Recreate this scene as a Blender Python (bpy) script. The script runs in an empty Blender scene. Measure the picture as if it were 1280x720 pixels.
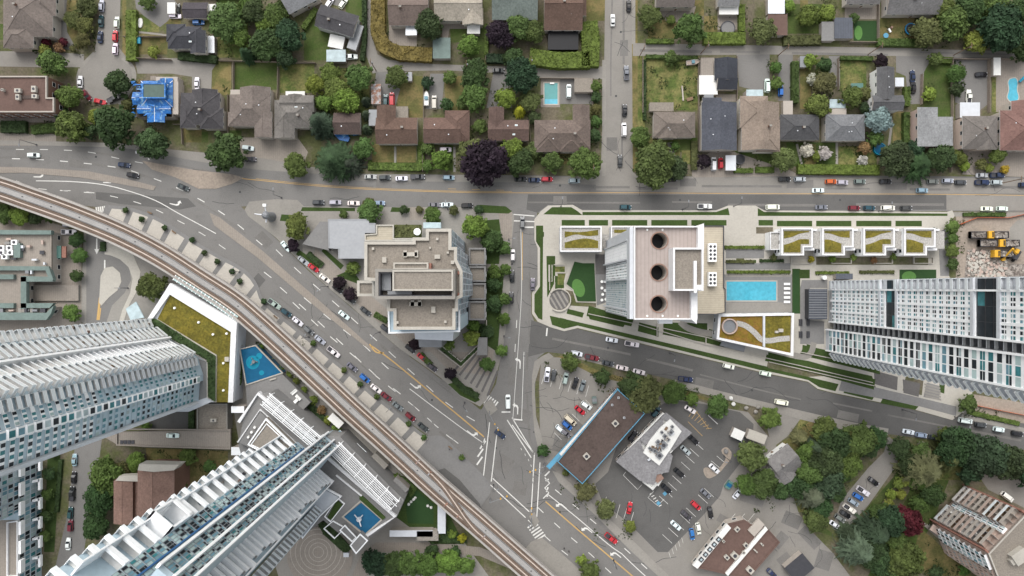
import bpy, bmesh, math, random
from mathutils import Vector, Matrix
from mathutils.geometry import tessellate_polygon
from math import sin, cos, pi, radians, hypot, atan2
SC = bpy.context.scene
COL = SC.collection
S = 0.3      # metres per photo pixel on the ground
H = 256.0    # flying height of the camera
R = random.Random(7)

def P(px, py, h=0.0):
    k = S*(H-h)/H
    return Vector(((px-640)*k, (360-py)*k, h))
def PP(pts, h=0.0): return [P(x, y, h) for x, y in pts]
def rect(x0, y0, x1, y1): return [(x0, y0), (x1, y0), (x1, y1), (x0, y1)]
def area2(p):
    return sum(p[i][0]*p[(i+1) % len(p)][1]-p[(i+1) % len(p)][0]*p[i][1] for i in range(len(p)))
def ccw(p):
    p = [Vector((a[0], a[1])) for a in p]
    return p if area2(p) > 0 else p[::-1]
def inset(p, d):
    """offset a ccw polygon inwards by d metres (mitred)"""
    n = len(p); out = []
    for i in range(n):
        a, b, c = p[i-1], p[i], p[(i+1) % n]
        e1 = (b-a).normalized(); e2 = (c-b).normalized()
        n1 = Vector((-e1.y, e1.x)); n2 = Vector((-e2.y, e2.x))
        m = n1+n2
        l = m.length
        if l < 1e-4: out.append(b+n1*d); continue
        m /= l
        out.append(b+m*(d/max(.35, m.dot(n1))))
    return out
def smooth(pts, n=6, closed=False):
    pts = [Vector(p) for p in pts]; out = []; N = len(pts)
    for i in range(N if closed else N-1):
        if closed: a, b, c, d = pts[i-1], pts[i], pts[(i+1) % N], pts[(i+2) % N]
        else: a, b, c, d = pts[max(i-1, 0)], pts[i], pts[i+1], pts[min(i+2, N-1)]
        for k in range(n):
            t = k/n
            out.append(.5*((2*b)+(c-a)*t+(2*a-5*b+4*c-d)*t*t+(3*b-a-3*c+d)*t**3))
    if not closed: out.append(pts[-1])
    return out
def resample(pts, step):
    pts = [Vector(p) for p in pts]; out = [pts[0].copy()]; acc = 0
    for a, b in zip(pts, pts[1:]):
        L = (b-a).length
        if L < 1e-9: continue
        d = step-acc
        while d <= L:
            out.append(a+(b-a)*(d/L)); d += step
        acc = (acc+L) % step
    return out
def offset_line(pts, d):
    out = []
    for i, p in enumerate(pts):
        a = pts[max(i-1, 0)]; b = pts[min(i+1, len(pts)-1)]
        t = (b-a).normalized()
        out.append(Vector((p[0]-t[1]*d, p[1]+t[0]*d)))
    return out

class MB:
    """collects faces; build() links them as ONE mesh object"""
    def __init__(s): s.v = []; s.f = []; s.m = []; s.cur = 0
    def mat(s, i): s.cur = i; return s
    def face(s, pts, m=None):
        b = len(s.v); s.v += [tuple(p) for p in pts]
        s.f.append(tuple(range(b, b+len(pts)))); s.m.append(s.cur if m is None else m); return s
    def sheet(s, pts, z, m=None):
        p = ccw(pts); tri = tessellate_polygon([[Vector((a.x, a.y, 0)) for a in p]])
        b = len(s.v); s.v += [(a.x, a.y, z) for a in p]
        for t in tri:
            q = [p[i] for i in t]
            s.f.append(tuple(b+i for i in (t if area2(q) > 0 else t[::-1]))); s.m.append(s.cur if m is None else m)
        return s
    def holed(s, outer, holes, z, m=None):
        loops = [ccw(outer)]+[ccw(h) for h in holes]
        allp = [a for l in loops for a in l]
        tri = tessellate_polygon([[Vector((a.x, a.y, 0)) for a in l] for l in loops])
        b = len(s.v); s.v += [(a.x, a.y, z) for a in allp]
        for t in tri:
            q = [allp[i] for i in t]
            s.f.append(tuple(b+i for i in (t if area2(q) > 0 else t[::-1]))); s.m.append(s.cur if m is None else m)
        return s
    def walls(s, pts, z0, z1, m=None, flip=False):
        p = ccw(pts); n = len(p)
        for i in range(n):
            a, b = p[i], p[(i+1) % n]
            q = [(a.x, a.y, z0), (b.x, b.y, z0), (b.x, b.y, z1), (a.x, a.y, z1)]
            s.face(q[::-1] if flip else q, m)
        return s
    def prism(s, pts, z0, z1, m=None, top=None, bottom=False):
        s.walls(pts, z0, z1, m); s.sheet(pts, z1, m if top is None else top)
        if bottom:
            p = ccw(pts); k = len(s.f); s.sheet(p, z0, m)
            for i in range(k, len(s.f)): s.f[i] = s.f[i][::-1]
        return s
    def ring(s, pts, w, z0, z1, m=None):
        o = ccw(pts); i = inset(o, w); n = len(o)
        s.walls(o, z0, z1, m); s.walls(i, z0, z1, m, flip=True)
        for k in range(n):
            a, b, c, d = o[k], o[(k+1) % n], i[(k+1) % n], i[k]
            s.face([(a.x, a.y, z1), (b.x, b.y, z1), (c.x, c.y, z1), (d.x, d.y, z1)], m)
        return s
    def box(s, c, sx, sy, z0, z1, rot=0, m=None):
        cr, sr = cos(rot), sin(rot)
        p = [Vector((c[0]+x*cr-y*sr, c[1]+x*sr+y*cr)) for x, y in ((-sx/2, -sy/2), (sx/2, -sy/2), (sx/2, sy/2), (-sx/2, sy/2))]
        return s.prism(p, z0, z1, m, bottom=True)
    def cyl(s, c, r, z0, z1, n=16, r2=None, m=None, top=True):
        r2 = r if r2 is None else r2; q = []
        for i in range(n):
            a, b = 2*pi*i/n, 2*pi*(i+1)/n
            s.face([(c[0]+r*cos(a), c[1]+r*sin(a), z0), (c[0]+r*cos(b), c[1]+r*sin(b), z0),
                    (c[0]+r2*cos(b), c[1]+r2*sin(b), z1), (c[0]+r2*cos(a), c[1]+r2*sin(a), z1)], m)
            q.append((c[0]+r2*cos(a), c[1]+r2*sin(a), z1))
        if top: s.face(q, m)
        return s
    def tube(s, p, q, r, n=6, m=None, r2=None):
        p = Vector(p); q = Vector(q); r2 = r if r2 is None else r2
        d = (q-p).normalized(); a = d.orthogonal().normalized(); b = d.cross(a)
        A = [p+(a*cos(2*pi*i/n)+b*sin(2*pi*i/n))*r for i in range(n)]
        B = [q+(a*cos(2*pi*i/n)+b*sin(2*pi*i/n))*r2 for i in range(n)]
        for i in range(n):
            j = (i+1) % n; s.face([A[i], A[j], B[j], B[i]], m)
        s.face(B, m); s.face(A[::-1], m); return s
    def ribbon(s, pts, w, z, m=None):
        l = offset_line(pts, w/2); r = offset_line(pts, -w/2)
        for i in range(len(pts)-1):
            s.face([(r[i].x, r[i].y, z), (r[i+1].x, r[i+1].y, z), (l[i+1].x, l[i+1].y, z), (l[i].x, l[i].y, z)], m)
        return s
    def strip(s, A, B, zt, z0=None, m=None):
        """surface between two equal-length lines (A is the left-hand one) at zt, with side walls down to z0"""
        for i in range(len(A)-1):
            a, b, c, d = A[i], A[i+1], B[i+1], B[i]
            s.face([(d[0], d[1], zt), (c[0], c[1], zt), (b[0], b[1], zt), (a[0], a[1], zt)], m)
            if z0 is not None:
                s.face([(a[0], a[1], zt), (b[0], b[1], zt), (b[0], b[1], z0), (a[0], a[1], z0)], m)
                s.face([(d[0], d[1], z0), (c[0], c[1], z0), (c[0], c[1], zt), (d[0], d[1], zt)], m)
        return s
    def build(s, name, mats, parent=None, color=None, loc=None, shade=False):
        if not s.f: return None
        mats = mats if isinstance(mats, (list, tuple)) else [mats]
        root = parent
        while root is not None and root.parent is not None: root = root.parent
        if loc is None: loc = root.location if root is not None else Vector((0, 0, 0))
        me = bpy.data.meshes.new(name)
        ox, oy, oz = loc
        me.from_pydata([(x-ox, y-oy, z-oz) for x, y, z in s.v], [], s.f)
        for m in mats: me.materials.append(M(m))
        me.polygons.foreach_set('material_index', [min(i, len(mats)-1) for i in s.m])
        if shade: me.polygons.foreach_set('use_smooth', [True]*len(s.f))
        o = bpy.data.objects.new(name, me); COL.objects.link(o)
        if parent is not None: o.parent = parent
        else: o.location = loc
        if color: o.color = (*color, 1)
        return o

LABELS = {}
def tag(o, label=None, cat=None, group=None, kind=None):
    if label: o['label'] = label; LABELS.setdefault(label, []).append(o.name)
    if cat: o['category'] = cat
    if group: o['group'] = group
    if kind: o['kind'] = kind
    return o
def thing(name, label, cat, loc=(0, 0, 0), rz=0, group=None):
    o = bpy.data.objects.new(name, None); COL.objects.link(o)
    o.location = loc; o.rotation_euler = (0, 0, rz); o.empty_display_size = .5
    return tag(o, label, cat, group)
class Proto:
    """a thing and its parts, kept as a recipe: the first placing and every copy share mesh data"""
    def __init__(s, name, cat, parts): s.name, s.cat, s.parts = name, cat, parts   # parts: (name, mesh, coloured?, [subparts])
    def place(s, label, loc, rz=0, group=None, color=None, scale=None, colors=None):
        t = thing(s.name, label, s.cat, loc, rz, group)
        if scale: t.scale = scale
        for n, me, colr, subs in s.parts:
            o = bpy.data.objects.new(n, me); COL.objects.link(o); o.parent = t
            c = (colors or {}).get(n) or (color if colr else None)
            if c: o.color = (*c, 1)
            for n2, me2 in subs:
                q = bpy.data.objects.new(n2, me2); COL.objects.link(q); q.parent = o
        return t
def mesh_of(mb, name, mats, shade=False):
    o = mb.build(name, mats, shade=shade); me = o.data
    bpy.data.objects.remove(o); return me

# ------------------------------------------------------------------ materials
MATS = {}
KEEP = 'white_paint road_white panel_ balcony_grey frosted metal_light render_white glass pool_ car_ lamp_ tyre black_cover concrete_light turf machine leaf shingle painted skin sign_blue'.split()
def M(k):
    return MATS[k] if isinstance(k, str) else k
def mk(name, col, var=.12, fine=3.0, coarse=.12, cvar=.1, rough=.85, col2=None, objcol=False, metal=0, bump=0, wave=None, spec=.3, stain=0, rand=0, thr=None, tr=0):
    m = bpy.data.materials.new(name); m.use_nodes = True; MATS[name] = m
    if not any(name.startswith(k) for k in KEEP):
        col = [c*.75 for c in col]; col2 = [c*.75 for c in col2] if col2 else None
    if name.startswith('glass'): spec, rough = .14, .25
    nt = m.node_tree; N = nt.nodes; L = nt.links
    b = N['Principled BSDF']; b.inputs['Roughness'].default_value = rough; b.inputs['Metallic'].default_value = metal
    b.inputs['Specular IOR Level'].default_value = spec
    if tr: b.inputs['Transmission Weight'].default_value = tr
    geo = N.new('ShaderNodeTexCoord')
    pos = geo.outputs['Object']
    if objcol:
        oi = N.new('ShaderNodeObjectInfo'); base = oi.outputs['Color']
        va = N.new('ShaderNodeVectorMath'); va.operation = 'ADD'
        cv = N.new('ShaderNodeCombineXYZ')
        mu = N.new('ShaderNodeMath'); mu.operation = 'MULTIPLY'; mu.inputs[1].default_value = 91.0
        L.new(oi.outputs['Random'], mu.inputs[0]); L.new(mu.outputs[0], cv.inputs[0]); L.new(mu.outputs[0], cv.inputs[1])
        L.new(pos, va.inputs[0]); L.new(cv.outputs[0], va.inputs[1]); pos = va.outputs[0]
    else:
        rgb = N.new('ShaderNodeRGB'); rgb.outputs[0].default_value = (*col, 1); base = rgb.outputs[0]
    def noise(scale, detail=4, ro=.6):
        n = N.new('ShaderNodeTexNoise'); n.inputs['Scale'].default_value = scale; n.inputs['Detail'].default_value = detail
        n.inputs['Roughness'].default_value = ro
        L.new(pos, n.inputs['Vector']); return n.outputs['Fac']
    def rng(fac, lo, hi, a=.3, z=.7):
        r = N.new('ShaderNodeMapRange'); r.inputs[1].default_value = a; r.inputs[2].default_value = z
        r.inputs[3].default_value = lo; r.inputs[4].default_value = hi; L.new(fac, r.inputs[0]); return r.outputs[0]
    if col2 is not None:
        mx = N.new('ShaderNodeMix'); mx.data_type = 'RGBA'
        t = thr or (.42, .58)
        L.new(rng(noise(coarse*2.3, 6, .65), 0, 1, *t), mx.inputs[0])
        L.new(base, mx.inputs[6]); mx.inputs[7].default_value = (*col2, 1); base = mx.outputs[2]
    def mul(base, fac):
        v = N.new('ShaderNodeVectorMath'); v.operation = 'SCALE'; L.new(base, v.inputs[0]); L.new(fac, v.inputs['Scale']); return v.outputs[0]
    if var: base = mul(base, rng(noise(fine), 1-var, 1+var))
    if cvar: base = mul(base, rng(noise(coarse, 5), 1-cvar, 1+cvar))
    if stain: base = mul(base, rng(noise(coarse*5, 7, .75), 1, 1-stain, .52, .72))
    if wave:
        w = N.new('ShaderNodeTexWave'); w.inputs['Scale'].default_value = wave[0]; w.bands_direction = wave[1]
        w.inputs['Distortion'].default_value = wave[3] if len(wave) > 3 else 0
        L.new(pos, w.inputs['Vector']); base = mul(base, rng(w.outputs['Fac'], 1-wave[2], 1+wave[2]*.4, .0, .35))
    if rand:
        oi2 = N.new('ShaderNodeObjectInfo'); base = mul(base, rng(oi2.outputs['Random'], 1-rand, 1+rand, 0, 1))
    L.new(base, b.inputs['Base Color'])
    if bump:
        bp = N.new('ShaderNodeBump'); bp.inputs['Strength'].default_value = bump; bp.inputs['Distance'].default_value = .15
        L.new(noise(fine, 5), bp.inputs['Height']); L.new(bp.outputs[0], b.inputs['Normal'])
    return m

mk('soil', (.175,.15,.105), .25, 1.2, .05, .2, col2=(.11, .12, .045), stain=.3)
mk('asphalt', (.225,.217,.207), .10, 2.5, .04, .10, rough=.9, stain=.16)
mk('asphalt_dark', (.142,.138,.133), .10, 2.5, .05, .12, rough=.9, stain=.15)
mk('asphalt_black', (.055, .056, .062), .15, 2.5, .05, .12, rough=.85)
mk('asphalt_pale', (.295,.277,.252), .08, 2.0, .05, .10, rough=.9, stain=.14)
mk('concrete', (.33,.31,.28), .08, 1.6, .07, .08, rough=.85, stain=.12)
mk('concrete_light', (.41,.385,.34), .07, 1.6, .07, .08, rough=.85, stain=.10)
mk('concrete_grey', (.255,.25,.245), .08, 1.6, .07, .08, rough=.85, stain=.12)
mk('paver_beige', (.335,.295,.255), .10, 1.6, .07, .08, rough=.85, wave=(.45, 'X', .08), stain=.12)
mk('paver_dark', (.16, .15, .145), .10, 1.6, .07, .08, rough=.85)
mk('gravel', (.34, .31, .275), .28, 1.8, .08, .12, rough=.95, stain=.2)
mk('gravel_roof', (.30, .265, .225), .22, 2.2, .08, .08, rough=.95, stain=.12)
mk('gravel_white', (.47, .45, .42), .35, 2.2, .1, .1, rough=.95)
mk('rubble', (.40, .36, .32), .6, 1.4, .2, .25, rough=.95, col2=(.19, .16, .14), stain=.4)
mk('dirt', (.38,.32,.265), .16, 1.2, .07, .14, rough=.95, stain=.2)
mk('lawn_green', (.065, .105, .022), .22, 1.6, .09, .2, rough=.95, col2=(.09, .115, .035))
mk('lawn_dark', (.050,.085,.020), .25, 1.8, .09, .18, rough=.95)
mk('lawn_dry', (.225, .180, .075), .2, 1.4, .08, .18, rough=.95, col2=(.125, .125, .042))
mk('lawn_wild', (.09, .125, .03), .35, 1.2, .09, .25, rough=.95, col2=(.20, .19, .07))
mk('turf', (.024,.058,.018), .08, 1.6, .1, .06, rough=.95)
mk('turf_light', (.085, .19, .05), .08, 1.6, .1, .06, rough=.95)
mk('sedum', (.205,.168,.026), .35, 1.3, .16, .2, rough=.95, col2=(.14, .125, .022), thr=(.4, .62))
mk('sedum_orange', (.27, .15, .035), .3, 1.4, .16, .2, rough=.95, col2=(.21, .15, .02))
mk('white_paint', (.82, .82, .80), .05, 1.2, .1, .05, rough=.5)
mk('road_white', (.62,.61,.58), .12, 3, .15, .08, rough=.7)
mk('road_yellow', (.62, .40, .15), .12, 3, .15, .1, rough=.7)
mk('panel_white', (.86, .87, .88), .04, .8, .1, .04, rough=.45)
mk('panel_grey', (.52, .54, .57), .05, .8, .1, .06, rough=.5)
mk('panel_blue_grey', (.42,.52,.58), .06, .8, .1, .06, rough=.45)
mk('balcony_grey', (.60, .585, .565), .12, .7, .1, .10, rough=.7)
mk('frosted', (.66, .70, .72), .05, .9, .1, .05, rough=.2, spec=.5)
mk('metal_grey', (.29,.30,.315), .06, .9, .1, .06, rough=.4, metal=.3, wave=(.9, 'X', .10))
mk('metal_light', (.60, .62, .65), .05, .9, .1, .05, rough=.4, metal=.3)
mk('metal_dark', (.09, .09, .10), .1, .9, .1, .06, rough=.45, metal=.4)
mk('slate_panel', (.10, .11, .135), .12, .8, .1, .08, rough=.5, wave=(.5, 'X', .2))
mk('glass_dark', (.022, .028, .034), .2, .5, .2, .2, rough=.08, spec=.6)
mk('glass_teal', (.05,.19,.21), .25, .5, .2, .2, rough=.08, spec=.6)
mk('glass_blue', (.15,.28,.34), .2, .5, .2, .2, rough=.08, spec=.6)
mk('glass_pale', (.40,.48,.50), .15, .5, .2, .15, rough=.1, spec=.6)
mk('glass_green', (.38,.49,.49), .15, .5, .2, .15, rough=.1, spec=.6)
mk('blue_fin', (.05, .16, .36), .05, .5, .2, .1, rough=.4)
mk('brick', (.23, .13, .095), .14, 1.6, .1, .1, rough=.9, stain=.12)
mk('brick_red', (.34,.17,.13), .14, 1.6, .1, .1, rough=.9)
mk('stucco', (.50, .45, .40), .05, 1.5, .1, .06, rough=.9)
mk('stucco_pink', (.55,.43,.37), .05, 1.5, .1, .06, rough=.9)
mk('render_white', (.66,.655,.63), .05, 1.5, .1, .06, rough=.8)
mk('shingle', (1, 1, 1), .22, 1.5, .16, .16, rough=.9, objcol=True, stain=.30)
mk('painted', (1, 1, 1), .05, 1.0, .1, .05, rough=.7, objcol=True)
mk('tar_roof', (.115, .085, .075), .16, 1.2, .09, .18, rough=.9, stain=.35)
mk('tar_brown', (.165, .105, .088), .10, 1.2, .09, .12, rough=.9, stain=.2)
mk('roof_tan', (.44,.375,.345), .06, 1.0, .08, .05, rough=.85, wave=(.28, 'X', .10))
mk('roof_tile', (.52, .46, .36), .08, 1.0, .08, .05, rough=.85, wave=(.4, 'Y', .10))
mk('green_metal', (.13, .26, .23), .08, .9, .1, .08, rough=.5)
mk('pool_water', (.075,.37,.49), .14, .7, .1, .06, rough=.06, spec=.5)  # uneven tone in the colour stands in for caustic light on the water
mk('pool_teal', (.05,.25,.25), .06, .8, .1, .08, rough=.06, spec=.5)
mk('pool_blue', (.012,.10,.20), .08, .8, .15, .1, rough=.25)
mk('pool_cyan', (.015,.22,.33), .05, .8, .1, .06, rough=.2)
mk('rail_bed', (.20,.155,.125), .25, 2.0, .2, .12, rough=.9)
mk('rail_steel', (.27,.195,.15), .12, 2.0, .2, .1, rough=.5, metal=.3)
mk('reaction_rail', (.66,.55,.47), .06, 1.0, .2, .06, rough=.35)
mk('guide_concrete', (.46,.43,.40), .08, 1.2, .08, .08, rough=.85, stain=.15)
mk('guide_walk', (.40, .385, .37), .12, 2.0, .1, .08, rough=.85)
mk('tarp', (.03, .17, .50), .2, 1.2, .3, .3, col2=(.20, .40, .62), thr=(.55, .6), rough=.35, stain=.2)
mk('tarp_green', (.09,.14,.12), .1, 1.2, .25, .15, rough=.5)
mk('black_cover', (.008, .008, .010), .1, 1.2, .25, .1, rough=.5)
mk('rust', (.33, .17, .11), .3, 1.2, .4, .3, rough=.9, col2=(.42, .42, .43))
mk('wood', (.24, .16, .10), .15, 1.6, .2, .15, rough=.85)
mk('bark', (.10, .075, .055), .2, 3, .2, .1, rough=.95)
mk('tyre', (.015, .015, .016), .1, 4, .2, .1, rough=.8)
mk('car_paint', (1, 1, 1), 0, 1, .2, .0, rough=.25, objcol=True, spec=.5)
mk('car_glass', (.015, .018, .022), 0, 1, .2, 0, rough=.05, spec=.6)
mk('lamp_clear', (.75, .76, .78), 0, 1, .2, 0, rough=.15)
mk('lamp_red', (.35, .01, .01), 0, 1, .2, 0, rough=.2)
mk('machine_yellow', (.60,.33,.03), .1, 1.2, .3, .1, rough=.5)
mk('leaf', (1, 1, 1), .42, 2.2, .9, .32, rough=.75, objcol=True, rand=.12, spec=.2)
mk('leaf_fine', (1, 1, 1), .40, 1.1, .32, .30, rough=.75, objcol=True, rand=.10, spec=.2)
mk('orange_net', (.65, .16, .06), .3, 2, .3, .2, rough=.8)
mk('sign_blue', (.10,.29,.43), .08, 1, .2, .05, rough=.5)
mk('terracotta', (.33,.21,.165), .1, 1, .2, .1, rough=.8)
mk('skin', (.45, .28, .2), 0, 1, .2, 0, rough=.6)

mk('metal_roof', (.42, .43, .45), .06, .9, .1, .06, rough=.6, wave=(.9, 'X', .08))
mk('asphalt_worn', (.215,.205,.193), .12, 2.5, .06, .14, rough=.9, stain=.2)
mk('tar_seam', (.07, .07, .072), .1, 3, .2, .1, rough=.7)
mk('green_faded', (.185,.245,.225), .12, .9, .1, .12, rough=.7, stain=.2)
mk('fence_wood', (.30, .25, .205), .15, 1.6, .2, .15, rough=.85)
mk('slab_pale', (.60, .56, .50), .08, 1.6, .07, .08, rough=.85, stain=.12)
mk('panel_rim', (.66, .66, .665), .07, .9, .12, .07, rough=.6, stain=.10)
SUN_AZ = -16; EXPOSURE = 0.62
# ------------------------------------------------------------------ ground, roads, lawns (setting)
Z = {'n': 0}
def ground(name, mat, polys, z, label, h=None, closed_smooth=False):
    b = MB()
    for i, p in enumerate(polys):
        q = PP(p)
        if h: b.prism(q, 0, h+i*.0008)
        else: b.sheet(q, z+i*.0002)
    o = b.build(name, mat); return tag(o, label, name.replace('_', ' ').split(' ')[-1], kind='structure')
b = MB(); b.sheet([Vector((-900, -900)), Vector((900, -900)), Vector((900, 900)), Vector((-900, 900))], -.02)
tag(b.build('ground', 'soil'), 'bare soil and dry yards under the whole neighbourhood', 'ground', kind='structure')

# --- lawns of the yards
G = [(292,77,346,112),(286,163,302,181),(252,165,260,178),(380,25,412,75),(432,-8,456,28),(563,35,584,53),(588,33,607,72),
     (460,200,525,214),(521,177,531,213),(985,5,1027,42),(983,178,1045,208),(1155,77,1192,147),(848,172,872,190),(0,30,5,50),(919,188,942,212),
     (556,178,566,213),(272,0,312,14),(940,190,968,212)]
D = [(84,0,101,20),(84,33,101,62),(153,0,158,72),(173,42,209,68),(265,75,289,119),(228,155,252,178),(497,95,530,147),(556,95,582,142),(465,180,494,203),
     (496,183,520,203),(733,-8,757,26),(810,25,845,48),(790,-8,797,215),(880,20,897,40),(1100,22,1146,48),(1000,84,1014,136),(1116,140,1141,205),(1000,0,1010,10),
     (200,12,226,30),(1005,180,1020,206),(690,183,720,205),(845,0,880,20)]
W = [(805,70,874,138),(797,70,806,216),(172,18,199,40),(272,10,310,72),(320,28,352,72),(350,80,393,116),(1050,72,1083,113),(806,172,822,220),(1048,183,1096,208),
     (408,85,462,150),(1020,74,1036,100),(1240,96,1248,140),(852,188,868,205),(820,174,850,195),(640,182,672,200)]
ground('lawn', 'lawn_green', [rect(*r) for r in G]+[[(1156,572),(1190,590),(1165,655),(1125,720),(1085,720),(1120,650)],
       [(1000,635),(1042,668),(1044,672),(1010,660)], [(1080,640),(1122,590),(1128,596),(1092,642)], [(835,480),(872,490),(872,505),(838,495)],
       [(832,508),(858,512),(862,524),(840,518)]], .004, 'short green lawns of the houses and of the park corner')
ground('dry_lawn', 'lawn_dry', [rect(*r) for r in D]+[[(463,0),(484,0),(484,55),(540,60),(540,78),(490,74),(470,62),(462,30)],
       [(182,560),(285,564),(285,600),(240,620),(226,600),(186,590)], [(1150,660),(1165,672),(1215,720),(1160,720),(1140,700)],
       [(680,450),(705,444),(745,462),(800,478),(795,492),(745,492),(690,466)], [(840,484),(895,500),(900,505),(850,492)],
       [(0,166),(30,166),(30,174),(0,174)], [(968,560),(990,545),(1020,520),(1025,545),(1000,575),(975,590)],
       [(945,600),(960,590),(975,610),(985,660),(968,650)]], .006, 'dry yellowed lawns and verges of the yards')
ground('rough_lawn', 'lawn_wild', [rect(*r) for r in W]+[[(1000,520),(1060,535),(1100,545),(1092,560),(1040,590),(1010,640),(985,640),(980,600)],
       [(1110,545),(1160,560),(1280,590),(1280,620),(1220,600),(1165,600),(1122,585)]], .008, 'rough weedy grass of the empty yards')

# --- roads
N_ART = [(-90,182),(0,180),(90,182),(150,184),(205,192),(255,201),(320,211),(420,217),(640,219),(800,221),(1000,219),(1380,222),(1380,266),(1190,264),
         (960,265),(668,266),(640,270),(380,260),(330,256),(250,262),(150,262),(60,252),(-90,240)]
DIAG = [(200,190),(250,212),(292,250),(345,298),(385,338),(440,385),(500,437),(557,478),(600,512),(640,500),(672,545),(700,592),(760,650),(850,730),(960,830),
        (860,830),(745,730),(700,690),(675,674),(660,700),(630,690),(585,640),(612,606),(540,548),(440,478),(372,420),(300,350),(240,306),(180,275),(130,258),(60,250),(60,200)]
NS = [(636,262),(672,262),(668,300),(672,310),(672,358),(664,366),(664,392),(668,402),(690,411),(720,430),(682,440),(672,448),(669,480),(668,520),(690,590),(612,604),(600,515),(620,480),(634,400),(640,300)]
EAST = [(664,400),(690,409),(722,411),(842,440),(960,468),(1010,478),(1022,487),(1042,492),(1140,512),(1190,525),(1202,517),(1380,545),(1380,578),(1280,562),(1180,552),(1100,541),
        (1010,518),(960,505),(860,479),(812,468),(720,444),(684,440),(660,446)]
ground('road', 'asphalt', [N_ART], .010, 'wide grey arterial road across the town')
ground('diagonal_road', 'asphalt', [DIAG], .014, 'broad multi-lane road running diagonally beside the elevated railway')
ground('cross_street', 'asphalt', [NS], .018, 'narrow grey street down to the big junction')
ground('side_street', 'asphalt_dark', [EAST], .022, 'dark asphalt street sloping past the glass tower')
ground('residential_street', 'asphalt_pale', [[(757,-60),(790,-60),(790,60),(791,215),(800,222),(740,222),(751,212),(755,100)],
       [(127,-60),(152,-60),(149,60),(165,80),(168,98),(160,118),(146,130),(124,132),(104,122),(96,105),(100,84),(118,66),(124,30)]], .012, 'pale grey residential streets between the houses')
ground('alley', 'asphalt_pale', [[(791,54),(960,57),(1120,60),(1330,66),(1330,74),(1120,70),(960,68),(870,69),(791,70)],
       [(456,-20),(464,-20),(463,40),(472,68),(486,75),(540,80),(660,84),(756,83),(756,99),(660,97),(640,92),(560,88),(500,89),(474,90),(466,92),(458,70)],
       [(-60,64),(55,64),(105,68),(105,84),(50,84),(-60,82)], [(168,72),(225,73),(273,76),(265,88),(264,112),(240,112),(240,96),(215,92),(172,92)]], .016, 'narrow service alleys behind the houses')
ground('frontage_lane', 'asphalt_pale', [[(150,184),(205,186),(330,198),(420,214),(420,219),(320,212),(255,203),(200,193)]], .020, 'pale lane in front of the western houses')
ground('road_resurfaced', 'asphalt_dark', [[(660,243),(1183,244),(1183,262),(960,263),(727,262),(685,256),(672,266),(658,262)],
       [(120,240),(235,248),(245,258),(225,262),(150,255),(120,249)],[(313,352),(323,341),(332,350),(322,362)],
       [(241,211),(283,215),(286,225),(260,226),(258,236),(250,236),(250,225),(242,223)]], .024, 'darker resurfaced patches of the arterial road')
ground('road_shoulder', 'asphalt_pale', [[(745,221),(1380,223),(1380,242),(960,242),(745,238)],[(440,218),(640,219),(745,222),(745,231),(640,228),(440,226)],[(1183,243),(1380,245),(1380,263),(1183,263)]], .028, 'pale parking shoulder of the arterial road')
ground('driveway', 'asphalt', [[(920,60),(962,66),(962,112),(940,112),(924,108)],rect(973,68,991,126),rect(1036,70,1050,108),[(1120,70),(1166,70),(1155,90),(1152,130),(1136,130),(1132,95),(1120,90)],
       [(1192,68),(1238,70),(1238,128),(1222,140),(1194,128)],[(470,90),(486,90),(500,112),(494,133),(466,133)],[(538,92),(556,92),(552,136),(532,136)],[(618,84),(642,84),(640,135),(608,135)],
       [(168,-8),(212,-8),(224,8),(210,26),(200,34),(180,20),(170,10)],[(404,-10),(436,-10),(428,10),(412,4)],[(694,97),(742,97),(742,130),(700,130)],[(62,-10),(84,-10),(82,20),(84,40),(96,62),(70,62),(66,40)]], .012, 'asphalt driveways of the yards')
ground('parking_pad', 'paver_beige', [[(300,172),(372,172),(385,190),(378,210),(340,207),(300,200)],[(486,32),(521,32),(521,58),(486,56)],[(553,28),(584,28),(584,36),(562,36),(560,48),(553,48)],[(865,205),(888,190),(918,190),(990,214),(1000,220),(865,222)],
       [(1203,188),(1300,188),(1300,222),(1203,218)],[(1245,72),(1310,74),(1310,140),(1245,140)],[(1056,0),(1100,0),(1100,24),(1056,24)],[(820,8),(870,8),(866,22),(835,30)],[(897,18),(924,18),(924,37),(897,37)],
       [(676,97),(700,97),(700,134),(676,134)],[(0,166),(70,168),(70,182),(0,182)],[(876,72),(893,72),(893,95),(876,95)],[(895,118),(921,118),(921,127),(895,127)],[(0,145),(75,146),(75,153),(0,153)],[(188,95),(195,95),(195,100),(188,100)]], .014, 'beige paved pads and patios')
# narrow concrete footpaths and sidewalks beside roads
b = MB()
def path(pts, w, z=.030, sm=True): b.ribbon([P(*p) for p in (smooth(pts, 4) if sm else pts)], w, z)
path([(755,75),(755,220)], 1.4); path([(792,-20),(792,55)], 1.3); path([(0,178),(90,180),(150,182),(180,186)], 1.6)
path([(153,72),(164,82),(168,94),(165,108),(158,120),(148,130)], 1.5); path([(100,86),(97,100),(100,118)], 1.2); path([(118,66),(104,80)], 1.2)
path([(494,183),(494,214)], .8, sm=False); path([(568,184),(568,215)], .9, sm=False); path([(173,40),(208,44)], .7, sm=False); path([(1046,178),(1046,206)], .9, sm=False)
path([(996,180),(1002,205)], .9, sm=False); path([(837,178),(846,215)], 1.8); path([(1115,150),(1112,175),(1108,205)], .9)
path([(1190,268),(1300,268)], 1.6, sm=False); path([(1202,520),(1290,540)], 1.7, sm=False)
path([(840,478),(960,508),(1060,531),(1110,540)], 2.6); path([(705,442),(812,470)], 1.0)
tag(b.build('footpath', 'concrete'), 'pale concrete footpaths along the streets', 'path', kind='structure')

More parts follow.
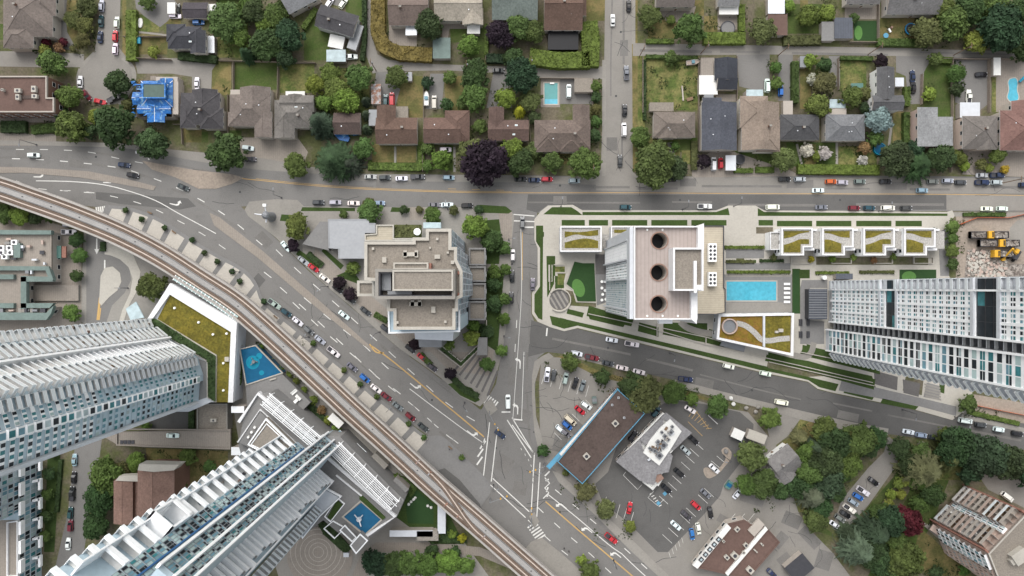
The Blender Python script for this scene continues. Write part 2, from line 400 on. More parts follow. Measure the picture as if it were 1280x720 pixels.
# --- commercial lots (south-east)
LOT = [(682,446),(700,447),(745,470),(800,484),(870,500),(905,510),(935,515),(985,575),(975,600),(990,640),(1040,690),(1070,730),(1090,780),(900,780),(846,727),(800,690),(745,635),(700,595),(681,575),(675,545),(674,480),(676,455)]
ground('parking_lot', 'asphalt_pale', [LOT, [(1110,545),(1120,552),(1122,580),(1085,632),(1052,668),(1040,660),(1052,625),(1085,585),(1105,565)],
       [(955,520),(990,512),(1003,520),(985,545),(965,560)], [(1220,590),(1300,600),(1300,645),(1255,622),(1235,612)],
       [(985,600),(998,640),(1020,680),(1060,720),(1100,780),(1000,780),(960,690)]], .032, 'worn pale asphalt of the shop parking lots')
ground('parking_lot_dark', 'asphalt_dark', [[(770,560),(800,520),(838,500),(880,505),(925,515),(942,530),(940,560),(905,605),(900,620),(878,645),(835,690),(822,690),(792,660),(752,625),(744,605),(760,590)]], .036, 'dark resurfaced restaurant parking lot')
b = MB()
for pts in [[(676,455),(668,480),(670,520),(677,545),(679,560),(684,566),(674,566),(668,540),(665,500),(665,470),(668,452),(676,446),(686,441),(692,446)],
            [(690,588),(700,592),(750,638),(800,684),(850,733),(842,738),(790,690),(740,640),(698,602)],
            [(842,474),(960,504),(1010,518),(1060,533),(1058,538),(1000,524),(950,510),(838,482)],
            [(604,505),(614,498),(622,512),(612,520)],[(661,645),(668,640),(674,652),(668,660)],[(1150,653),(1165,655),(1260,725),(1230,725)]]:
    b.prism(PP(pts), 0, .13)
tag(b.build('sidewalk', 'concrete'), 'raised concrete sidewalks and islands around the junction', 'sidewalk', kind='structure')
# medians and corner islands
ground('median', 'paver_beige', [[(-60,208),(30,209),(110,214),(160,224),(195,233),(192,238),(150,230),(100,222),(30,216),(-60,217)],
       [(262,266),(275,272),(330,315),(395,372),(460,430),(468,440),(455,432),(388,378),(322,322),(268,282)]], 0, 'long paved traffic medians in the main roads', h=.14)
ground('traffic_island', 'dirt', [[(178,201),(200,205),(240,212),(290,218),(305,222),(290,230),(270,236),(248,236),(220,222),(190,212)]], 0, 'dry dirt traffic island west of the junction', h=.12)

# --- the tower's block and the central block
BLK_E = [(668,284),(668,274),(676,264),(685,257),(716,256),(728,263),(895,263),(910,257),(944,257),(955,263),(1183,265),(1190,263),(1193,270),(1186,280),(1186,345),(1215,400),(1215,520),(1202,516),
         (1190,525),(1140,511),(1042,491),(1022,486),(1010,477),(960,467),(842,439),(722,410),(705,414),(688,409),(672,402),(665,392),(665,366),(672,356),(672,310),(668,300)]
ground('plaza', 'concrete_light', [BLK_E], 0, 'raised pale concrete terrace around the towers', h=.15)
BLK_C = [(306,262),(312,252),(345,249),(372,250),(380,258),(500,259),(600,259),(625,257),(638,262),(643,270),(640,300),(637,370),(634,400),(628,440),(618,478),(608,500),(600,508),(575,495),(557,477),(540,464),(500,436),(470,411),(440,384),(410,359),(385,336),(365,317),(345,297),(325,281),(310,270)]
ground('forecourt', 'concrete', [BLK_C], 0, 'raised concrete forecourt of the central block', h=.15)
# lawns and beds on the tower's block
zl = .156
GL = [[(679,268),(690,259),(714,259),(722,264),(728,269)],[(728,265),(895,265),(910,260),(912,269),(728,269)],[(947,260),(955,265),(1184,267),(1184,270),(947,270)],
      rect(702,275,731,282),rect(736,275,760,282),rect(765,275,809,282),rect(814,275,859,282),rect(864,275,908,282),rect(948,275,966,282),rect(971,276,1015,283),rect(1020,276,1064,283),rect(1070,276,1114,283),rect(1119,276,1152,283),
      [(670,282),(679,282),(678,400),(673,398),(668,390),(668,368),(675,358),(675,310),(670,302)],[(687,394.5),(740,406.5),(960,458.5),(960,465),(842,436),(722,407),(705,411),(690,406)],
      [(960,460),(1010,471),(1048,480),(1044,489),(1024,484),(1010,475),(960,464)],[(1056,486),(1093,495),(1090,500),(1054,491)],[(1103,498),(1148,508),(1144,512),(1100,504)],
      [(735,393),(782,404),(779,409),(737,399)],[(798,405),(820,410),(820,419),(798,414)],[(828,418),(880,428),(905,434),(905,430),(882,424),(830,412)],[(710,386),(730,391),(728,397),(708,392)],
      [(880,413),(905,418),(902,430),(860,420)],[(700,397),(708,399),(706,402),(697,400)],rect(907,325,945,329),rect(909,338,988,342),[(1005,432),(1095,452),(1090,462),(1000,442)],
      [(960,440),(1000,450),(1090,470),(1092,478),(1000,458),(960,448)],[(990,336),(1000,336),(1000,392),(990,392)],[(1008,430),(1018,432),(1018,446),(1008,443)],rect(1000,337,1012,348),[(1174,457),(1182,459),(1180,492),(1174,490)],[(736,382),(792,399),(789,408),(733,395)],[(799,403),(823,409),(823,421),(797,414)],[(829,403),(884,404),(884,428),(829,414)],[(886,411),(906,417),(906,433),(886,428)],[(958,443),(1010,451),(1094,474),(1092,487),(1000,462),(956,451)],[(1003,431),(1030,437),(1098,455),(1100,468),(1002,444)],[(683,320),(694,320),(694,352),(684,372)],[(694,345),(705,345),(705,360),(694,362)],rect(672,290,680,296)]
ground('verge', 'lawn_dark', GL, zl, 'trim dark green lawn strips around the tower block')
GL2 = [[(958,460),(1010,471),(1030,470),(1095,485),(1092,478),(1000,458),(960,450)],[(1132,470),(1154,476),(1152,494),(1128,488)],rect(920,323,930,325),[(834,405),(875,405),(880,415),(858,418),(838,412)],[(738,384),(786,399),(784,402),(738,389)],[(960,446),(1005,453),(1060,468),(1058,472),(1000,459),(960,450)],rect(1020,321,1160,331),rect(945,284,966,292),[(707,362),(716,364),(720,378),(745,379),(745,384),(712,382)]]
ground('planting_bed', 'soil', GL2, zl+.002, 'brown planting beds beside the tower lawns')
b = MB()
b.sheet(PP([(718,327),(729,329),(743,329),(745,377),(722,377),(718,365),(708,355)]), zl+.004)
b.mat(1).sheet([P(723+8*cos(a)*.9-11*sin(a)*.35, 360-11*sin(a)-8*cos(a)*.3) for a in [i*pi/10 for i in range(20)]], zl+.008)
b.sheet([P(1136+9*cos(a), 346-7*sin(a)) for a in [i*pi/10 for i in range(20)]], zl+.008)
b.mat(0).sheet(PP(rect(1124,337,1170,350)), zl+.004)
b.mat(0).sheet(PP(rect(991,337,999,392)), zl+.006)
b.mat(0).sheet(PP(rect(1067,26,1097,51)), .02); b.mat(1).sheet([P(1073+5*cos(a), 41-9*sin(a)) for a in [i*pi/10 for i in range(20)]], .026)
tag(b.build('putting_green', ['turf', 'turf_light']), 'smooth artificial turf greens with pale putting patches', 'turf', kind='structure')
ground('terrace_paving', 'paver_dark', [rect(744,318,758,343),[(1092,463),(1122,471),(1121,488),(1093,480)],[(1128,474),(1150,479),(1148,496),(1129,491)]], zl+.006, 'dark stone paving beside the towers')
ground('terrace_walk', 'concrete_grey', [[(744,343),(757,343),(757,378),(746,382)],[(1002,350),(1034,350),(1034,360),(1012,360),(1012,400),(1030,402),(1030,430),(1000,430),(1000,360)],
       [(1052,474),(1090,483),(1195,508),(1195,520),(1150,508),(1048,488)],[(1158,478),(1176,483),(1173,500),(1154,496)],[(907,329),(988,329),(988,337),(907,337)],[(905,343),(990,343),(990,391),(907,391)],
       [(907,312),(955,312),(955,323),(907,323)],[(718,308),(730,308),(730,316),(718,316)],[(1172,290),(1186,285),(1186,345),(1175,345)]], zl+.003, 'grey paved walks around the pool and towers')
ground('plaza_band', 'paver_dark', [[(566+7*k, 463+5.2*k),(568.5+7*k, 464.5+5.2*k),(590+5.5*k, 440+4*k),(588+5.5*k, 438.5+4*k)] for k in range(7)], .156, 'dark bands laid across the corner plaza')
ground('forecourt_lawn', 'lawn_dark', [[(378,259),(444,260),(444,264),(376,264)],[(490,259),(513,260),(512,265),(488,265)],[(600,256),(632,258),(640,264),(636,267),(600,266)],[(568,478),(590,485),(600,500),(594,503),(575,494),(560,480)],
       [(374,312),(402,332),(398,336),(370,318)],[(405,310),(430,332),(426,337),(402,314)],[(420,345),(440,336),(455,358),(440,352)],[(596,276),(624,274),(626,290),(624,330),(608,330)],[(606,340),(630,340),(622,440),(606,430)],[(470,392),(486,400),(483,405),(466,396)],[(352,268),(386,270),(372,278),(350,276)]], .156, 'narrow green beds around the central block')
ground('stone_paving', 'paver_beige', [[(640-18,260),(640,264),(640,300),(628,300)],[(395,310),(425,338),(470,375),(500,400),(540,440),(520,440),(470,400),(430,365),(388,325)],[(500,400),(550,440),(600,440),(618,436),(612,470),(560,462)],[(512,259),(530,259),(540,275),(512,275)]], .153, 'beige stone paving around the central building')
# --- south-west ground
ground('station_forecourt', 'concrete', [[(60,262),(140,262),(185,300),(250,345),(320,400),(350,440),(450,540),(560,650),(640,760),(360,760),(300,560),(290,500),(240,420),(150,400),(120,420),(100,400),(105,290)]], .026, 'concrete ground beneath and beside the railway')
ground('drop_off_lane', 'asphalt', [[(108,290),(131,290),(131,318),(150,322),(162,336),(164,350),(156,366),(140,382),(134,400),(130,420),(108,420)],[(95,545),(128,545),(122,590),(112,640),(105,690),(85,740),(62,740),(85,640)]], .034, 'grey access lane under the western tower')
ground('drop_off_island', 'concrete_light', [[(126,345),(131,335),(141,333),(150,341),(152,352),(147,363),(136,372),(127,382),(124,378)],[(131,300),(143,300),(165,315),(176,340),(172,362),(160,385),(155,402),(149,402),(153,388),(163,366),(166,348),(161,334),(150,324),(138,319),(131,318)]], 0, 'pale concrete island in the turning loop', h=.13)
ground('service_yard', 'paver_beige', [[(-40,262),(40,270),(85,285),(102,300),(102,420),(-40,420)]], .030, 'beige paved yard behind the green roofed shop')
ground('rubble_yard', 'rubble', [[(1209,312),(1235,312),(1245,325),(1262,330),(1290,330),(1290,352),(1205,352),(1207,330)]], .05, 'broken concrete rubble of the demolition site')
ground('dirt_yard', 'dirt', [[(1195,270),(1300,270),(1300,352),(1195,352)],[(1200,490),(1290,505),(1290,535),(1205,518)]], .01, 'bare brown dirt of the demolition site')
ground('concrete_pad', 'concrete', [[(1262,285),(1272,275),(1310,275),(1310,320),(1270,312),(1262,300)]], .02, 'pale concrete slab beside the yellow trucks')
ground('circle_plaza', 'paver_beige', [[(400+41*cos(i*pi/20), 696-38*sin(i*pi/20)) for i in range(40)]], 0, 'round paved drop-off court with pale rings', h=.2)
b = MB()
for r in (7, 12, 17, 23, 29, 35):
    c = [P(398+r*cos(i*pi/24), 690-r*sin(i*pi/24)) for i in range(48)]; b.ring([Vector((a.x, a.y)) for a in c], .18, .205, .212)
tag(b.build('paving_rings', 'concrete_light'), 'pale rings set into the round paved court', 'paving', kind='structure')
ground('park_lane', 'paver_beige', [[(440,720),(452,690),(470,678),(540,678),(600,684),(640,700),(640,712),(600,695),(540,690),(475,690),(462,705),(455,740)]], .040, 'curving service lane beside the dark hedge')
ground('side_lawn', 'lawn_dark', [[(330,480),(345,490),(420,555),(480,610),(520,600),(560,640),(580,680),(540,680),(500,650),(430,600),(380,560),(330,520)],[(60,560),(76,560),(68,690),(55,690)]], .042, 'dark planted strip between the station and the podium')
def rrect_w2(q, w, d, a=0):
    return [Vector((q[0]+x*cos(a)-y*sin(a), q[1]+x*sin(a)+y*cos(a))) for x, y in ((-w/2, -d/2), (w/2, -d/2), (w/2, d/2), (-w/2, d/2))]
# ------------------------------------------------------------------ markings
mw, my = MB(), MB()
ZM = .034
def dash(b, pts, w=.2, on=3.0, off=6.0, z=ZM, start=0):
    q = resample([P(*p).xy for p in smooth(pts, 6)], .5); n = int((on+off)/.5); k = int(on/.5)
    i = int(start/.5)
    while i+k < len(q):
        b.ribbon(q[i:i+k+1], w, z); i += n
def line(b, pts, w=.2, z=ZM, sm=True): b.ribbon([P(*p).xy for p in (smooth(pts, 6) if sm else pts)], w, z)
# western approach
dash(mw, [(-10,187),(60,187),(110,190),(152,199),(185,205)], .24); dash(mw, [(-15,198),(40,199),(95,203),(150,210),(180,219),(205,228),(232,240),(258,254),(280,268),(300,283),(330,308)], .3)
dash(mw, [(20,226),(50,236),(110,240),(160,250),(190,260),(215,272),(240,285),(265,300),(290,317)], .24); dash(mw, [(75,238),(140,243)], .3)
line(mw, [(45,226),(90,227),(130,231),(165,240),(195,251),(222,266),(250,281),(270,292)], .3)
# diagonal road: lane lines parallel to it
for pts in [[(345,312),(372,338),(420,380),(470,425),(520,470),(560,505),(600,530)],[(366,378),(405,414),(447,449),(480,478),(520,510),(560,545),(590,565)],[(350,359),(385,390),(430,432),(470,470),(500,492),(540,528),(580,560)],[(330,340),(352,357)],
            [(380,372),(420,405),(455,432),(480,456),(505,478)]]:
    dash(mw, pts, .28, 3.6, 6.2)
line(mw, [(512,486),(545,511),(580,537),(603,553)], .25); line(my, [(464,432),(485,447),(510,467),(545,496),(580,525),(605,546)], .45)
line(my, [(462,430),(470,440),(480,441)], .5)
for x, y, a in [(604,556,0),(601,566,0),(600,576,0)]: line(mw, [(x-4,y+5),(x+3,y-5)], .6, sm=False)
line(mw, [(606,548),(603,558)], .4, sm=False)
# south-east leg
line(my, [(682,627),(720,660),(760,694),(800,728)], .45); line(mw, [(685,618),(720,646),(760,680),(777,692)], .3)
for pts in [[(694,612),(730,642),(770,676),(810,712)],[(672,634),(700,660),(735,690),(770,722)],[(660,650),(690,678),(720,702)]]: dash(mw, pts, .28, 3.4, 5.5)
line(mw, [(777,692),(800,714),(830,740)], .28)
for k in range(4): line(mw, [(681+1*k, 595+10*k-(4 if k%2 else 0)), (687-1*k, 589+10*k)], .55, sm=False)
line(mw, [(681,597),(687,604),(681,610),(686,616),(679,623)], .4, sm=False)
# junction crosswalk lines
for A in [[(612,528),(604,598)],[(622,534),(614,602)],[(640,522),(668,568)],[(634,525),(664,572)],[(668,566),(664,640)],[(675,578),(671,646)],[(616,598),(662,640)],[(613,606),(658,648)],[(640,531),(668,568)]]:
    dash(mw, A, .35, .6, .35) if A[0][0] in (612,622,616,613) else line(mw, A, .35, sm=False)
def zebra(c0, c1, w, n):
    a, b_ = P(*c0).xy, P(*c1).xy; t = (b_-a).normalized(); nn = Vector((-t.y, t.x))
    for i in range(n):
        p = a+(b_-a)*(i/(n-1)); mw.ribbon([p-nn*w/2, p+nn*w/2], .55, ZM)
zebra((608,499),(619,507), 3.6, 5); zebra((665,656),(676,672), 4.0, 6); zebra((121,264),(134,262), 3.0, 6)
line(mw, [(627,515),(638,515)], .5, sm=False); line(mw, [(641,524),(653,525)], .5, sm=False)
for k in range(14):
    t = k/13; x = 651+14*t+6*sin(t*pi); y = 560+45*t
    if k % 2 == 0: line(mw, [(x,y),(x+1,y+2.6)], .18, sm=False)
# cross street
line(mw, [(642,276),(668,277)], .4, sm=False); line(mw, [(656,284),(667,284)], .5, sm=False); line(mw, [(642,268),(668,270)], .35, sm=False)
line(mw, [(651,284),(652,360),(648,430),(645,470),(641,525)], .18); dash(mw, [(646,400),(643,450)], .25); line(mw, [(684,410),(683,420)], .5, sm=False)
line(mw, [(655,440),(652,524)], .2); line(my, [(653,290),(653,350)], .2)
line(my, [(320,225),(380,231),(450,236),(560,240),(640,241),(800,241),(940,242),(1190,243),(1380,246)], .22)
line(my, [(320,223.4),(380,229.4),(450,234.4),(560,238.6),(640,239.6)], .16); dash(my, [(560,236),(640,238)], .15)
line(my, [(300,223),(320,225)], .3)
line(mw, [(186,190),(186,200)], .6, sm=False)
# faded wheel tracks of tar seams are in the asphalt; turn arrows
ARW = [(-2.4,.16),(-.2,.16),(.5,.5),(.7,1.0),(.2,1.0),(1.2,1.9),(2.0,.9),(1.4,1.0),(1.1,.1),(.3,-.3),(-2.4,-.16)]
def arrow(px, py, ang, s=1.0, mir=1):
    c = P(px, py); a = radians(ang)
    mw.sheet([Vector((c.x+s*(x*cos(a)-mir*y*sin(a)), c.y+s*(x*sin(a)+mir*y*cos(a)))) for x, y in ARW], ZM+.006)
for x, y, a, m in [(50,221,0,1),(137,228,0,1),(220,256,-12,1),(519,484,-38,1),(590,543,-38,1),(702,631,142,1),(734,661,142,1),(770,692,142,1),(647,510,90,1),(650,453,90,1)]: arrow(x, y, a, 1.0, m)
c = P(121,308); mw.sheet([Vector((c.x+x, c.y+y)) for x, y in ((-.25,3.0),(-.25,-1),(-.9,-1),(0,-3),(.9,-1),(.25,-1),(.25,3.0))], .05)
line(mw, [(131,325),(131,338)], .5, .05, sm=False); line(my, [(125,372),(122,400)], .8, .05); line(my, [(126,385),(124,400)], .4, .05)
# parking stalls
def stalls(p, q, n, dx, dy, w=.13, z=.045):
    for i in range(n):
        t = i/(n-1) if n > 1 else 0
        x, y = p[0]+(q[0]-p[0])*t, p[1]+(q[1]-p[1])*t
        line(mw, [(x,y),(x+dx,y+dy)], w, z, sm=False)
stalls((681,466),(736,482), 6, -4, 14); stalls((693,541),(732,500), 8, 9, 9); stalls((758,621),(792,640), 5, 3 if 0 else -5, 17)
stalls((843,565),(872,530), 0, 12, 10) if 0 else None
stalls((824,620),(868,552), 9, 11, 10); stalls((828,668),(880,610), 8, 12, 11); stalls((889,576),(896,570), 2, 12, 10); stalls((958,506),(975,500), 0, 0, 0)
line(mw, [(779,594),(797,612),(802,606)], .15, .045, sm=False); line(mw, [(779,594),(782,590)], .15, .045, sm=False)
line(mw, [(885,519),(897,530)], .25, .045, sm=False)
for i in range(7): line(my, [(861+4*i*.9, 517+2.5*i+4),(868+3.6*i, 510+4.2*i)], .16, .045, sm=False)
line(my, [(860,527),(878,545)], .16, .045, sm=False); line(my, [(870,514),(886,536)], .16, .045, sm=False)
for i in range(6): line(mw, [(812+2.3*i, 618+3.0*i),(815.5+2.3*i, 616+3*i)], .3, .046, sm=False)
line(mw, [(817,614),(810,622),(822,632),(830,624)], .14, .046, sm=False)
stalls((908,655),(932,655), 3, 11, -13); stalls((1047,655),(1095,600), 0, 1, 1)
stalls((836,690),(852,672), 5, 2, 7, .1) ; stalls((1150,130),(1152,70), 0, 0, 0)
tag(mw.build('road_markings', 'road_white'), 'white lane lines, arrows and crossings painted on the roads', 'markings', kind='structure')
tag(my.build('yellow_road_markings', 'road_yellow'), 'yellow centre lines painted on the roads', 'markings', kind='structure')
b = MB()
for x, y in [(831,617),(823,629)]: b.sheet([P(x+dx, y+dy) for dx, dy in ((-3,0),(0,-3),(3,0),(0,3))], .05)
tag(b.build('blue_parking_markings', 'sign_blue'), 'blue accessible parking squares beside the restaurant', 'markings', kind='structure')

# worn lanes, tar seams and patches of the old asphalt
b = MB(); rs = random.Random(21)
for pts in [[(-20,187),(60,188),(130,194),(200,206),(300,222),(420,229),(640,233),(900,233),(1300,235)],[(-20,198),(60,199),(150,212),(230,240),(300,284),(380,350),(470,430),(560,512)],[(350,372),(430,436),(520,516),(600,588)],[(365,330),(440,394),(520,455),(590,510)],[(660,252),(900,253),(1180,254)],
            [(690,630),(770,702),(850,775)],[(700,612),(800,705)],[(648,290),(646,400),(632,500)],[(661,290),(660,400),(660,500),(664,560)],[(690,425),(820,452),(1000,497),(1280,552)],[(768,-10),(766,100),(768,210)],[(780,-10),(780,210)],[(800,60),(1280,70)]]:
    q = resample([P(*p).xy for p in smooth(pts, 6)], 3.0); i = 0
    while i < len(q)-6:
        n_ = rs.randrange(5, 16); seg = q[i:i+n_]
        if len(seg) > 2:
            for o in (rs.choice((-.8, .8, 0, .3)),): b.ribbon(offset_line(seg, o+rs.uniform(-.3, .3)), rs.uniform(.5, 1.0), .0312)
        i += n_+rs.randrange(0, 5)
for x, y, w, d, r in [(700,250,5,3,0),(590,238,9,3,.05),(480,232,6,4,.03),(560,478,5,4,.7),(500,440,7,3,.7),(640,470,3,7,0),(655,520,5,5,.3),(630,580,6,6,.5),(780,60,3,6,0),(765,180,4,5,0),(880,480,7,4,.2),(1060,520,8,3,.22),(720,650,8,3,.72),(410,390,8,3,.7),(330,300,6,4,.8),(100,205,8,3,.1),(30,192,6,3,0),(1000,230,10,3,0),(1120,232,8,3,0),(860,228,6,3,0),(650,610,5,5,.2)]:
    b.sheet(rrect_w2(P(x, y), w, d, -r), .0316)
for x, y, w, d, r in [(990,650,7,5,.4),(1012,672,9,4,.8),(1030,700,6,7,.3),(985,705,8,5,.9),(940,625,9,3,.3),(720,535,12,5,.75),(905,650,5,3,.5),(700,555,5,6,.2),(975,675,4,6,.7)]: b.sheet(rrect_w2(P(x, y), w, d, -r), .0418)
tag(b.build('asphalt_patches', 'asphalt_worn'), 'worn wheel tracks and mended patches of the roads', 'road wear', kind='structure')
b = MB()
for _ in range(70):
    x, y = rs.choice([(rs.uniform(0,1280), rs.uniform(224,258)), (rs.uniform(640,664), rs.uniform(280,560)), (lambda t: (340+280*t+rs.uniform(-40,30), 320+230*t+rs.uniform(-10,30)))(rs.random()), (rs.uniform(610,680), rs.uniform(520,630)), (lambda t: (690+500*t, 420+115*t+rs.uniform(-8,22)))(rs.random()), (rs.uniform(760,788), rs.uniform(0,215)), (lambda t: (690+120*t+rs.uniform(-12,8), 625+95*t))(rs.random())])
    a = rs.choice([rs.uniform(0, pi), rs.uniform(-.2, .2), -.7+rs.uniform(-.1,.1)]); p = P(x, y).xy; seg = [p]
    for i in range(rs.randrange(4, 14)): a += rs.uniform(-.35, .35); seg.append(seg[-1]+Vector((cos(a), sin(a)))*1.4)
    b.ribbon(seg, rs.uniform(.10, .2), .0325)
for x, y in [(660,150),(655,445),(668,540),(575,470),(480,400),(380,330),(700,232),(850,250),(1050,250),(300,240),(120,196),(770,120),(776,40),(940,488),(760,435),(700,640),(620,560),(540,500),(640,330)]:
    q = P(x, y); b.sheet([Vector((q.x+.42*cos(i*pi/6), q.y+.42*sin(i*pi/6))) for i in range(12)], .0328)
for _ in range(45):
    x, y = rs.choice([(rs.uniform(680,740), rs.uniform(490,560)), (rs.uniform(860,1000), rs.uniform(610,700)), (rs.uniform(970,1060), rs.uniform(640,715)), (rs.uniform(760,900), rs.uniform(600,670)), (rs.uniform(1050,1100), rs.uniform(560,640))])
    a = rs.uniform(0, pi); p = P(x, y).xy; seg = [p]
    for i in range(rs.randrange(4, 12)): a += rs.uniform(-.5, .5); seg.append(seg[-1]+Vector((cos(a), sin(a)))*1.2)
    b.ribbon(seg, rs.uniform(.08, .16), .0425)
tag(b.build('tar_seams', 'tar_seam'), 'black tar seams and manhole lids in the roads', 'road wear', kind='structure')

# ------------------------------------------------------------------ elevated railway
HG = 9.0
gl = smooth([(-120,212),(-50,222),(0,236),(30,246.5),(60,257),(100,272),(150,293),(200,319),(250,351),(290,377),(320,402),(347,426.5),(374,451.5),(415,490),(440,513.5),(480,549.5),(512,579),(545,609.5),(595,653),(638,691),(690,737),(760,800)], 6)
gl = resample([P(x, y, HG).xy for x, y in gl], 2.0)
gw = thing('elevated_railway', 'curved elevated railway viaduct with two brown tracks and a grey walkway', 'railway', (P(320,402,0)))
def off(d): return offset_line(gl, d)
b = MB(); b.strip(off(4.35), off(-4.35), HG-.55, HG-2.2)
b.strip(off(-4.35), off(4.35), HG-2.2)
b.build('deck', 'guide_concrete', gw)
b = MB()
for s in (1, -1):
    b.strip(off(4.35) if s > 0 else off(-3.65), off(3.65) if s > 0 else off(-4.35), HG+.25, HG-.56)
b.build('parapet', 'guide_concrete', gw)
b = MB(); b.strip(off(1.15), off(-1.15), HG-.1, HG-.56); b.build('walkway', 'guide_walk', gw)
b = MB()
for d in (.95, -.95): b.strip(off(d+.06), off(d-.06), HG-.02, HG-.1)
w_ = resample([Vector((p.x, p.y)) for p in gl], 11)
for p in w_: b.box((p.x, p.y), .5, .3, HG-.1, HG+.05)
b.build('cable_cover', 'metal_dark', gw)
for s in (1, -1):
    b = MB(); b.strip(off(s*2.4+1.25), off(s*2.4-1.25), HG-.42, HG-.56)
    tr = b.build('track_bed', 'rail_bed', gw)
    b = MB()
    for d in (.72, -.72): b.strip(off(s*2.4+d+.08), off(s*2.4+d-.08), HG-.2, HG-.42)
    b.strip(off(s*(2.4+1.08)+.07), off(s*(2.4+1.08)-.07), HG+.1, HG-.42)
    b.build('running_rail', 'rail_steel', tr)
    b = MB(); b.strip(off(s*2.4+.2), off(s*2.4-.2), HG-.22, HG-.42); b.build('reaction_rail', 'reaction_rail', tr)
# crossover between the two tracks near the junction
def gnear(px, py):
    q = P(px, py, HG).xy; return min(range(len(gl)), key=lambda i: (gl[i]-q).length)
i0, i1 = gnear(535,600), gnear(602,660)
b = MB()
def xline(t0, t1, dd):
    pts = []
    for i in range(i0, i1+1):
        t = (i-i0)/(i1-i0); t = t*t*(3-2*t); pts.append(offset_line(gl, t0+(t1-t0)*t+dd)[i])
    return pts
for a_, z_ in ((-2.4, 2.4),):
    b.strip(xline(-a_, -z_, 1.1), xline(-a_, -z_, -1.1), HG-.07)
    cr = b.build('crossover_bed', 'rail_bed', gw)
    b = MB()
    for d in (.72, -.72): b.strip(xline(-a_, -z_, d+.08), xline(-a_, -z_, d-.08), HG+.05, HG-.07)
    b.build('running_rail', 'rail_steel', cr)
    b = MB(); b.strip(xline(-a_, -z_, .2), xline(-a_, -z_, -.2), HG+.03, HG-.07); b.build('reaction_rail', 'reaction_rail', cr)
for k, i in enumerate(range(i0-4, i1+4)):
    if k % 3 == 0:
        s = 1 if k < (i1-i0)/2 else -1
        p = gl[i]; t = (gl[i+1]-gl[i]).normalized(); n = Vector((-t.y, t.x)); c = p+n*s*2.4
        b = MB(); b.box(c, .5, 2.2, HG-.3, HG-.12, atan2(t.y, t.x)); b.build('switch_tie', 'rust', gw)
pl = resample(gl, 30)
for p in pl[1:-1]:
    b = MB(); b.cyl(p, 1.0, 0, HG-3.4, 14); b.cyl(p, 1.0, HG-3.4, HG-2.2, 14, 2.4); b.build('pillar', 'guide_concrete', gw)
# strip of pale plaza panels along the road, north-east of the viaduct
road_edge = smooth([(132,256),(160,259),(185,266.5),(207,277),(228,291),(250,305),(275,319.5),(297,331),(312,342),(322,356),(328,372),(339,384),(354,396),(368,407),(382,419),(396,430),(413,445),(436,464),(452,478),(466,491),(493,512),(509,526),(525,539),(536,545),(552,545),(570,560),(588,578),(604,594),(612,604),(613,616),(606,626)], 6)
road_edge = [P(x, y).xy for x, y in road_edge]
inner = [P(*q).xy for q in smooth([(126,275),(180,300),(240,335),(290,372),(330,404),(380,448),(430,492),(470,530),(520,575),(570,618),(600,640)], 8)]
def nearest(lst, p): return min(lst, key=lambda q: (q-p).length)
re_ = resample(road_edge, 1.0); in_ = resample(inner, .5); ins_ = [nearest(in_, p) for p in re_]
b = MB(); b.strip(re_, ins_, .14, 0)
tag(b.build('pavement', 'concrete_grey'), 'grey pavement between the diagonal road and the railway', 'pavement', kind='structure')
b = MB(); k = 0; i = 3; per, gap = 6, 2
while i+per < len(re_)-30:
    A = []; Bq = []
    for j in (i, i+per//2, i+per):
        d = ins_[j]-re_[j]; 
        if d.length < .1: continue
        d.normalize(); A.append(re_[j]+d*1.3); Bq.append(ins_[j])
    if len(A) == 3 and (A[0]-Bq[0]).length > 2: b.strip(A, Bq, .148)
    i += per+gap; k += 1
tag(b.build('plaza_paving', ['slab_pale', 'concrete']), 'row of pale concrete paving panels beside the railway', 'paving', kind='structure')
b = MB(); b.prism(PP([(664,677),(677,672),(700,690),(745,730),(775,765),(690,765),(645,700)]), 0, .14); tag(b.build('corner_pavement', 'concrete'), 'concrete corner pavement south of the junction', 'pavement', kind='structure')
b = MB(); b.prism(PP([(540,590),(556,585),(575,600),(600,630),(605,650),(590,645),(560,618)]), 0, .15)
tag(b.build('station_paving', 'asphalt_dark'), 'dark paving below the railway at the junction', 'paving', kind='structure')
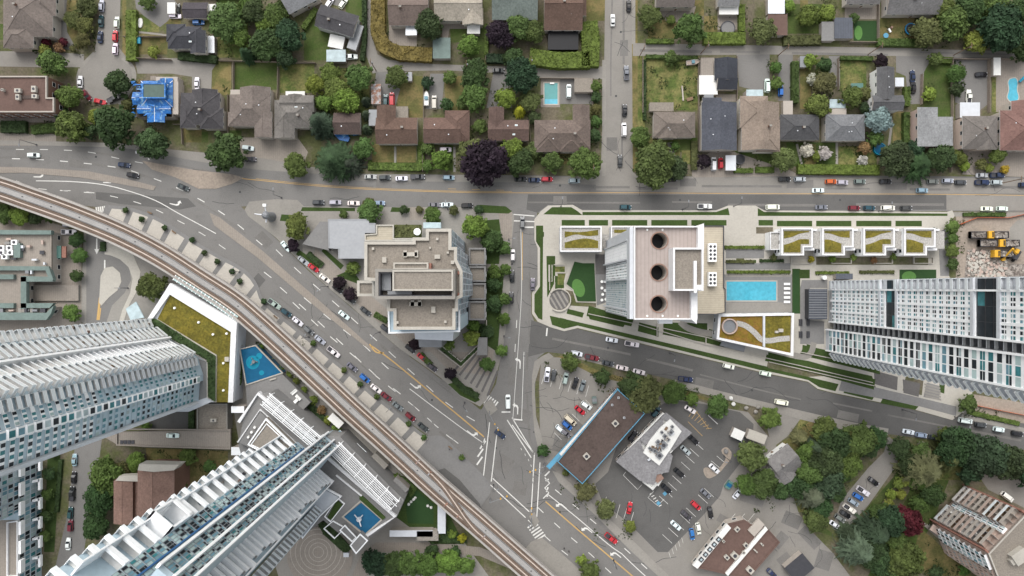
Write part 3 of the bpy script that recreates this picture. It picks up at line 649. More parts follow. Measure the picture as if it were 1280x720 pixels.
# ------------------------------------------------------------------ cars
def car_parts(kind):
    """x forward; metres. kinds: sedan, hatchback, van, pickup"""
    L = {'sedan': 4.6, 'hatchback': 4.4, 'van': 5.2, 'pickup': 5.5}[kind]; W = {'sedan': 1.82, 'hatchback': 1.84, 'van': 2.0, 'pickup': 1.98}[kind]
    belt = {'sedan': .88, 'hatchback': .98, 'van': 1.15, 'pickup': 1.05}[kind]; top = {'sedan': 1.44, 'hatchback': 1.66, 'van': 2.0, 'pickup': 1.8}[kind]
    h = L/2
    # cabin: x of the base rear, roof rear, roof front, base front
    cab = {'sedan': (-1.75, -1.15, .25, 1.0), 'hatchback': (-2.1, -1.85, .35, 1.15), 'van': (-2.5, -2.38, .9, 1.75), 'pickup': (-.85, -.7, .65, 1.3)}[kind]
    body = MB()
    xs = [-h, -h+.12, -h+.5, -1, 0, 1, h-.75, h-.25, h-.04]
    hw = [.72, .86, .97, 1, 1, 1, .96, .84, .66]
    tz = [belt-.14, belt-.05, belt, belt+.01, belt, belt-.03, belt-.12, belt-.22, belt-.36]
    secs = []
    for x, w_, z in zip(xs, hw, tz):
        w2 = w_*W/2
        secs.append([(x, -w2*.92, .22), (x, -w2, .5), (x, -w2*.97, z-.14), (x, -w2*.80, z), (x, w2*.80, z), (x, w2*.97, z-.14), (x, w2, .5), (x, w2*.92, .22)])
    for a, c in zip(secs, secs[1:]):
        for i in range(8):
            j = (i+1) % 8; body.face([a[i], a[j], c[j], c[i]][::-1])
    body.face(secs[0]); body.face(secs[-1][::-1])
    wb, wt = W/2*.86, W/2*.70
    x0, x1, x2, x3 = cab; zb = belt-.03
    r = lambda x, w, z: ((x, -w, z), (x, w, z))
    A, B_, C, D_ = r(x0, wb, zb), r(x1, wt, top-.04), r(x2, wt, top-.04), r(x3, wb, zb)
    m = (x1+x2)/2
    T0, T1, T2 = r(x1+.06, wt*.93, top), r(m, wt*.96, top+.03), r(x2-.06, wt*.93, top)
    for q in ([A[0], A[1], B_[1], B_[0]], [C[0], C[1], D_[1], D_[0]], [A[0], B_[0], C[0], D_[0]], [A[1], D_[1], C[1], B_[1]],
              [B_[0], B_[1], T0[1], T0[0]], [T0[0], T0[1], T1[1], T1[0]], [T1[0], T1[1], T2[1], T2[0]], [T2[0], T2[1], C[1], C[0]],
              [B_[0], T0[0], T1[0], C[0]], [T1[0], T2[0], C[0]], [B_[1], C[1], T1[1], T0[1]], [T1[1], C[1], T2[1]]): body.face(q)
    if kind == 'pickup':        # open load bed: raised sides
        for sy in (-1, 1): body.box((-1.78, sy*.86), 1.75, .12, belt-.02, belt+.16)
        body.box((-2.62, 0), .1, 1.6, belt-.02, belt+.14)
    def glass(q, sh=.10, out=.012):
        q = [Vector(p) for p in q]; c = sum(q, Vector())/4; n = (q[1]-q[0]).cross(q[2]-q[1]).normalized()
        if n.dot(c-Vector((0, 0, .7))) < 0: n = -n
        b = MB(); b.face([tuple(p+(c-p)*sh+n*out) for p in q]); return b
    parts = [('body', mesh_of(body, 'body', 'car_paint'), True, [])]
    parts.append(('windscreen', mesh_of(glass([D_[0], D_[1], C[1], C[0]]), 'windscreen', 'car_glass'), False, []))
    parts.append(('rear_window', mesh_of(glass([A[1], A[0], B_[0], B_[1]], .12), 'rear_window', 'car_glass'), False, []))
    for k in (0, 1): parts.append(('side_window', mesh_of(glass([A[k], B_[k], C[k], D_[k]], .14), 'side_window', 'car_glass'), False, []))
    if kind in ('van', 'hatchback') :
        pass
    if kind == 'pickup':
        b = MB(); b.box((-1.75, 0), 1.7, 1.5, belt+.0, belt+.03); parts.append(('load_bed', mesh_of(b, 'load_bed', 'metal_dark'), False, []))
    for sx in (-1, 1):
        for sy in (-1, 1):
            b = MB(); b.tube((sx*L*.30, sy*(W/2-.24), .33), (sx*L*.30, sy*(W/2+.0), .33), .33, 12); parts.append(('wheel', mesh_of(b, 'wheel', 'tyre'), False, []))
    for sy in (-1, 1):
        b = MB(); b.box((h-.17, sy*W*.30), .22, .34, belt-.34, belt-.235); parts.append(('headlight', mesh_of(b, 'headlight', 'lamp_clear'), False, []))
    return parts
CARP = {k: Proto(n, c, car_parts(k)) for k, n, c in (('sedan', 'parked_car', 'car'), ('hatchback', 'parked_car', 'car'), ('van', 'van', 'van'), ('pickup', 'pickup_truck', 'pickup truck'))}
CC = {'white': (.74, .74, .73), 'silver': (.38, .40, .42), 'grey': (.16, .165, .175), 'dark grey': (.055, .057, .062), 'black': (.014, .014, .016), 'red': (.45, .025, .035),
      'dark red': (.16, .02, .03), 'navy': (.018, .03, .075), 'blue': (.03, .14, .40), 'pale blue': (.26, .34, .42), 'teal': (.02, .06, .075), 'orange': (.5, .10, .03), 'beige': (.55, .50, .42)}
KN = {'s': 'sedan', 'h': 'hatchback', 'v': 'van', 'p': 'pickup'}
KW = {'s': 'saloon', 'h': 'hatchback', 'v': 'van', 'p': 'pickup'}
ORD = 'first second third fourth fifth sixth seventh eighth ninth tenth eleventh twelfth thirteenth fourteenth fifteenth'.split()
def cars(where, ang, lst, group, frm='from the left', z=.035):
    """cars in a row: (px, py, colour, kind[, angle]); WHERE ends the label"""
    n = len(lst); cnt = {}
    for e in lst: cnt[(e[2], e[3])] = cnt.get((e[2], e[3]), 0)+1
    for i, e in enumerate(lst):
        px, py, c, k = e[:4]; a = e[4] if len(e) > 4 else ang
        if n == 1: lab = f'{c} {KW[k]} {where}'
        elif cnt[(c, k)] == 1: lab = f'the only {c} {KW[k]} {where}'
        else: lab = f'{c} {KW[k]}, {ORD[i]} {frm} {where}'
        q = P(px, py, .8); col = [x*R.uniform(.9, 1.1) for x in CC[c]]
        CARP[KN[k]].place(lab, (q.x, q.y, z), radians(a+R.uniform(-1.5, 1.5)), group, color=col)
g = 'cars parked at the kerbs'
cars('in the row by the left kerb of the cul-de-sac', 90, [(127,7,'silver','h'),(126,26,'teal','s'),(125,46,'navy','s')], g, 'from the top')
cars('in the row right of the cul-de-sac road', 90, [(146,28,'white','h'),(144,45,'red','h'),(144,61,'white','h')], g, 'from the top')
cars('along the turning circle of the cul-de-sac', 90, [(100,102,'white','s'),(108,119,'dark red','s',-50),(125,127,'red','s',-14),(143,123,'dark grey','p',25)], g)
cars('in the drive right of the blue tarp house', 90, [(246,104,'white','s')], g)
cars('beside the dark shed at the top left', 0, [(248,28,'blue','h')], g); cars('nosed against the shed near the white trailer', 0, [(219,20,'white','h'),(222,12,'dark grey','s',90)], g)
cars('outside the taupe house by the western junction', -8, [(310,185,'white','h')], g); cars('half under the oak beside the western junction', 0, [(313,199,'dark grey','h')], g)
cars('on the drive above the dark tilted house', 55, [(412,3,'white','h'),(429,4,'white','h')], g); cars('tucked behind the tilted house by the lane', 3, [(438,71,'white','p')], g)
cars('nosed in behind the brown house', 90, [(482,125,'teal','h'),(490,124,'red','v')], g); cars('in the gravel yard right of the boat', 90, [(543,128,'beige','v')], g)
cars('in the shade beside the round trees by the alley', 90, [(625,126,'white','s'),(623,88,'dark grey','s',0)], g, z=.05)
cars('beside the turquoise backyard pool', 90, [(711,114,'white','v')], g)
cars('on the residential street beside the long hedge', 90, [(766,25,'white','s'),(786,7,'black','s')], g); cars('in the right-hand row of the residential street', 90, [(783,91,'grey','p'),(781,138,'black','s'),(780,162,'white','v'),(775,201,'dark grey','s')], g, 'from the top')
cars('parked before the slate blue roof house', 90, [(892,205,'white','v',90),(901,204,'red','h')], g); cars('in the drive right of the white walled house', 90, [(1141,95,'navy','s'),(1142,109,'black','s')], g)
cars('in the paved yard left of the white trailer', 0, [(1227,93,'black','s'),(1211,121,'white','p',90)], g); cars('beside the tan brown roof house by the narrow drive', 90, [(976,113,'blue','h')], g)
cars('beyond the white garage roof', 90, [(959,107,'white','v')], g); cars('beside the hedge below the second brown house', 0, [(557,187,'white','h')], g)
cars('in the row below the dry front lawns', 0, [(463,221,'silver','s'),(481,222,'dark grey','h'),(502,223,'white','s'),(522,221,'dark grey','p'),(561,222,'pale blue','h')], g)
cars('in the row on the kerb above the central block', 0, [(398,253,'dark grey','h'),(419,253,'silver','h'),(442,254,'white','s'),(474,254,'pale blue','h'),(543,256,'grey','s'),(559,256,'white','s'),(584,257,'black','h')], g)
cars('in the row beneath the purple leaved tree', 0, [(651,224,'black','s'),(668,225,'navy','s'),(684,224,'red','h'),(718,226,'silver','h')], g)
cars('half under the big spreading tree by the street corner', 0, [(820,222,'navy','h'),(839,224,'black','s')], g)
cars('along the kerb above the three-hole roof tower', 0, [(782,259,'teal','h'),(881,258,'white','p')], g)
cars('in the row against the long clipped hedge', 0, [(981,224,'black','s'),(1000,224,'silver','h'),(1039,227,'orange','h'),(1053,228,'silver','h'),(1075,227,'grey','h'),(1107,227,'black','s')], g)
cars('in the row right of the dark spreading trees', 0, [(1166,227,'grey','h'),(1185,226,'silver','h'),(1201,228,'dark grey','h'),(1228,219,'silver','s'),(1247,219,'navy','p'),(1228,228,'navy','p'),(1246,228,'silver','h'),(1281,231,'navy','h')], g)
cars('driving on the arterial road past the long hedge', 0, [(1023,238,'white','s'),(1153,238,'pale blue','h')], 'cars driving on the roads')
cars('in the row on the kerb above the townhouses', 0, [(966,259,'white','v'),(1027,259,'grey','s'),(1068,260,'dark red','h'),(1087,260,'teal','h'),(1110,260,'white','v'),(1133,260,'dark grey','h')], g)
cars('on the kerb above the demolition site', 0, [(1234,261,'white','s'),(1253,261,'white','h')], g)
cars('driving along the far western road', -8, [(42,194,'white','h',0),(155,206,'navy','s'),(166,219,'black','h',-10),(229,234,'dark grey','s',-24)], 'cars driving on the roads')
cars('by the pale panels of the diagonal road', -38, [(343,380,'silver','p'),(358,391,'teal','h'),(372,402,'white','s'),(386,413,'grey','h'),(400,425,'silver','s'),(417,440,'white','p'),(440,459,'grey','s'),(456,473,'blue','h'),(470,486,'white','s'),(483,496,'dark red','s'),(497,508,'grey','s'),(513,521,'dark red','h'),(529,534,'dark grey','s')], g)
cars('in the upper kerb row of the diagonal road', -38, [(357,308,'white','s',-50),(379,326,'silver','s'),(392,335,'red','s'),(406,348,'white','s'),(422,361,'black','h'),(438,374,'dark grey','h'),(457,389,'dark grey','s'),(482,411,'dark grey','h'),(513,436,'black','h'),(528,447,'red','s'),(540,459,'dark grey','s')], g)
cars('driving alone in the middle of the diagonal road', -38, [(430,394,'white','s')], 'cars driving on the roads')
cars('crossing the big junction', -38, [(625,543,'navy','s')], 'cars driving on the roads'); cars('waiting at the stop line of the big junction', 90, [(635,502,'white','v')], 'cars driving on the roads')
cars('on the lane markings below the brown shop', -40, [(764,673,'red','p')], 'cars driving on the roads')
cars('in the left kerb row of the cross street', 90, [(641,319,'white','h'),(640,345,'black','s'),(639,372,'black','h')], g, 'from the top')
cars('on the cross street beside the green lawns', 90, [(653,278,'grey','h'),(666,355,'grey','s')], 'cars on the cross street')
cars('in the row beside the hedge of the sloping street', -12, [(721,442,'white','h'),(740,447,'dark red','p'),(760,454,'dark grey','s'),(778,460,'white','s'),(799,465,'white','s')], g)
cars('on the kerb below the three-hole roof tower', -10, [(765,425,'white','s'),(790,430,'white','p')], g)
cars('driving on the sloping side street', -10, [(857,474,'navy','p',-6),(977,503,'white','v')], 'cars driving on the roads')
cars('on the kerb below the orange roof garden', -12, [(911,458,'white','h'),(957,467,'white','h')], g)
cars('at the kerb beside the leafy park corner', -10, [(1136,540,'white','s'),(1152,544,'pale blue','h'),(1168,547,'dark grey','h')], g)
cars('in the row at the far right of the sloping street', -8, [(1207,526,'white','v'),(1226,531,'dark grey','h'),(1249,537,'white','h'),(1272,542,'black','h')], g)
g2 = 'cars parked in the shop lots'
cars('in the stalls above the blue trimmed shop', 82, [(684,468,'white','p'),(692,469,'dark grey','h'),(707,473,'silver','h',78),(719,479,'black','s',72),(728,482,'grey','h',70)], g2, z=.05)
cars('in the slanted stalls along the blue trimmed shop', -40, [(733,507,'white','h',-36),(725,513,'red','s'),(713,525,'beige','v'),(709,532,'blue','h'),(701,537,'white','h'),(707,541,'grey','h')], g2, 'from the top', z=.05)
cars('in the gap between the two shop roofs', 50, [(820,515,'teal','h'),(791,545,'black','h')], g2, z=.05); cars('by the hatched bays above the restaurant', -30, [(863,512,'white','s')], g2, z=.05)
cars('in the stalls right of the restaurant', -42, [(867,550,'black','s'),(857,563,'silver','s'),(849,591,'black','s'),(833,611,'black','s')], g2, z=.05)
cars('by the small white shed of the lot', -30, [(922,547,'teal','h')], g2, z=.05); cars('alone beside the kerbed lot island', -42, [(893,586,'white','s')], g2, z=.05)
cars('alone at the lower left of the restaurant lot', 80, [(787,635,'red','s')], g2, z=.05)
cars('in the lower right stalls of the restaurant lot', -42, [(845,657,'white','s'),(858,644,'dark grey','s'),(870,632,'red','h'),(882,617,'grey','s')], g2, z=.05)
cars('on the pale lot above the low maroon roof', -80, [(888,641,'black','s'),(873,661,'white','h'),(865,668,'blue','h')], g2, z=.05); cars('under the round trees right of the restaurant lot', 50, [(922,617,'white','s')], g2, z=.05)
cars('in the row beside the grass at the wooded lot', -32, [(1092,602,'black','s',-38),(1079,614,'white','p'),(1073,621,'blue','h'),(1067,628,'pale blue','h'),(1062,636,'white','p'),(1057,643,'black','s'),(1050,648,'grey','h'),(1044,656,'white','s')], g2, 'from the top', z=.05)
cars('below the balconies of the brick block', -35, [(1259,621,'white','v')], g2, z=.05); cars('nosed to the bottom edge by the slate blue roof', -45, [(965,717,'navy','s')], g2, z=.05)
cars('on the lane beside the brick building', 88, [(93,575,'pale blue','s'),(92,597,'black','s'),(90,617,'black','p'),(88,641,'teal','h'),(88,657,'dark red','h'),(85,680,'white','s')], g, 'from the top', z=.05)
cars('on the concrete deck between the towers', 0, [(224,541,'white','s')], g, z=5.05)
cars('by the green roofed shop under the railway', 0, [(86,281,'silver','h'),(86,290,'white','p')], g, 'from the top', z=.05)
# ------------------------------------------------------------------ trees and hedges
def rdir(r): 
    z = r.uniform(-1, 1); a = r.uniform(0, 2*pi); s = math.sqrt(1-z*z); return Vector((s*cos(a), s*sin(a), z))
def leafq(b, p, n, s, r):
    t = n.orthogonal().normalized(); a = r.uniform(0, 2*pi); u = (t*cos(a)+n.cross(t)*sin(a))*s*r.uniform(.7, 1.3); v = n.cross(u).normalized()*s*r.uniform(.45, .9)
    b.face([p-u, p-v*.9, p+u, p+v])
def ico(b, c, rx, rz, r, jit=.15):
    bm = bmesh.new(); bmesh.ops.create_icosphere(bm, subdivisions=2, radius=1)
    vs = {}
    for v in bm.verts: k = 1+r.uniform(-jit, jit); vs[v.index] = Vector((c.x+v.co.x*rx*k, c.y+v.co.y*rx*k, c.z+v.co.z*rz*k))
    for f in bm.faces: b.face([vs[v.index] for v in f.verts])
    bm.free()
def crown_round(seed, nl, leaf, num, flat=.75, spread=.62):
    r = random.Random(seed); b = MB(); lobes = []
    for i in range(nl):
        a = i*2.399+r.uniform(-.3, .3); d = spread*math.sqrt((i+.3)/nl)*r.uniform(.85, 1.12)
        R0 = r.uniform(.24, .40) if nl > 6 else r.uniform(.4, .5)
        lobes.append((Vector((d*cos(a), d*sin(a), .75+flat*(.62-d*d)*r.uniform(.7, 1.15)*.9)), R0))
    core_n = len(lobes)
    for i in range(16):          # loose sprays at the rim break the outline
        a = r.uniform(0, 2*pi); d = r.uniform(.72, 1.0); lobes.append((Vector((d*cos(a), d*sin(a), r.uniform(.62, .95))), r.uniform(.07, .16)))
    for c, q in lobes[:core_n]: ico(b, c-Vector((0, 0, q*.12)), q*.80, q*.72, r)
    ico(b, Vector((0, 0, .75)), .5, .42, r)
    tot = sum(q*q for _, q in lobes)
    for c, q in lobes:
        for i in range(int(num*q*q/tot)):
            d = rdir(r)
            if d.z < -.35: d.z = -d.z
            p = c+d*q*r.uniform(.80, 1.16); n = (d+rdir(r)*.75+Vector((0, 0, .35))).normalized()
            leafq(b, p, n, leaf*r.uniform(.7, 1.4), r)
    return mesh_of(b, 'crown', 'leaf')
def crown_conifer(seed, tiers, nb, num_l=5, droop=.25, hgt=2.6):
    r = random.Random(seed); b = MB()
    b.cyl((0, 0), .30, .25, hgt*.9, 9, .03)
    for t in range(tiers):
        f = t/(tiers-1); z = .25+(hgt-.3)*f; rad = (1-f)**.8*r.uniform(.9, 1.05)+.05; n = max(5, int(nb*(1-f*.55)))
        for i in range(n):
            a = 2*pi*(i+r.random()*.8)/n; L = rad*r.uniform(.72, 1.12); d = Vector((cos(a), sin(a), 0)); s = Vector((-d.y, d.x, 0)); w = .075*r.uniform(.8, 1.4)*(.6+.6*(1-f))
            p0 = Vector((0, 0, z)); p1 = d*L*.55+Vector((0, 0, z-L*droop*.25)); p2 = d*L+Vector((0, 0, z-L*droop))
            b.face([p0-s*w*.4, p1-s*w, p1+s*w, p0+s*w*.4]); b.face([p1-s*w, p2, p1+s*w])
            for k in range(num_l):
                q = r.uniform(.3, .95); p = d*L*q+Vector((0, 0, z-L*droop*q*q)); sd = 1 if r.random() < .5 else -1
                tip = p+(d*.6+s*sd*r.uniform(.6, 1.1))*.17*r.uniform(.6, 1.2)+Vector((0, 0, -.02)); o = (d*.03)
                b.face([p-o, tip, p+o])
    return mesh_of(b, 'crown', 'leaf')
def trunk_mesh(seed, top, conif=False):
    r = random.Random(seed); b = MB(); b.tube((0, 0, 0), (0, 0, top*.6), .075, 8, r2=.05); b.tube((0, 0, top*.6), (0, 0, top), .05, 6, r2=.02)
    if not conif:
        for i in range(5):
            a = i*1.26+r.random(); b.tube((0, 0, top*r.uniform(.45, .7)), (.42*cos(a), .42*sin(a), top*r.uniform(.9, 1.15)), .03, 5, r2=.012)
    return mesh_of(b, 'trunk', 'bark')
TP = {}
for i in range(4): TP['d%d' % i] = Proto('tree', 'tree', [('crown', crown_round(11+i, 15+2*i, .085, 2600), True, []), ('trunk', trunk_mesh(i, .75), False, [])])
for i in range(2): TP['w%d' % i] = Proto('tree', 'tree', [('crown', crown_round(31+i, 26, .075, 2600, .6, .74), True, []), ('trunk', trunk_mesh(20+i, .75), False, [])])
for i in range(3): TP['c%d' % i] = Proto('conifer', 'tree', [('crown', crown_conifer(41+i, 15, 15+3*i, 9, .28, 2.5), True, []), ('trunk', trunk_mesh(9+i, .6, True), False, [])])
for i in range(2): TP['f%d' % i] = Proto('spreading_conifer', 'tree', [('crown', crown_conifer(51+i, 8, 20, 14, .16, 1.5), True, []), ('trunk', trunk_mesh(15+i, .6, True), False, [])])
for i in range(2): TP['b%d' % i] = Proto('shrub', 'shrub', [('foliage', crown_round(61+i, 6, .15, 800, .5, .5), True, []), ('stem', trunk_mesh(23+i, .6), False, [])])
TH = {'d': 1.35, 'w': 1.3, 'c': 2.6, 'f': 1.6, 'b': 1.25}
FC = {'dark': (.034, .058, .020), 'mid': (.060, .095, .024), 'bright': (.088, .130, .028), 'lime': (.125, .165, .030), 'olive': (.080, .088, .032), 'purple': (.017, .010, .015), 'fir': (.036, .056, .030),
      'greyfir': (.075, .095, .060), 'sage': (.125, .135, .060), 'silver': (.15, .175, .16), 'red': (.065, .009, .016), 'rust': (.17, .10, .045), 'deep': (.022, .042, .020), 'gold': (.24, .21, .02), 'blossom': (.34, .34, .27)}
FW = {'dark': 'dark green', 'mid': 'mid green', 'bright': 'bright green', 'lime': 'lime green', 'olive': 'dull olive', 'purple': 'dark purple', 'fir': 'deep green', 'greyfir': 'grey green', 'sage': 'pale sage', 'silver': 'silvery blue', 'red': 'crimson', 'rust': 'rusty brown', 'deep': 'blackish green', 'gold': 'golden', 'blossom': 'pale flowering'}
KWT = {'d': 'round leafy tree', 'w': 'broad crowned tree', 'c': 'pointed conifer', 'f': 'feathery conifer', 'b': 'shrub'}
def tree(px, py, r, kc, where, z0=0.0, grp=None):
    k, c = kc.split(' '); fam = k[0]
    key = k if len(k) > 1 else fam+str(R.randrange({'d': 4, 'w': 2, 'c': 3, 'f': 2, 'b': 2}[fam]))
    rm = r*S*1.0; hm = TH[fam]*rm*.62+z0; q = P(px, py, hm); rm *= (H-hm)/H
    col = [x*1.08*R.uniform(.88, 1.12) for x in FC[c]]; zs = R.uniform(.92, 1.1)
    name = {'d': 'big' if r > 17 else 'small' if r < 10 else 'mid-sized'}
    sz = '' if fam == 'b' else ('big ' if r > 18 else 'small ' if r < 10 else '')
    o = TP[key].place(f'{sz}{FW[c]} {KWT[fam]} {where}', (q.x, q.y, z0), R.uniform(0, 6.28), grp or ('shrubs in the yards and beds' if fam == 'b' else 'trees among the houses and streets'), color=col, scale=(rm*R.uniform(.94, 1.06), rm*R.uniform(.94, 1.06), rm*zs))
    return o
T = tree
T(91,25,11,'w olive','left of the cul-de-sac cars'); T(108,8,13,'w olive','at the top, left of the cul-de-sac'); T(105,32,12,'d olive','beside the cul-de-sac below another olive tree'); T(104,50,10,'d olive','just above the left driveway of the cul-de-sac')
T(58,53,6,'b red','outside the big taupe house at left'); T(80,53,6,'b red','second one right of the big taupe house'); T(57,63,8,'b lime','below the red shrub of the taupe house'); T(46,61,6,'b dark','left of the lime shrub at the taupe house'); T(74,59,7,'b rust','between two red shrubs of the taupe house'); T(92,61,5,'b olive','at the bend of the garden path')
T(67,80,18,'d mid','at the corner of the brown flat roof'); T(149,104,19,'d dark','on the turning circle beside the blue tarps'); T(87,121,17,'d mid','right of the brown flat roof'); T(76,139,10,'b dark','against the end of the brown flat roof'); T(89,158,21,'d mid','beside the road below the brown flat roof'); T(112,165,10,'d dark','squeezed between two big roadside trees')
T(144,159,26,'d dark','left of the blue tarp house by the road'); T(121,147,11,'d lime','at the left edge of the big roadside tree'); T(191,180,22,'d dark','on the roadside below the blue tarp house'); T(160,131,8,'b olive','at the corner of the blue tarps'); T(177,106,6,'b rust','above the left edge of the blue tarps')
T(192,65,8,'b lime','on the dry lawn of the dark grey house'); T(283,28,23,'w mid','right of the dark grey house at the top'); T(300,46,14,'d bright','below the broad tree at the top left'); T(306,66,12,'c deep','on the fence line above the green lawn'); T(184,2,11,'d mid','cut by the top edge above the hedge'); T(318,15,18,'d dark','cut by the top edge left of the tilted roof')
T(283,191,25,'d dark','beside the taupe houses at the western junction'); T(310,10,12,'w bright','at the top edge between two dark trees'); T(338,165,6,'b dark','between the two taupe houses')
T(335,55,22,'w dark','left of the tilted dark house'); T(362,45,20,'d deep','touching the tilted house hedge'); T(356,72,14,'d deep','at the lawn fence below the tilted house'); T(345,18,16,'w mid','behind the tilted grey roof corner'); T(330,30,13,'d bright','on the lawn left of the dark pair')
T(395,106,13,'d lime','beside the dry lawn of the taupe house'); T(412,92,13,'d bright','in the wild garden under the tilted house'); T(420,110,15,'w bright','amid the wild garden with the lattice'); T(450,97,18,'d mid','at the right corner of the wild garden'); T(405,128,12,'d bright','right of the second taupe house'); T(432,126,16,'w lime','at the bottom of the wild garden'); T(378,128,9,'d dark','against the taupe house corner')
T(396,151,21,'c fir','between the taupe roof and the turquoise tarp'); T(456,125,8,'c fir','highest one beside the rust roof shed'); T(457,142,8,'c fir','middle one beside the rust roof shed'); T(457,160,8,'c fir','lowest one beside the rust roof shed'); T(415,197,33,'f0 fir','sprawling over the road beside the dry lawns'); T(455,186,14,'d mid','right of the sprawling conifer'); T(370,207,16,'d mid','on the verge left of the sprawling conifer'); T(436,205,18,'f1 fir','overlapping the sprawling conifer by the road')
T(495,96,14,'d mid','at the alley bend above the red van'); T(536,31,20,'d dark','beside the brown house inside the rusty hedge'); T(586,58,15,'d bright','below the white sunroom'); T(625,43,17,'w purple','above the alley near the black pool cover'); T(593,93,20,'d dark','above another one beside the gravel yard'); T(593,121,18,'d mid','above the third brown house'); T(563,97,9,'b mid','left of the paired trees on the alley'); T(559,131,9,'b dark','in the dry yard behind the second brown house'); T(534,103,8,'b deep','on the fence of the boat yard'); T(577,130,8,'d mid','left of the paired dark trees')
T(648,35,17,'d mid','left of the roof with the black cover'); T(667,40,15,'d mid','touching the house with the black cover'); T(642,72,14,'d dark','behind the thick lime hedge at its left end'); T(651,94,22,'w deep','at the alley end left of the pool yard'); T(650,137,9,'c gold','left of the pool yard'); T(664,126,14,'d olive','against the wall of the pool yard'); T(633,122,14,'d lime','above the third brown roof'); T(668,147,9,'d dark','at the corner of the brown complex roof'); T(600,158,10,'d mid','between the second and third brown roofs')
T(606,203,29,'w1 purple','towering over the arterial road'); T(590,190,18,'d olive','left of the great purple tree'); T(640,188,16,'d bright','right of the great purple tree'); T(650,203,19,'d dark','between the purple tree and the kerb cars'); T(668,188,12,'d olive','below the third brown roof'); T(690,203,14,'d mid','in front of the brown complex house'); T(731,205,22,'d mid','on the corner of the residential street')
T(744,108,8,'b mid','topmost at the pool yard wall'); T(745,122,7,'b dark','second at the pool yard wall'); T(745,137,8,'b olive','third at the pool yard wall'); T(744,152,8,'b mid','fourth at the pool yard wall'); T(743,170,9,'b dark','lowest at the pool yard wall')
T(552,200,14,'d bright','in the front yard of the second brown house'); T(535,185,9,'b bright','below the second brown house'); T(535,207,8,'b mid','at the hedge corner by the dry lawns')
T(812,20,15,'d mid','right of the residential street at the top'); T(862,37,21,'d mid','above the alley beside the long lime hedge'); T(839,25,6,'b bright','on the dry lawn by the street'); T(953,38,18,'d olive','at the alley right of the round pool'); T(838,72,9,'b mid','along the top of the weedy plot'); T(818,205,28,'w0 mid','spreading over the corner of the residential street'); T(800,172,15,'d mid','below the weedy plot'); T(845,210,14,'w dark','at the right of the spreading corner tree'); T(880,202,9,'b purple','before the slate blue roof house'); T(844,183,6,'b mid','below the lone taupe house')
T(1034,16,11,'d lime','left of the bright turf lawn'); T(1010,20,13,'w bright','in the long lawn left of the grey shed'); T(1067,23,7,'b mid','at the left corner of the bright turf'); T(986,8,8,'d lime','beside the glass roof at the top')
T(1158,40,20,'w olive','right of the round trampoline'); T(1190,30,20,'w mid','at the top right above the alley'); T(1178,10,15,'w bright','cut by the top edge right of the grey roof'); T(1222,52,16,'d lime','in the thick wood above the alley'); T(1212,12,20,'w dark','cut by the top edge in the thick wood'); T(1250,35,30,'w deep','at the right in the thick wood'); T(1272,58,18,'d dark','at the right edge above the alley'); T(1240,8,18,'d mid','cut by the top edge at the far right'); T(1275,12,18,'w dark','in the top right corner')
T(1101,77,10,'d purple','above the white walled house'); T(1098,151,18,'d silver','below the white walled house'); T(1030,104,16,'d olive','in the garden above the grey hip roof'); T(1022,132,16,'d bright','between the dark hip roof and the garden'); T(1063,121,15,'d mid','left of the white walled house'); T(1080,117,9,'b olive','right of the turquoise garden frame'); T(970,85,8,'b mid','upper one left of the long hedge'); T(970,104,8,'b mid','lower one left of the long hedge'); T(1012,76,9,'b bright','at the left of the alley garden'); T(1030,82,10,'d dark','at the alley garden corner'); T(1080,135,8,'d dark','behind the grey hip roof'); T(1195,92,12,'w mid','at the right of the green plot'); T(1168,75,9,'b mid','at the top of the green plot'); T(1162,118,9,'b lime','left side of the green plot'); T(1195,112,9,'b dark','at the fence of the green plot'); T(1015,100,8,'b blossom','by the pale garden path')
T(978,200,16,'w olive','left end of the clipped front hedge'); T(1008,188,9,'b blossom','with white flowers in the front garden'); T(1030,192,9,'b blossom','right of another flowering one in the garden'); T(1020,195,7,'b lime','between two flowering shrubs'); T(1080,185,8,'b rust','beside the round blue pool at the front'); T(1093,172,11,'d mid','below the silvery tree'); T(1078,200,7,'b blossom','by the end of the clipped hedge')
T(1120,200,22,'w dark','at the left of the dark spreading trees'); T(1152,205,24,'f1 dark','in the middle of the dark spreading trees'); T(1175,198,18,'w dark','at the right of the dark spreading trees'); T(1142,188,14,'d deep','behind the dark spreading trees'); T(1199,197,10,'d bright','right of the dark spreading trees'); T(1247,193,12,'d mid','in the round bed of the right forecourt'); T(1225,206,8,'b olive','left in the round bed of the forecourt'); T(1236,210,6,'b lime','front of the round bed of the forecourt'); T(1255,212,6,'b gold','right in the round bed of the forecourt'); T(1205,208,7,'b lime','below the stucco house')
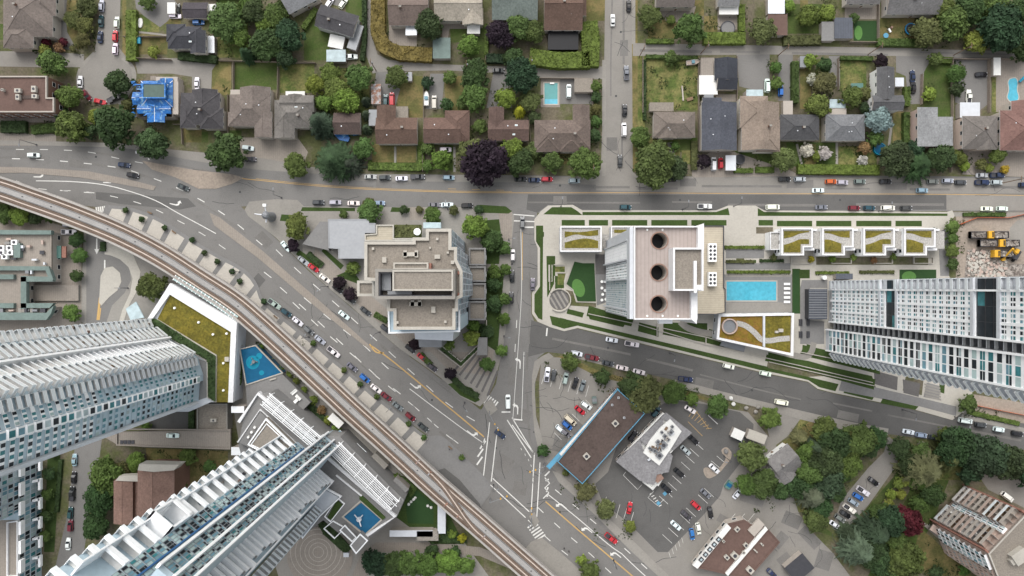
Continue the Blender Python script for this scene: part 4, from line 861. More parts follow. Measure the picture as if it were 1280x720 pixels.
# central block
T(371,283,17,'d bright','beside the steel sculpture plaza'); T(367,307,9,'d purple','upper left on the diagonal kerb'); T(424,353,9,'d purple','second on the diagonal kerb'); T(438,368,9,'d purple','third on the diagonal kerb'); T(519,430,8,'d purple','below the lavender canopy'); T(563,467,8,'d purple','at the corner plaza bed')
T(462,265,16,'d mid','on the verge above the grey metal roof'); T(461,257,9,'w olive','by the kerb above the grey metal roof'); T(541,269,12,'d mid','on the verge above the mid-rise'); T(567,263,7,'d olive','at the kerb above the mid-rise'); T(598,262,6,'d dark','at the right end of the upper verge')
T(594,283,18,'d bright','at the right corner above the terraces'); T(615,301,15,'d dark','above the stepped terraces'); T(630,310,9,'d mid','highest one on the cross street'); T(618,340,10,'d mid','beside the second stepped terrace'); T(632,337,8,'d mid','beside the kerb, second on the cross street'); T(617,355,10,'d dark','beside the third stepped terrace'); T(617,380,11,'d dark','beside the lowest stepped terrace'); T(631,374,8,'d mid','third on the cross street kerb'); T(630,399,9,'d mid','fourth on the cross street kerb'); T(609,414,9,'d dark','right of the walled garden'); T(627,438,8,'d bright','at the striped corner plaza'); T(609,455,10,'d mid','alone on the striped corner plaza')
T(592,406,9,'d bright','upper one in the walled garden'); T(590,422,11,'d lime','middle one in the walled garden'); T(561,431,8,'b bright','left one in the walled garden'); T(441,335,9,'d bright','left of the mid-rise by its steps'); T(430,268,6,'b mid','on the verge left of the leafy pair'); T(505,262,6,'b dark','in the short verge bed'); T(524,262,5,'b olive','right of the short verge bed'); T(512,333+60,6,'b mid','below the left corner of the mid-rise')
# platform block shrubs
T(848,322,5,'b lime','x') if 0 else None
for i, (x, y, c) in enumerate([(967,322,'olive'),(1014,324,'gold'),(1040,324,'lime'),(1067,322,'lime'),(1117,321,'bright'),(1168,289,'dark'),(1092,325,'rust')]):
    T(x, y, 4.5, 'b '+c, f'{ORD[i]} from the left in the townhouse front gardens')
for i, (y, r_) in enumerate([(283,9),(298,8),(313,9),(330,8)]): T(1190, y, r_, 'd mid' if i % 2 else 'd bright', f'{ORD[i]} from the top by the demolition site')
# south-east
T(713,453,12,'d mid','in the dry bed above the shop stalls'); T(753,471,11,'d dark','right of the shop stalls'); T(790,482,17,'d dark','at the top corner of the blue trimmed shop'); T(805,493,22,'w olive','over the top corner of the blue trimmed shop'); T(843,490,15,'w mid','on the bank of the side street'); T(865,499,9,'b bright','right end of the bank of the side street'); T(896,508,16,'d mid','beside the white gate posts'); T(963,523,15,'d bright','by the lane down to the small grey house'); T(939,570,20,'d olive','right of the kerbed lot island'); T(932,605,14,'d mid','below the olive tree at the lot edge'); T(955,605,18,'w mid','left of the small grey house'); T(975,613,13,'d dark','under the small grey house')
T(732,614,14,'d olive','at the tip of the blue trimmed shop'); T(757,636,13,'d olive','on the lower bed of the restaurant lot'); T(788,658,8,'d lime','at the end of the lower lot bed'); T(707,567,0.1,'b olive','x') if 0 else None; T(679,563,8,'b dark','at the kerb corner by the blue trim'); T(707,591,5,'b olive','on the bank left of the blue trim tip'); T(738,712,13,'d mid','on the pavement at the bottom edge'); T(727,700,7,'b lime','left of the tree at the bottom edge')
T(1003,548,13,'f0 sage','above the small grey house'); T(1030,536,16,'w mid','left end of the wood by the side street'); T(1045,555,22,'w dark','in the wood left of the gravel drive'); T(1075,550,22,'d mid','in the wood by the gravel drive entrance'); T(1092,548,16,'w dark','at the gravel drive entrance'); T(1030,575,22,'w dark','in the wood right of the small grey house'); T(1060,580,18,'d mid','beside the gravel drive'); T(1012,590,18,'d mid','below the small grey house roof'); T(1035,600,20,'w fir','in the lower wood near the gravel drive'); T(1018,622,24,'f1 greyfir','at the lower end of the wood'); T(1045,615,14,'d dark','at the left edge of the gravel drive'); T(1020,650,16,'d mid','at the lower loop of the drive')
T(1125,560,14,'d dark','right of the gravel drive entrance'); T(1150,565,14,'d mid','behind the little utility hut'); T(1163,590,34,'f0 sage','spreading beside the brick block'); T(1190,575,22,'f1 olive','behind the sage conifer'); T(1195,558,24,'w dark','along the side street at the lower right'); T(1230,570,28,'w deep','in the row along the lower right street'); T(1262,578,24,'w dark','right in the row along the lower right street'); T(1285,590,20,'d deep','cut by the right edge at the lower street'); T(1212,590,16,'d deep','above the brick block corner'); T(1165,618,16,'d dark','at the left corner of the brick block'); T(1150,630,12,'d mid','beside the crimson tree'); T(1134,651,18,'w red','on the lawn left of the brick block')
for i, (x, y) in enumerate([(1122,604),(1126,618),(1114,618),(1110,630),(1104,640),(1118,640),(1112,650),(1130,602)]): T(x, y, 7, 'b lime', f'clipped round, {ORD[i]} from the top in the park bed')
T(1100,668,26,'f1 fir','at the lower middle of the park'); T(1078,690,28,'f0 greyfir','at the bottom left of the park'); T(1112,650,20,'w deep','between the parked row and the crimson tree'); T(1130,700,24,'w mid','at the bottom right of the park'); T(1110,715,16,'d mid','cut by the bottom edge in the park'); T(1062,668,14,'f1 fir','beside the lowest parked car of the row'); T(1100,700,18,'w dark','at the bottom of the park'); T(1170,715,10,'b dark','on the lawn below the brick block'); T(1205,712,8,'b mid','at the lower wall of the brick block')
T(1210,505,12,'d mid','by the orange netting on the side street')
# south-west
T(190,358,19,'d mid','between the turning loop and the green roof'); T(89,391,11,'d bright','right of the green roofed shop'); T(96,300,10,'d dark','top one right of the green roofed shop'); T(99,320,10,'w mid','second one right of the green roofed shop'); T(96,345,9,'d dark','third one right of the green roofed shop')
for i, (x, y, r_) in enumerate([(5,268,12),(25,270,13),(45,271,10),(62,270,9)]): T(x, y, r_, ['w mid','d bright','w dark','d mid'][i], f'{ORD[i]} from the left above the green roofed shop')
T(135,595,22,'w mid','left of the brown brick block'); T(125,625,22,'w dark','left of the lower brown brick block'); T(120,655,18,'d dark','lowest beside the lane'); T(150,590,14,'w olive','above the brown brick block'); T(170,578,12,'w bright','at the ramp above the brown brick block'); T(235,570,12,'d mid','on the dry lawn between the towers'); T(262,582,8,'b mid','right on the dry lawn between the towers'); T(225,608,10,'d mid','right of the brown brick block'); T(183,533,7,'d bright','at the west tower foot')
for i, (x, y, r_) in enumerate([(64,565,8),(62,592,8),(60,618,8),(58,645,8),(57,670,8)]): T(x, y, r_, 'd dark' if i % 2 else 'd mid', f'{ORD[i]} from the top before the low glass terraces')
for i, x in enumerate([470,492,512,535,560,582]): T(x, 703+3*(i % 2), 17 if i < 5 else 13, ['w deep','w dark','d mid','d mid','w bright','d bright'][i], f'{ORD[i]} from the left in the clump at the bottom edge')
T(540,688,9,'d dark','left one on the curving service lane'); T(568,690,9,'d dark','right one on the curving service lane')
for i, (x, y) in enumerate([(326,435),(338,452),(350,462),(360,470),(370,476),(380,487)]): T(x, y, 5, 'b lime' if i % 2 else 'b bright', f'{ORD[i]} in the row between the play pool and the railway')
for i, (x, y, c) in enumerate([(392,500,'bright'),(402,512,'rust'),(410,525,'lime'),(420,535,'bright'),(430,548,'dark'),(448,566,'dark'),(470,580,'dark'),(480,600,'mid'),(497,598,'bright'),(505,610,'dark'),(490,612,'dark'),(545,668,'mid'),(578,672,'gold'),(565,668,'lime')]): T(x, y, 6, 'b '+c, f'{ORD[i]} from the top along the planted strip by the viaduct' if i < 11 else f'{ORD[i-11]} in the bed below the dark green lawn')
for i, (x, y) in enumerate([(157,263),(177,274),(206,285),(240,300),(256,316),(272,327),(290,339),(300,352),(330,377)]): T(x, y, 4, 'b dark', f'{ORD[i]} from the left along the pale plaza panels')
for i, (x, y) in enumerate([(392,429),(430,463),(450,480),(471,496),(511,530),(530,547),(577,572)]): T(x, y, 4, 'b mid', f'{ORD[i]} from the top along the lower pale plaza panels')

def hedge(pts, w, h, c, where, px_h=None):
    r = random.Random(len(where)*7+int(pts[0][0])); hh = h
    line_ = [P(x, y, hh).xy for x, y in pts]; line_ = resample(line_, .8)+[line_[-1]]
    if (line_[-1]-line_[-2]).length < .05: line_.pop()
    wm = w*S*(H-h)/H; L = offset_line(line_, wm/2*.9); Rr = offset_line(line_, -wm/2*.9); b = MB()
    b.strip(L, Rr, h*.88, 0)
    for q, s in ((0, 0), (-1, -1)):
        b.face([(L[q].x, L[q].y, 0), (Rr[q].x, Rr[q].y, 0), (Rr[q].x, Rr[q].y, h*.88), (L[q].x, L[q].y, h*.88)])
    ln = sum((c_-a).length for a, c_ in zip(line_, line_[1:])); n = int(min(5200, ln*(wm+2*h*.5)*4.2)); s = .33
    for i in range(n):
        j = r.randrange(len(line_)-1); t = r.random(); a = L[j].lerp(L[j+1], t); d = Rr[j].lerp(Rr[j+1], t); f = r.random()
        if r.random() < .72: p = Vector((*a.lerp(d, f), h*(.88+r.uniform(-.08, .14)+.05*sin(j*.7+f*5)))); nn = Vector((0, 0, 1))
        else:
            k = r.choice((0, 1)); e = (a-d).normalized()*(1 if k else -1); q = (a if k else d)+e*r.uniform(-.1, .25); p = Vector((q.x, q.y, h*r.uniform(.1, .95))); nn = Vector((e.x, e.y, .4))
        leafq(b, p, (nn+rdir(r)*.8).normalized(), s*r.uniform(.7, 1.4), r)
    q = line_[len(line_)//2]
    o = b.build('hedge', 'leaf_fine', color=[x*.80 for x in FC[c]], loc=(q.x, q.y, 0))
    return tag(o, f'{FW[c]} hedge {where}', 'hedge', 'hedges around the yards')
FC['leafgold'] = (.155, .12, .035); FC['lime'] = (.105, .145, .028); FW['leafgold'] = 'rusty gold'
Hd = hedge
Hd([(163,12),(163,75)], 14, 2.2, 'lime', 'tall and straight, right of the cul-de-sac'); Hd([(222,69),(270,74)], 10, 2.2, 'dark', 'below the dark grey house'); Hd([(153,73),(153,40)], 3, .8, 'olive', 'x') if 0 else None
Hd([(0,158),(31,158)], 16, 2, 'dark', 'at the left below the brown flat roof'); Hd([(38,162),(72,158)], 12, 2, 'mid', 'right of the gate below the brown flat roof')
Hd([(472,-8),(472,40),(480,58),(500,66),(540,68)], 19, 2.6, 'leafgold', 'wrapping the corner of the brown house'); Hd([(455,-5),(455,50),(452,75)], 6, 2.2, 'dark', 'between the tilted house and the lane'); Hd([(378,35),(395,10)], 7, 1.8, 'bright', 'along the tilted house lawn')
Hd([(608,72),(642,73)], 12, 2.2, 'deep', 'above the alley near the purple tree'); Hd([(662,70),(700,75),(738,74)], 22, 3.2, 'lime', 'thick, below the black pool cover'); Hd([(738,82),(739,52),(736,26)], 24, 3.2, 'lime', 'thick, right of the black pool cover'); Hd([(608,30),(608,68)], 5, 2, 'bright', 'at the left of the greenish roof')
Hd([(460,207),(526,209)], 10, 1.2, 'bright', 'along the front of the dry lawns'); Hd([(526,178),(527,212)], 8, 1.6, 'bright', 'right side of the dry lawns')
Hd([(808,51),(843,51)], 6, 1.6, 'bright', 'thin, above the alley by the dry lawn'); Hd([(880,47),(932,47)], 16, 2.4, 'lime', 'long and clipped above the alley'); Hd([(928,5),(928,38)], 8, 2.4, 'lime', 'upright, right of the round pool'); Hd([(806,74),(806,150)], 4, 1.4, 'dark', 'at the left edge of the weedy plot'); Hd([(808,70),(872,72)], 5, 1.4, 'mid', 'along the top of the weedy plot')
Hd([(980,50),(1027,49)], 13, 2, 'olive', 'above the alley below the long lawn'); Hd([(995,76),(995,128)], 9, 2.4, 'mid', 'long and upright beside the drive'); Hd([(1034,8),(1034,26)], 16, 2.4, 'lime', 'beside the grey shed'); Hd([(1098,52),(1160,53)], 10, 2, 'mid', 'below the tan yard with the trampoline'); Hd([(1000,22),(1022,24)], 8, 1.6, 'bright', 'across the long lawn')
Hd([(998,211),(1100,212)], 13, 2, 'lime', 'clipped along the arterial road'); Hd([(1051,72),(1092,73)], 5, 1.4, 'mid', 'at the top of the alley vegetable plot'); Hd([(1135,108),(1135,132)], 8, 2, 'bright', 'upper, beside the white walled house'); Hd([(1134,140),(1134,178)], 8, 2, 'mid', 'lower, left of the flat grey roof'); Hd([(1165,74),(1190,75)], 8, 1.6, 'bright', 'at the alley above the green plot')
Hd([(918,213),(942,213)], 6, 1.2, 'bright', 'below the small shed of the slate house'); Hd([(1240,190),(1256,190)], 5, 1, 'mid', 'x') if 0 else None; Hd([(868,176),(868,212)], 8, 1.4, 'olive', 'left of the purple shrub'); Hd([(945,212),(968,212)], 8, 1.2, 'bright', 'below the tan brown roof house')
Hd([(906,309),(956,309)], 4, 1, 'lime', 'upper, in the pool courtyard'); Hd([(908,327),(943,327)], 4, .9, 'olive', 'middle, in the pool courtyard'); Hd([(909,340),(988,340)], 4, .9, 'lime', 'lower, right above the pool deck'); Hd([(950,326),(980,326)], 4, .9, 'dark', 'left of the townhouse gardens'); Hd([(1020,341),(1062,341)], 4, .9, 'lime', 'left, above the glass tower'); Hd([(1075,340),(1118,340)], 4, .9, 'olive', 'right, above the glass tower')
Hd([(384,317),(403,332)], 8, 1, 'dark', 'upper, on the diagonal kerb'); Hd([(468,392),(484,402)], 7, 1, 'mid', 'on the diagonal kerb under the mid-rise'); Hd([(563,470),(580,487),(598,496)], 8, 1.2, 'dark', 'curving at the corner plaza'); Hd([(525,442),(538,456)], 7, 1, 'mid', 'beside the red car on the diagonal kerb')
Hd([(128,302),(128,314)], 7, 1, 'dark', 'on the tip of the turning loop'); Hd([(75,575),(70,640)], 5, 1.2, 'dark', 'beside the long footpath at lower left'); Hd([(1210,515),(1275,530)], 6, .8, 'bright', 'low, on the verge right of the glass tower'); Hd([(1205,268),(1258,268)], 5, 1, 'mid', 'along the top of the demolition site')

for x, y, r_, k_, w_ in [(1008,565,15,'d mid','behind the sage conifer in the wood'),(1060,560,17,'w mid','in the heart of the wood'),(1000,608,16,'w dark','at the lower left edge of the wood'),(1050,592,15,'d mid','by the bend of the gravel drive in the wood'),(1025,632,15,'w dark','above the lower loop of the drive'),(1085,560,13,'d dark','at the right edge of the wood'),(1140,580,16,'w dark','left of the spreading sage conifer'),(1180,545,12,'d mid','at the kerb beside the wooded corner'),(1090,690,20,'w dark','deep in the bottom park clump'),(1120,678,16,'d mid','right in the bottom park clump'),(1150,600,13,'d mid','under the sage conifer by the park bed'),(1020,560,13,'c fir','rising from the middle of the wood'),(1100,640,13,'d mid','by the upper cars of the parked row')]: T(x, y, r_, k_, w_)
# ------------------------------------------------------------------ houses
def win_mesh(b, c, n, w, h, glass=1):
    """a framed window on a wall at c (centre), outward normal n (2D)"""
    t = Vector((-n.y, n.x)); 
    def q(u, v, o): return (c.x+t.x*u+n.x*o, c.y+t.y*u+n.y*o, c.z+v)
    for (u0, u1, v0, v1) in ((-w/2-.08, w/2+.08, -h/2-.08, -h/2), (-w/2-.08, w/2+.08, h/2, h/2+.08), (-w/2-.08, -w/2, -h/2, h/2), (w/2, w/2+.08, -h/2, h/2)):
        b.face([q(u0, v0, .06), q(u1, v0, .06), q(u1, v1, .06), q(u0, v1, .06)], 0)
        b.face([q(u0, v1, .06), q(u1, v1, .06), q(u1, v1, 0), q(u0, v1, 0)], 0)
    b.face([q(-w/2, -h/2, .03), q(w/2, -h/2, .03), q(w/2, h/2, .03), q(-w/2, h/2, .03)], glass)
    return b
def roof_wing(b, corners, e, kind, pitch, over):
    """corners: 4 ccw points of the eave rectangle (Vector2). mats: 0 shingle 1 ridge 2 fascia 3 gable wall"""
    c = ccw(corners); w = (c[1]-c[0]).length; d = (c[3]-c[0]).length
    ex = (c[1]-c[0]).normalized(); ey = (c[3]-c[0]).normalized()
    V = lambda p, z: Vector((p.x, p.y, z)); lines = []
    if kind == 'flat':
        b.prism(c, e-.25, e+.1, 2, top=0); return e+.1
    if kind == 'shed':
        z1 = e+pitch*d; 
        b.face([V(c[0], e), V(c[1], e), V(c[2], z1), V(c[3], z1)], 0); b.face([V(c[0], e-.2), V(c[1], e-.2), V(c[1], e), V(c[0], e)], 2); 
        b.face([V(c[1], e-.2), V(c[2], e-.2), V(c[2], z1), V(c[1], e)], 3); b.face([V(c[3], e-.2), V(c[0], e-.2), V(c[0], e), V(c[3], z1)], 3); b.face([V(c[2], e-.2), V(c[3], e-.2), V(c[3], z1), V(c[2], z1)], 3)
        return z1
    if kind == 'hip':
        if w >= d: r0 = c[0]+ex*d/2+ey*d/2; r1 = c[1]-ex*d/2+ey*d/2; z = e+pitch*d/2; L = [(0, 1, r1, r0), (1, 2, r1), (2, 3, r0, r1), (3, 0, r0)]; hips = [(0, r0), (3, r0), (1, r1), (2, r1)]
        else: r0 = c[0]+ex*w/2+ey*w/2; r1 = c[3]+ex*w/2-ey*w/2; z = e+pitch*w/2; L = [(0, 1, r0), (1, 2, r1, r0), (2, 3, r1), (3, 0, r0, r1)]; hips = [(0, r0), (1, r0), (2, r1), (3, r1)]
        for q in L: b.face([V(c[q[0]], e), V(c[q[1]], e)]+[V(x, z) for x in q[2:]], 0)
        lines = [(V(c[i], e), V(r, z)) for i, r in hips]+[(V(r0, z), V(r1, z))]
    else:
        if kind == 'gx': r0 = (c[0]+c[3])/2; r1 = (c[1]+c[2])/2; z = e+pitch*d/2; b.face([V(c[0], e), V(c[1], e), V(r1, z), V(r0, z)], 0); b.face([V(c[2], e), V(c[3], e), V(r0, z), V(r1, z)], 0); g = ((3, 0, r0), (1, 2, r1))
        else: r0 = (c[0]+c[1])/2; r1 = (c[3]+c[2])/2; z = e+pitch*w/2; b.face([V(c[1], e), V(c[2], e), V(r1, z), V(r0, z)], 0); b.face([V(c[3], e), V(c[0], e), V(r0, z), V(r1, z)], 0); g = ((0, 1, r0), (2, 3, r1))
        for i, j, r in g: b.face([V(c[i], e), V(c[j], e), V(r, z)], 3)
        lines = [(V(r0, z), V(r1, z))]
    for p, q in lines:
        if (p-q).length > .3: b.tube(p+Vector((0, 0, .02)), q+Vector((0, 0, .02)), .10, 4, m=1)
    n = 4
    for i in range(n): b.face([V(c[i], e-.22), V(c[(i+1) % n], e-.22), V(c[(i+1) % n], e), V(c[i], e)], 2)
    return z
def rrect(x0, y0, x1, y1, h, rot=0, piv=None):
    px, py = piv or ((x0+x1)/2, (y0+y1)/2); a = radians(rot); out = []
    for x, y in rect(x0, y0, x1, y1):
        dx, dy = x-px, y-py; out.append(P(px+dx*cos(a)-dy*sin(a), py+dx*sin(a)+dy*cos(a), h).xy)
    return ccw(out)
def house(label, col, wings, wall=(.48, .44, .39), e=4.6, pitch=.42, rot=0, extra='', name='house', cat='house', group='houses', fascia='render_white', windows=True, over=.45):
    x0 = min(w[0] for w in wings); x1 = max(w[2] for w in wings); y0 = min(w[1] for w in wings); y1 = max(w[3] for w in wings)
    piv = ((x0+x1)/2, (y0+y1)/2); c0 = P(*piv, e); t = thing(name, label, cat, (c0.x, c0.y, 0), 0, group)
    wb, rb = MB(), MB(); info = []
    for i, w in enumerate(wings):
        ee = e+(w[5] if len(w) > 5 else 0)+i*.013
        c = rrect(*w[:4], ee, rot, piv); ins = inset(c, min(over, .2*min((c[1]-c[0]).length, (c[2]-c[1]).length)))
        wb.walls(ins, 0, ee-.02); z = roof_wing(rb, c, ee, w[4], pitch, over); info.append((c, ins, ee, z))
    wo = wb.build('wall', 'painted', t, color=wall)
    c = [x*.70 for x in col]; ro = rb.build('roof', ['shingle', 'shingle', fascia, 'stucco'], t, color=c)
    r = random.Random(int(x0*7+y0))
    cb = None
    nw = 0
    if windows:
        for c, ins, ee, z in info:
            ins = ccw(ins)
            for i in range(4):
                a, b_ = ins[i], ins[(i+1) % 4]; L = (b_-a).length; d = (b_-a).normalized(); n = Vector((d.y, -d.x)); m = (a+b_)/2
                if n.dot(-m) < .25*m.length or L < 2.4: continue
                for k in range(min(3, max(1, int(L/3.2)))):
                    f = (k+.5)/min(3, max(1, int(L/3.2))); p = a.lerp(b_, f)
                    win_mesh(MB_ := MB(), Vector((p.x, p.y, ee-1.35)), n, 1.3, 1.1).build('window', ['white_paint', 'glass_dark'], t); nw += 1
    if 'door' in extra or windows:
        c, ins, ee, z = info[0]; ins = ccw(ins); best = max(range(4), key=lambda i: -((ins[i]+ins[(i+1) % 4])/2).y*(1 if c0.y > 0 else -1))
        a, b_ = ins[best], ins[(best+1) % 4]; d = (b_-a).normalized(); n = Vector((d.y, -d.x)); p = a.lerp(b_, .5)+d*.9
        bm_ = MB(); win_mesh(bm_, Vector((p.x, p.y, 1.1)), n, .95, 2.0, 1); bm_.build('door', ['white_paint', 'wood'], t)
    c, ins, ee, z = info[0]; m = sum(c, Vector((0, 0)))/4; ax = (c[1]-c[0]); ay = (c[3]-c[0])
    if 'c' in extra.split():
        q = m+ax*r.uniform(-.22, .22)+ay*r.uniform(-.1, .1); b = MB(); b.box(q, .8, .6, ee, z+.7, m=0); b.box(q, .95, .75, z+.7, z+.82, m=1); b.build('chimney', ['brick', 'concrete'], ro)
    for k in range(extra.split().count('v')):
        q = m+ax*r.uniform(-.3, .3)+ay*r.choice((-1, 1))*r.uniform(.12, .2); b = MB(); zz = ee+(z-ee)*.45; b.cyl(q, .14, zz-.2, zz+.5, 8); b.cyl(q, .22, zz+.5, zz+.6, 8); b.build('roof_vent', 'metal_light', ro)
    for k in range(extra.split().count('s')):
        q = m+ax*r.uniform(-.28, .28)+ay*r.choice((-1, 1))*.2; b = MB(); zz = ee+(z-ee)*.5; b.box(q, 1.0, .9, zz-.3, zz+.22, m=0); b.sheet(rrect_w(q, .8, .7), zz+.235, 1); b.build('skylight', ['white_paint', 'glass_pale'], ro)
    return t
def rrect_w(q, w, d, a=0):
    return [Vector((q[0]+x*cos(a)-y*sin(a), q[1]+x*sin(a)+y*cos(a))) for x, y in ((-w/2, -d/2), (w/2, -d/2), (w/2, d/2), (-w/2, d/2))]
TAU, GB, DG, BR, SL, LG, TN, RB, GN, CR = (.215, .18, .16), (.19, .165, .145), (.07, .071, .082), (.155, .10, .078), (.095, .102, .125), (.27, .275, .285), (.30, .24, .195), (.25, .13, .11), (.20, .235, .215), (.43, .385, .32)
house('big taupe hip roofed house in the top left corner', TAU, [(4,-14,66,46,'hip'),(4,30,42,60,'hip'),(40,-20,70,20,'hip')], e=5.5, extra='c v v')
house('dark grey hip roofed house above the dark hedge', DG, [(210,33,252,61,'hip'),(238,38,257,67,'gy'),(208,30,232,52,'hip')], extra='v s', e=5)
house('charcoal garage roof at the top left by the blue car', (.09,.08,.09), [(229,3,260,23,'gx')], e=3, name='garage', cat='garage', windows=False, group=None)
house('charcoal house of many hips right of the blue tarps', (.085,.08,.085), [(226,116,275,156,'hip'),(240,112,272,140,'gy'),(250,135,279,161,'hip'),(225,130,245,160,'hip')], extra='v v c', e=5)
house('taupe house with white eaves left of its twin', TAU, [(287,118,338,158,'hip'),(300,109,338,135,'gy'),(318,140,340,172,'gy'),(285,140,305,158,'hip')], extra='v v v', e=5)
house('greyer taupe house, the right one of the twins', (.20,.185,.17), [(343,125,390,160,'hip'),(350,119,392,140,'gx'),(343,145,368,173,'gy'),(360,118,378,150,'gy')], extra='v c s', e=5)
house('pale grey metal roof cut by the top edge, tilted', LG, [(350,-28,394,10,'gx')], rot=-28, e=4.5, extra='v')
house('dark slate house turned at an angle to the lane', (.085,.082,.088), [(396,12,446,40,'gx')], rot=17, e=5.5, pitch=.3, extra='c v', wall=(.6,.6,.58))
house('brown roofed house inside the rusty gold hedge', (.20,.155,.135), [(486,-12,536,32,'gx'),(486,-16,505,10,'gy')], extra='v v c', e=4.5)
house('cream roofed house with a white sunroom', CR, [(543,-12,603,26,'gx'),(578,10,604,31,'gy')], extra='v v', e=4.5)
house('greenish grey roofed house cut by the top edge', GN, [(615,-20,672,25,'gx')], extra='v v', e=4.5)
house('brown roofed house above the black pool cover', BR, [(680,-20,728,38,'gx'),(700,-24,733,20,'gy')], extra='v v c', e=4.5)
house('rust brown house below the red van', BR, [(470,147,522,180,'gx'),(471,132,495,162,'gy')], extra='v c', e=4.5)
house('rust brown house right of the white boat, second in its row', (.165,.105,.085), [(530,147,576,179,'gx'),(556,138,587,177,'hip')], extra='v v', e=4.5)
house('rust brown house with skylights, third in its row', (.15,.10,.085), [(610,150,661,176,'gx'),(611,134,630,160,'gy')], extra='s s v', e=4.5)
house('sprawling brown hip roofed house below the turquoise pool', (.185,.145,.125), [(668,150,738,187,'hip'),(716,131,737,180,'gy'),(670,160,700,190,'hip'),(700,165,728,190,'hip')], extra='c v v', e=5)
house('dark brown garage roof left of the turquoise tarp', (.13,.095,.085), [(417,141,451,168,'gx')], e=3.2, name='garage', cat='garage', extra='v', windows=False, group=None)
house('lone taupe house on the weedy plot', (.22,.185,.16), [(817,140,869,172,'hip'),(823,152,846,173,'gy')], extra='v v s', e=4.5)
house('long slate blue roofed house behind the red car', SL, [(877,128,921,188,'gy'),(878,122,902,140,'flat',-1)], extra='v v v', e=5.5, pitch=.3)
house('slate garage with a white lean-to by the alley', (.055,.06,.075), [(893,73,922,101,'gy'),(896,99,921,112,'shed')], e=3.6, name='garage', cat='garage', windows=False, group=None)
house('tan brown roofed house with a white roof deck', TN, [(927,128,974,188,'gy'),(925,120,960,160,'hip'),(945,150,975,190,'hip')], extra='s v c', e=5.5, wall=(.6,.56,.5))
house('dark grey hip roofed cottage right of the tan roof', (.10,.10,.105), [(975,143,1024,175,'hip')], extra='v c', e=4.5)
house('mid grey hip roofed cottage left of the silvery tree', (.20,.205,.215), [(1032,143,1081,176,'hip')], extra='v v v', e=4.5)
house('grey gabled house with white walls above the silvery tree', (.125,.125,.13), [(1096,84,1118,125,'gy'),(1090,119,1129,138,'gx')], extra='v v', e=6, wall=(.75,.75,.73))
house('flat pale grey roofed house right of the tall hedge', (.30,.305,.31), [(1147,134,1172,183,'flat'),(1165,146,1191,182,'flat',-.4)], e=5.5, extra='', wall=(.55,.42,.37))
house('grey brown house with a white carport at the right', (.20,.18,.165), [(1203,145,1247,186,'hip'),(1222,158,1246,187,'gy')], extra='v c', e=5.5, wall=(.6,.5,.43))
house('red brown roofed house cut by the right edge', (.25,.145,.125), [(1250,138,1300,188,'hip'),(1264,126,1300,165,'gy')], extra='v', e=5.5)
house('long grey roof cut by the top edge left of the wood', (.19,.185,.185), [(1108,-16,1175,18,'gx')], extra='s v v c', e=4.5)
house('grey roof cut by the top edge above the bright turf', (.20,.19,.185), [(1058,-24,1100,5,'gx')], extra='v', e=4.5)
house('taupe roof cut by the top edge above the dry lawn', (.19,.165,.15), [(820,-22,868,9,'gx')], extra='v', e=4.5)
house('pale grey roof with a white awning at the top edge', (.26,.26,.26), [(897,-20,924,8,'gx')], extra='', e=4)
house('small grey cottage with white gables in the wood', (.23,.22,.215), [(966,562,1000,596,'gx'),(962,575,985,600,'gy')], rot=-38, extra='c', e=4.5, wall=(.7,.7,.68))
# small roofs and sheds
def shed(label, px0, py0, px1, py1, mat, h=2.6, rot=0, roofkind='flat', name='shed', cat='shed', wall='stucco', color=None):
    c = rrect(px0, py0, px1, py1, h, rot); m = sum(c, Vector((0, 0)))/4
    t = thing(name, label, cat, (m.x, m.y, 0)); b = MB(); b.walls(inset(c, .15), 0, h-.12); b.build('wall', wall, t)
    b = MB(); b.prism(c, h-.12, h, bottom=True); ro = b.build('roof', mat, t, color=color)
    return t
shed('bright white flat roof beside the slate garage', 874,94,897,118, 'render_white', 3); shed('weathered beige roof terrace left of the slate garage', 876,73,892,94, 'paver_beige', 3)
shed('green flat roofed shed by the alley', 541,47,563,73, 'green_faded', 2.8); shed('rust streaked roof shed above the red van', 464,105,476,130, 'rust', 2.8); shed('grey lean-to left of the rust brown house', 461,137,471,157, 'metal_grey', 2.8)
shed('blue grey glass roof below the tilted house', 408,62,432,77, 'glass_pale', 2.8); shed('white roof deck beside the tilted house', 411,44,430,60, 'render_white', 3, 12); shed('slate blue side roof of the tilted house', 438,30,450,62, 'metal_grey', 3.2, 18)
shed('blue grey porch roof in the stone patio', 507,31,521,44, 'metal_light', 2.8); shed('white roofed sunroom of the cream house', 584,30,600,42, 'render_white', 2.9); shed('brown pool shed beside the white van', 718,98,741,115, 'gravel_roof', 2.8)
shed('small grey shed by the slate blue house forecourt', 907,194,920,213, 'metal_light', 2.6); shed('grey flat shed beside the lime hedge', 1027,27,1043,51, 'concrete_grey', 2.6); shed('slate grey garden garage beside the turf lawn', 1043,22,1066,48, 'slate_panel', 2.9)
shed('brown shed with a skylight by the long lawn', 960,18,984,44, 'tar_brown', 2.8); shed('pale ribbed glass roof at the top edge', 960,-6,981,17, 'metal_light', 2.8); shed('white awning above the round pool', 899,8,923,18, 'render_white', 2.6)
shed('pale pink flat roof above the mid grey cottage', 1035,134,1058,143, 'stucco', 2.8); shed('white walled roof terrace above the mid grey cottage', 1037,124,1057,135, 'glass_pale', 3); shed('little pale shed left of the dark grey cottage', 979,126,991,143, 'stucco', 2.6)
shed('grey carport beside the white walled house', 1119,97,1130,108, 'metal_light', 2.6); shed('white slatted carport of the grey brown house', 1200,128,1225,147, 'metal_light', 3); shed('tiny grey shed at the alley hedge', 1000,70,1009,84, 'metal_grey', 2.4)
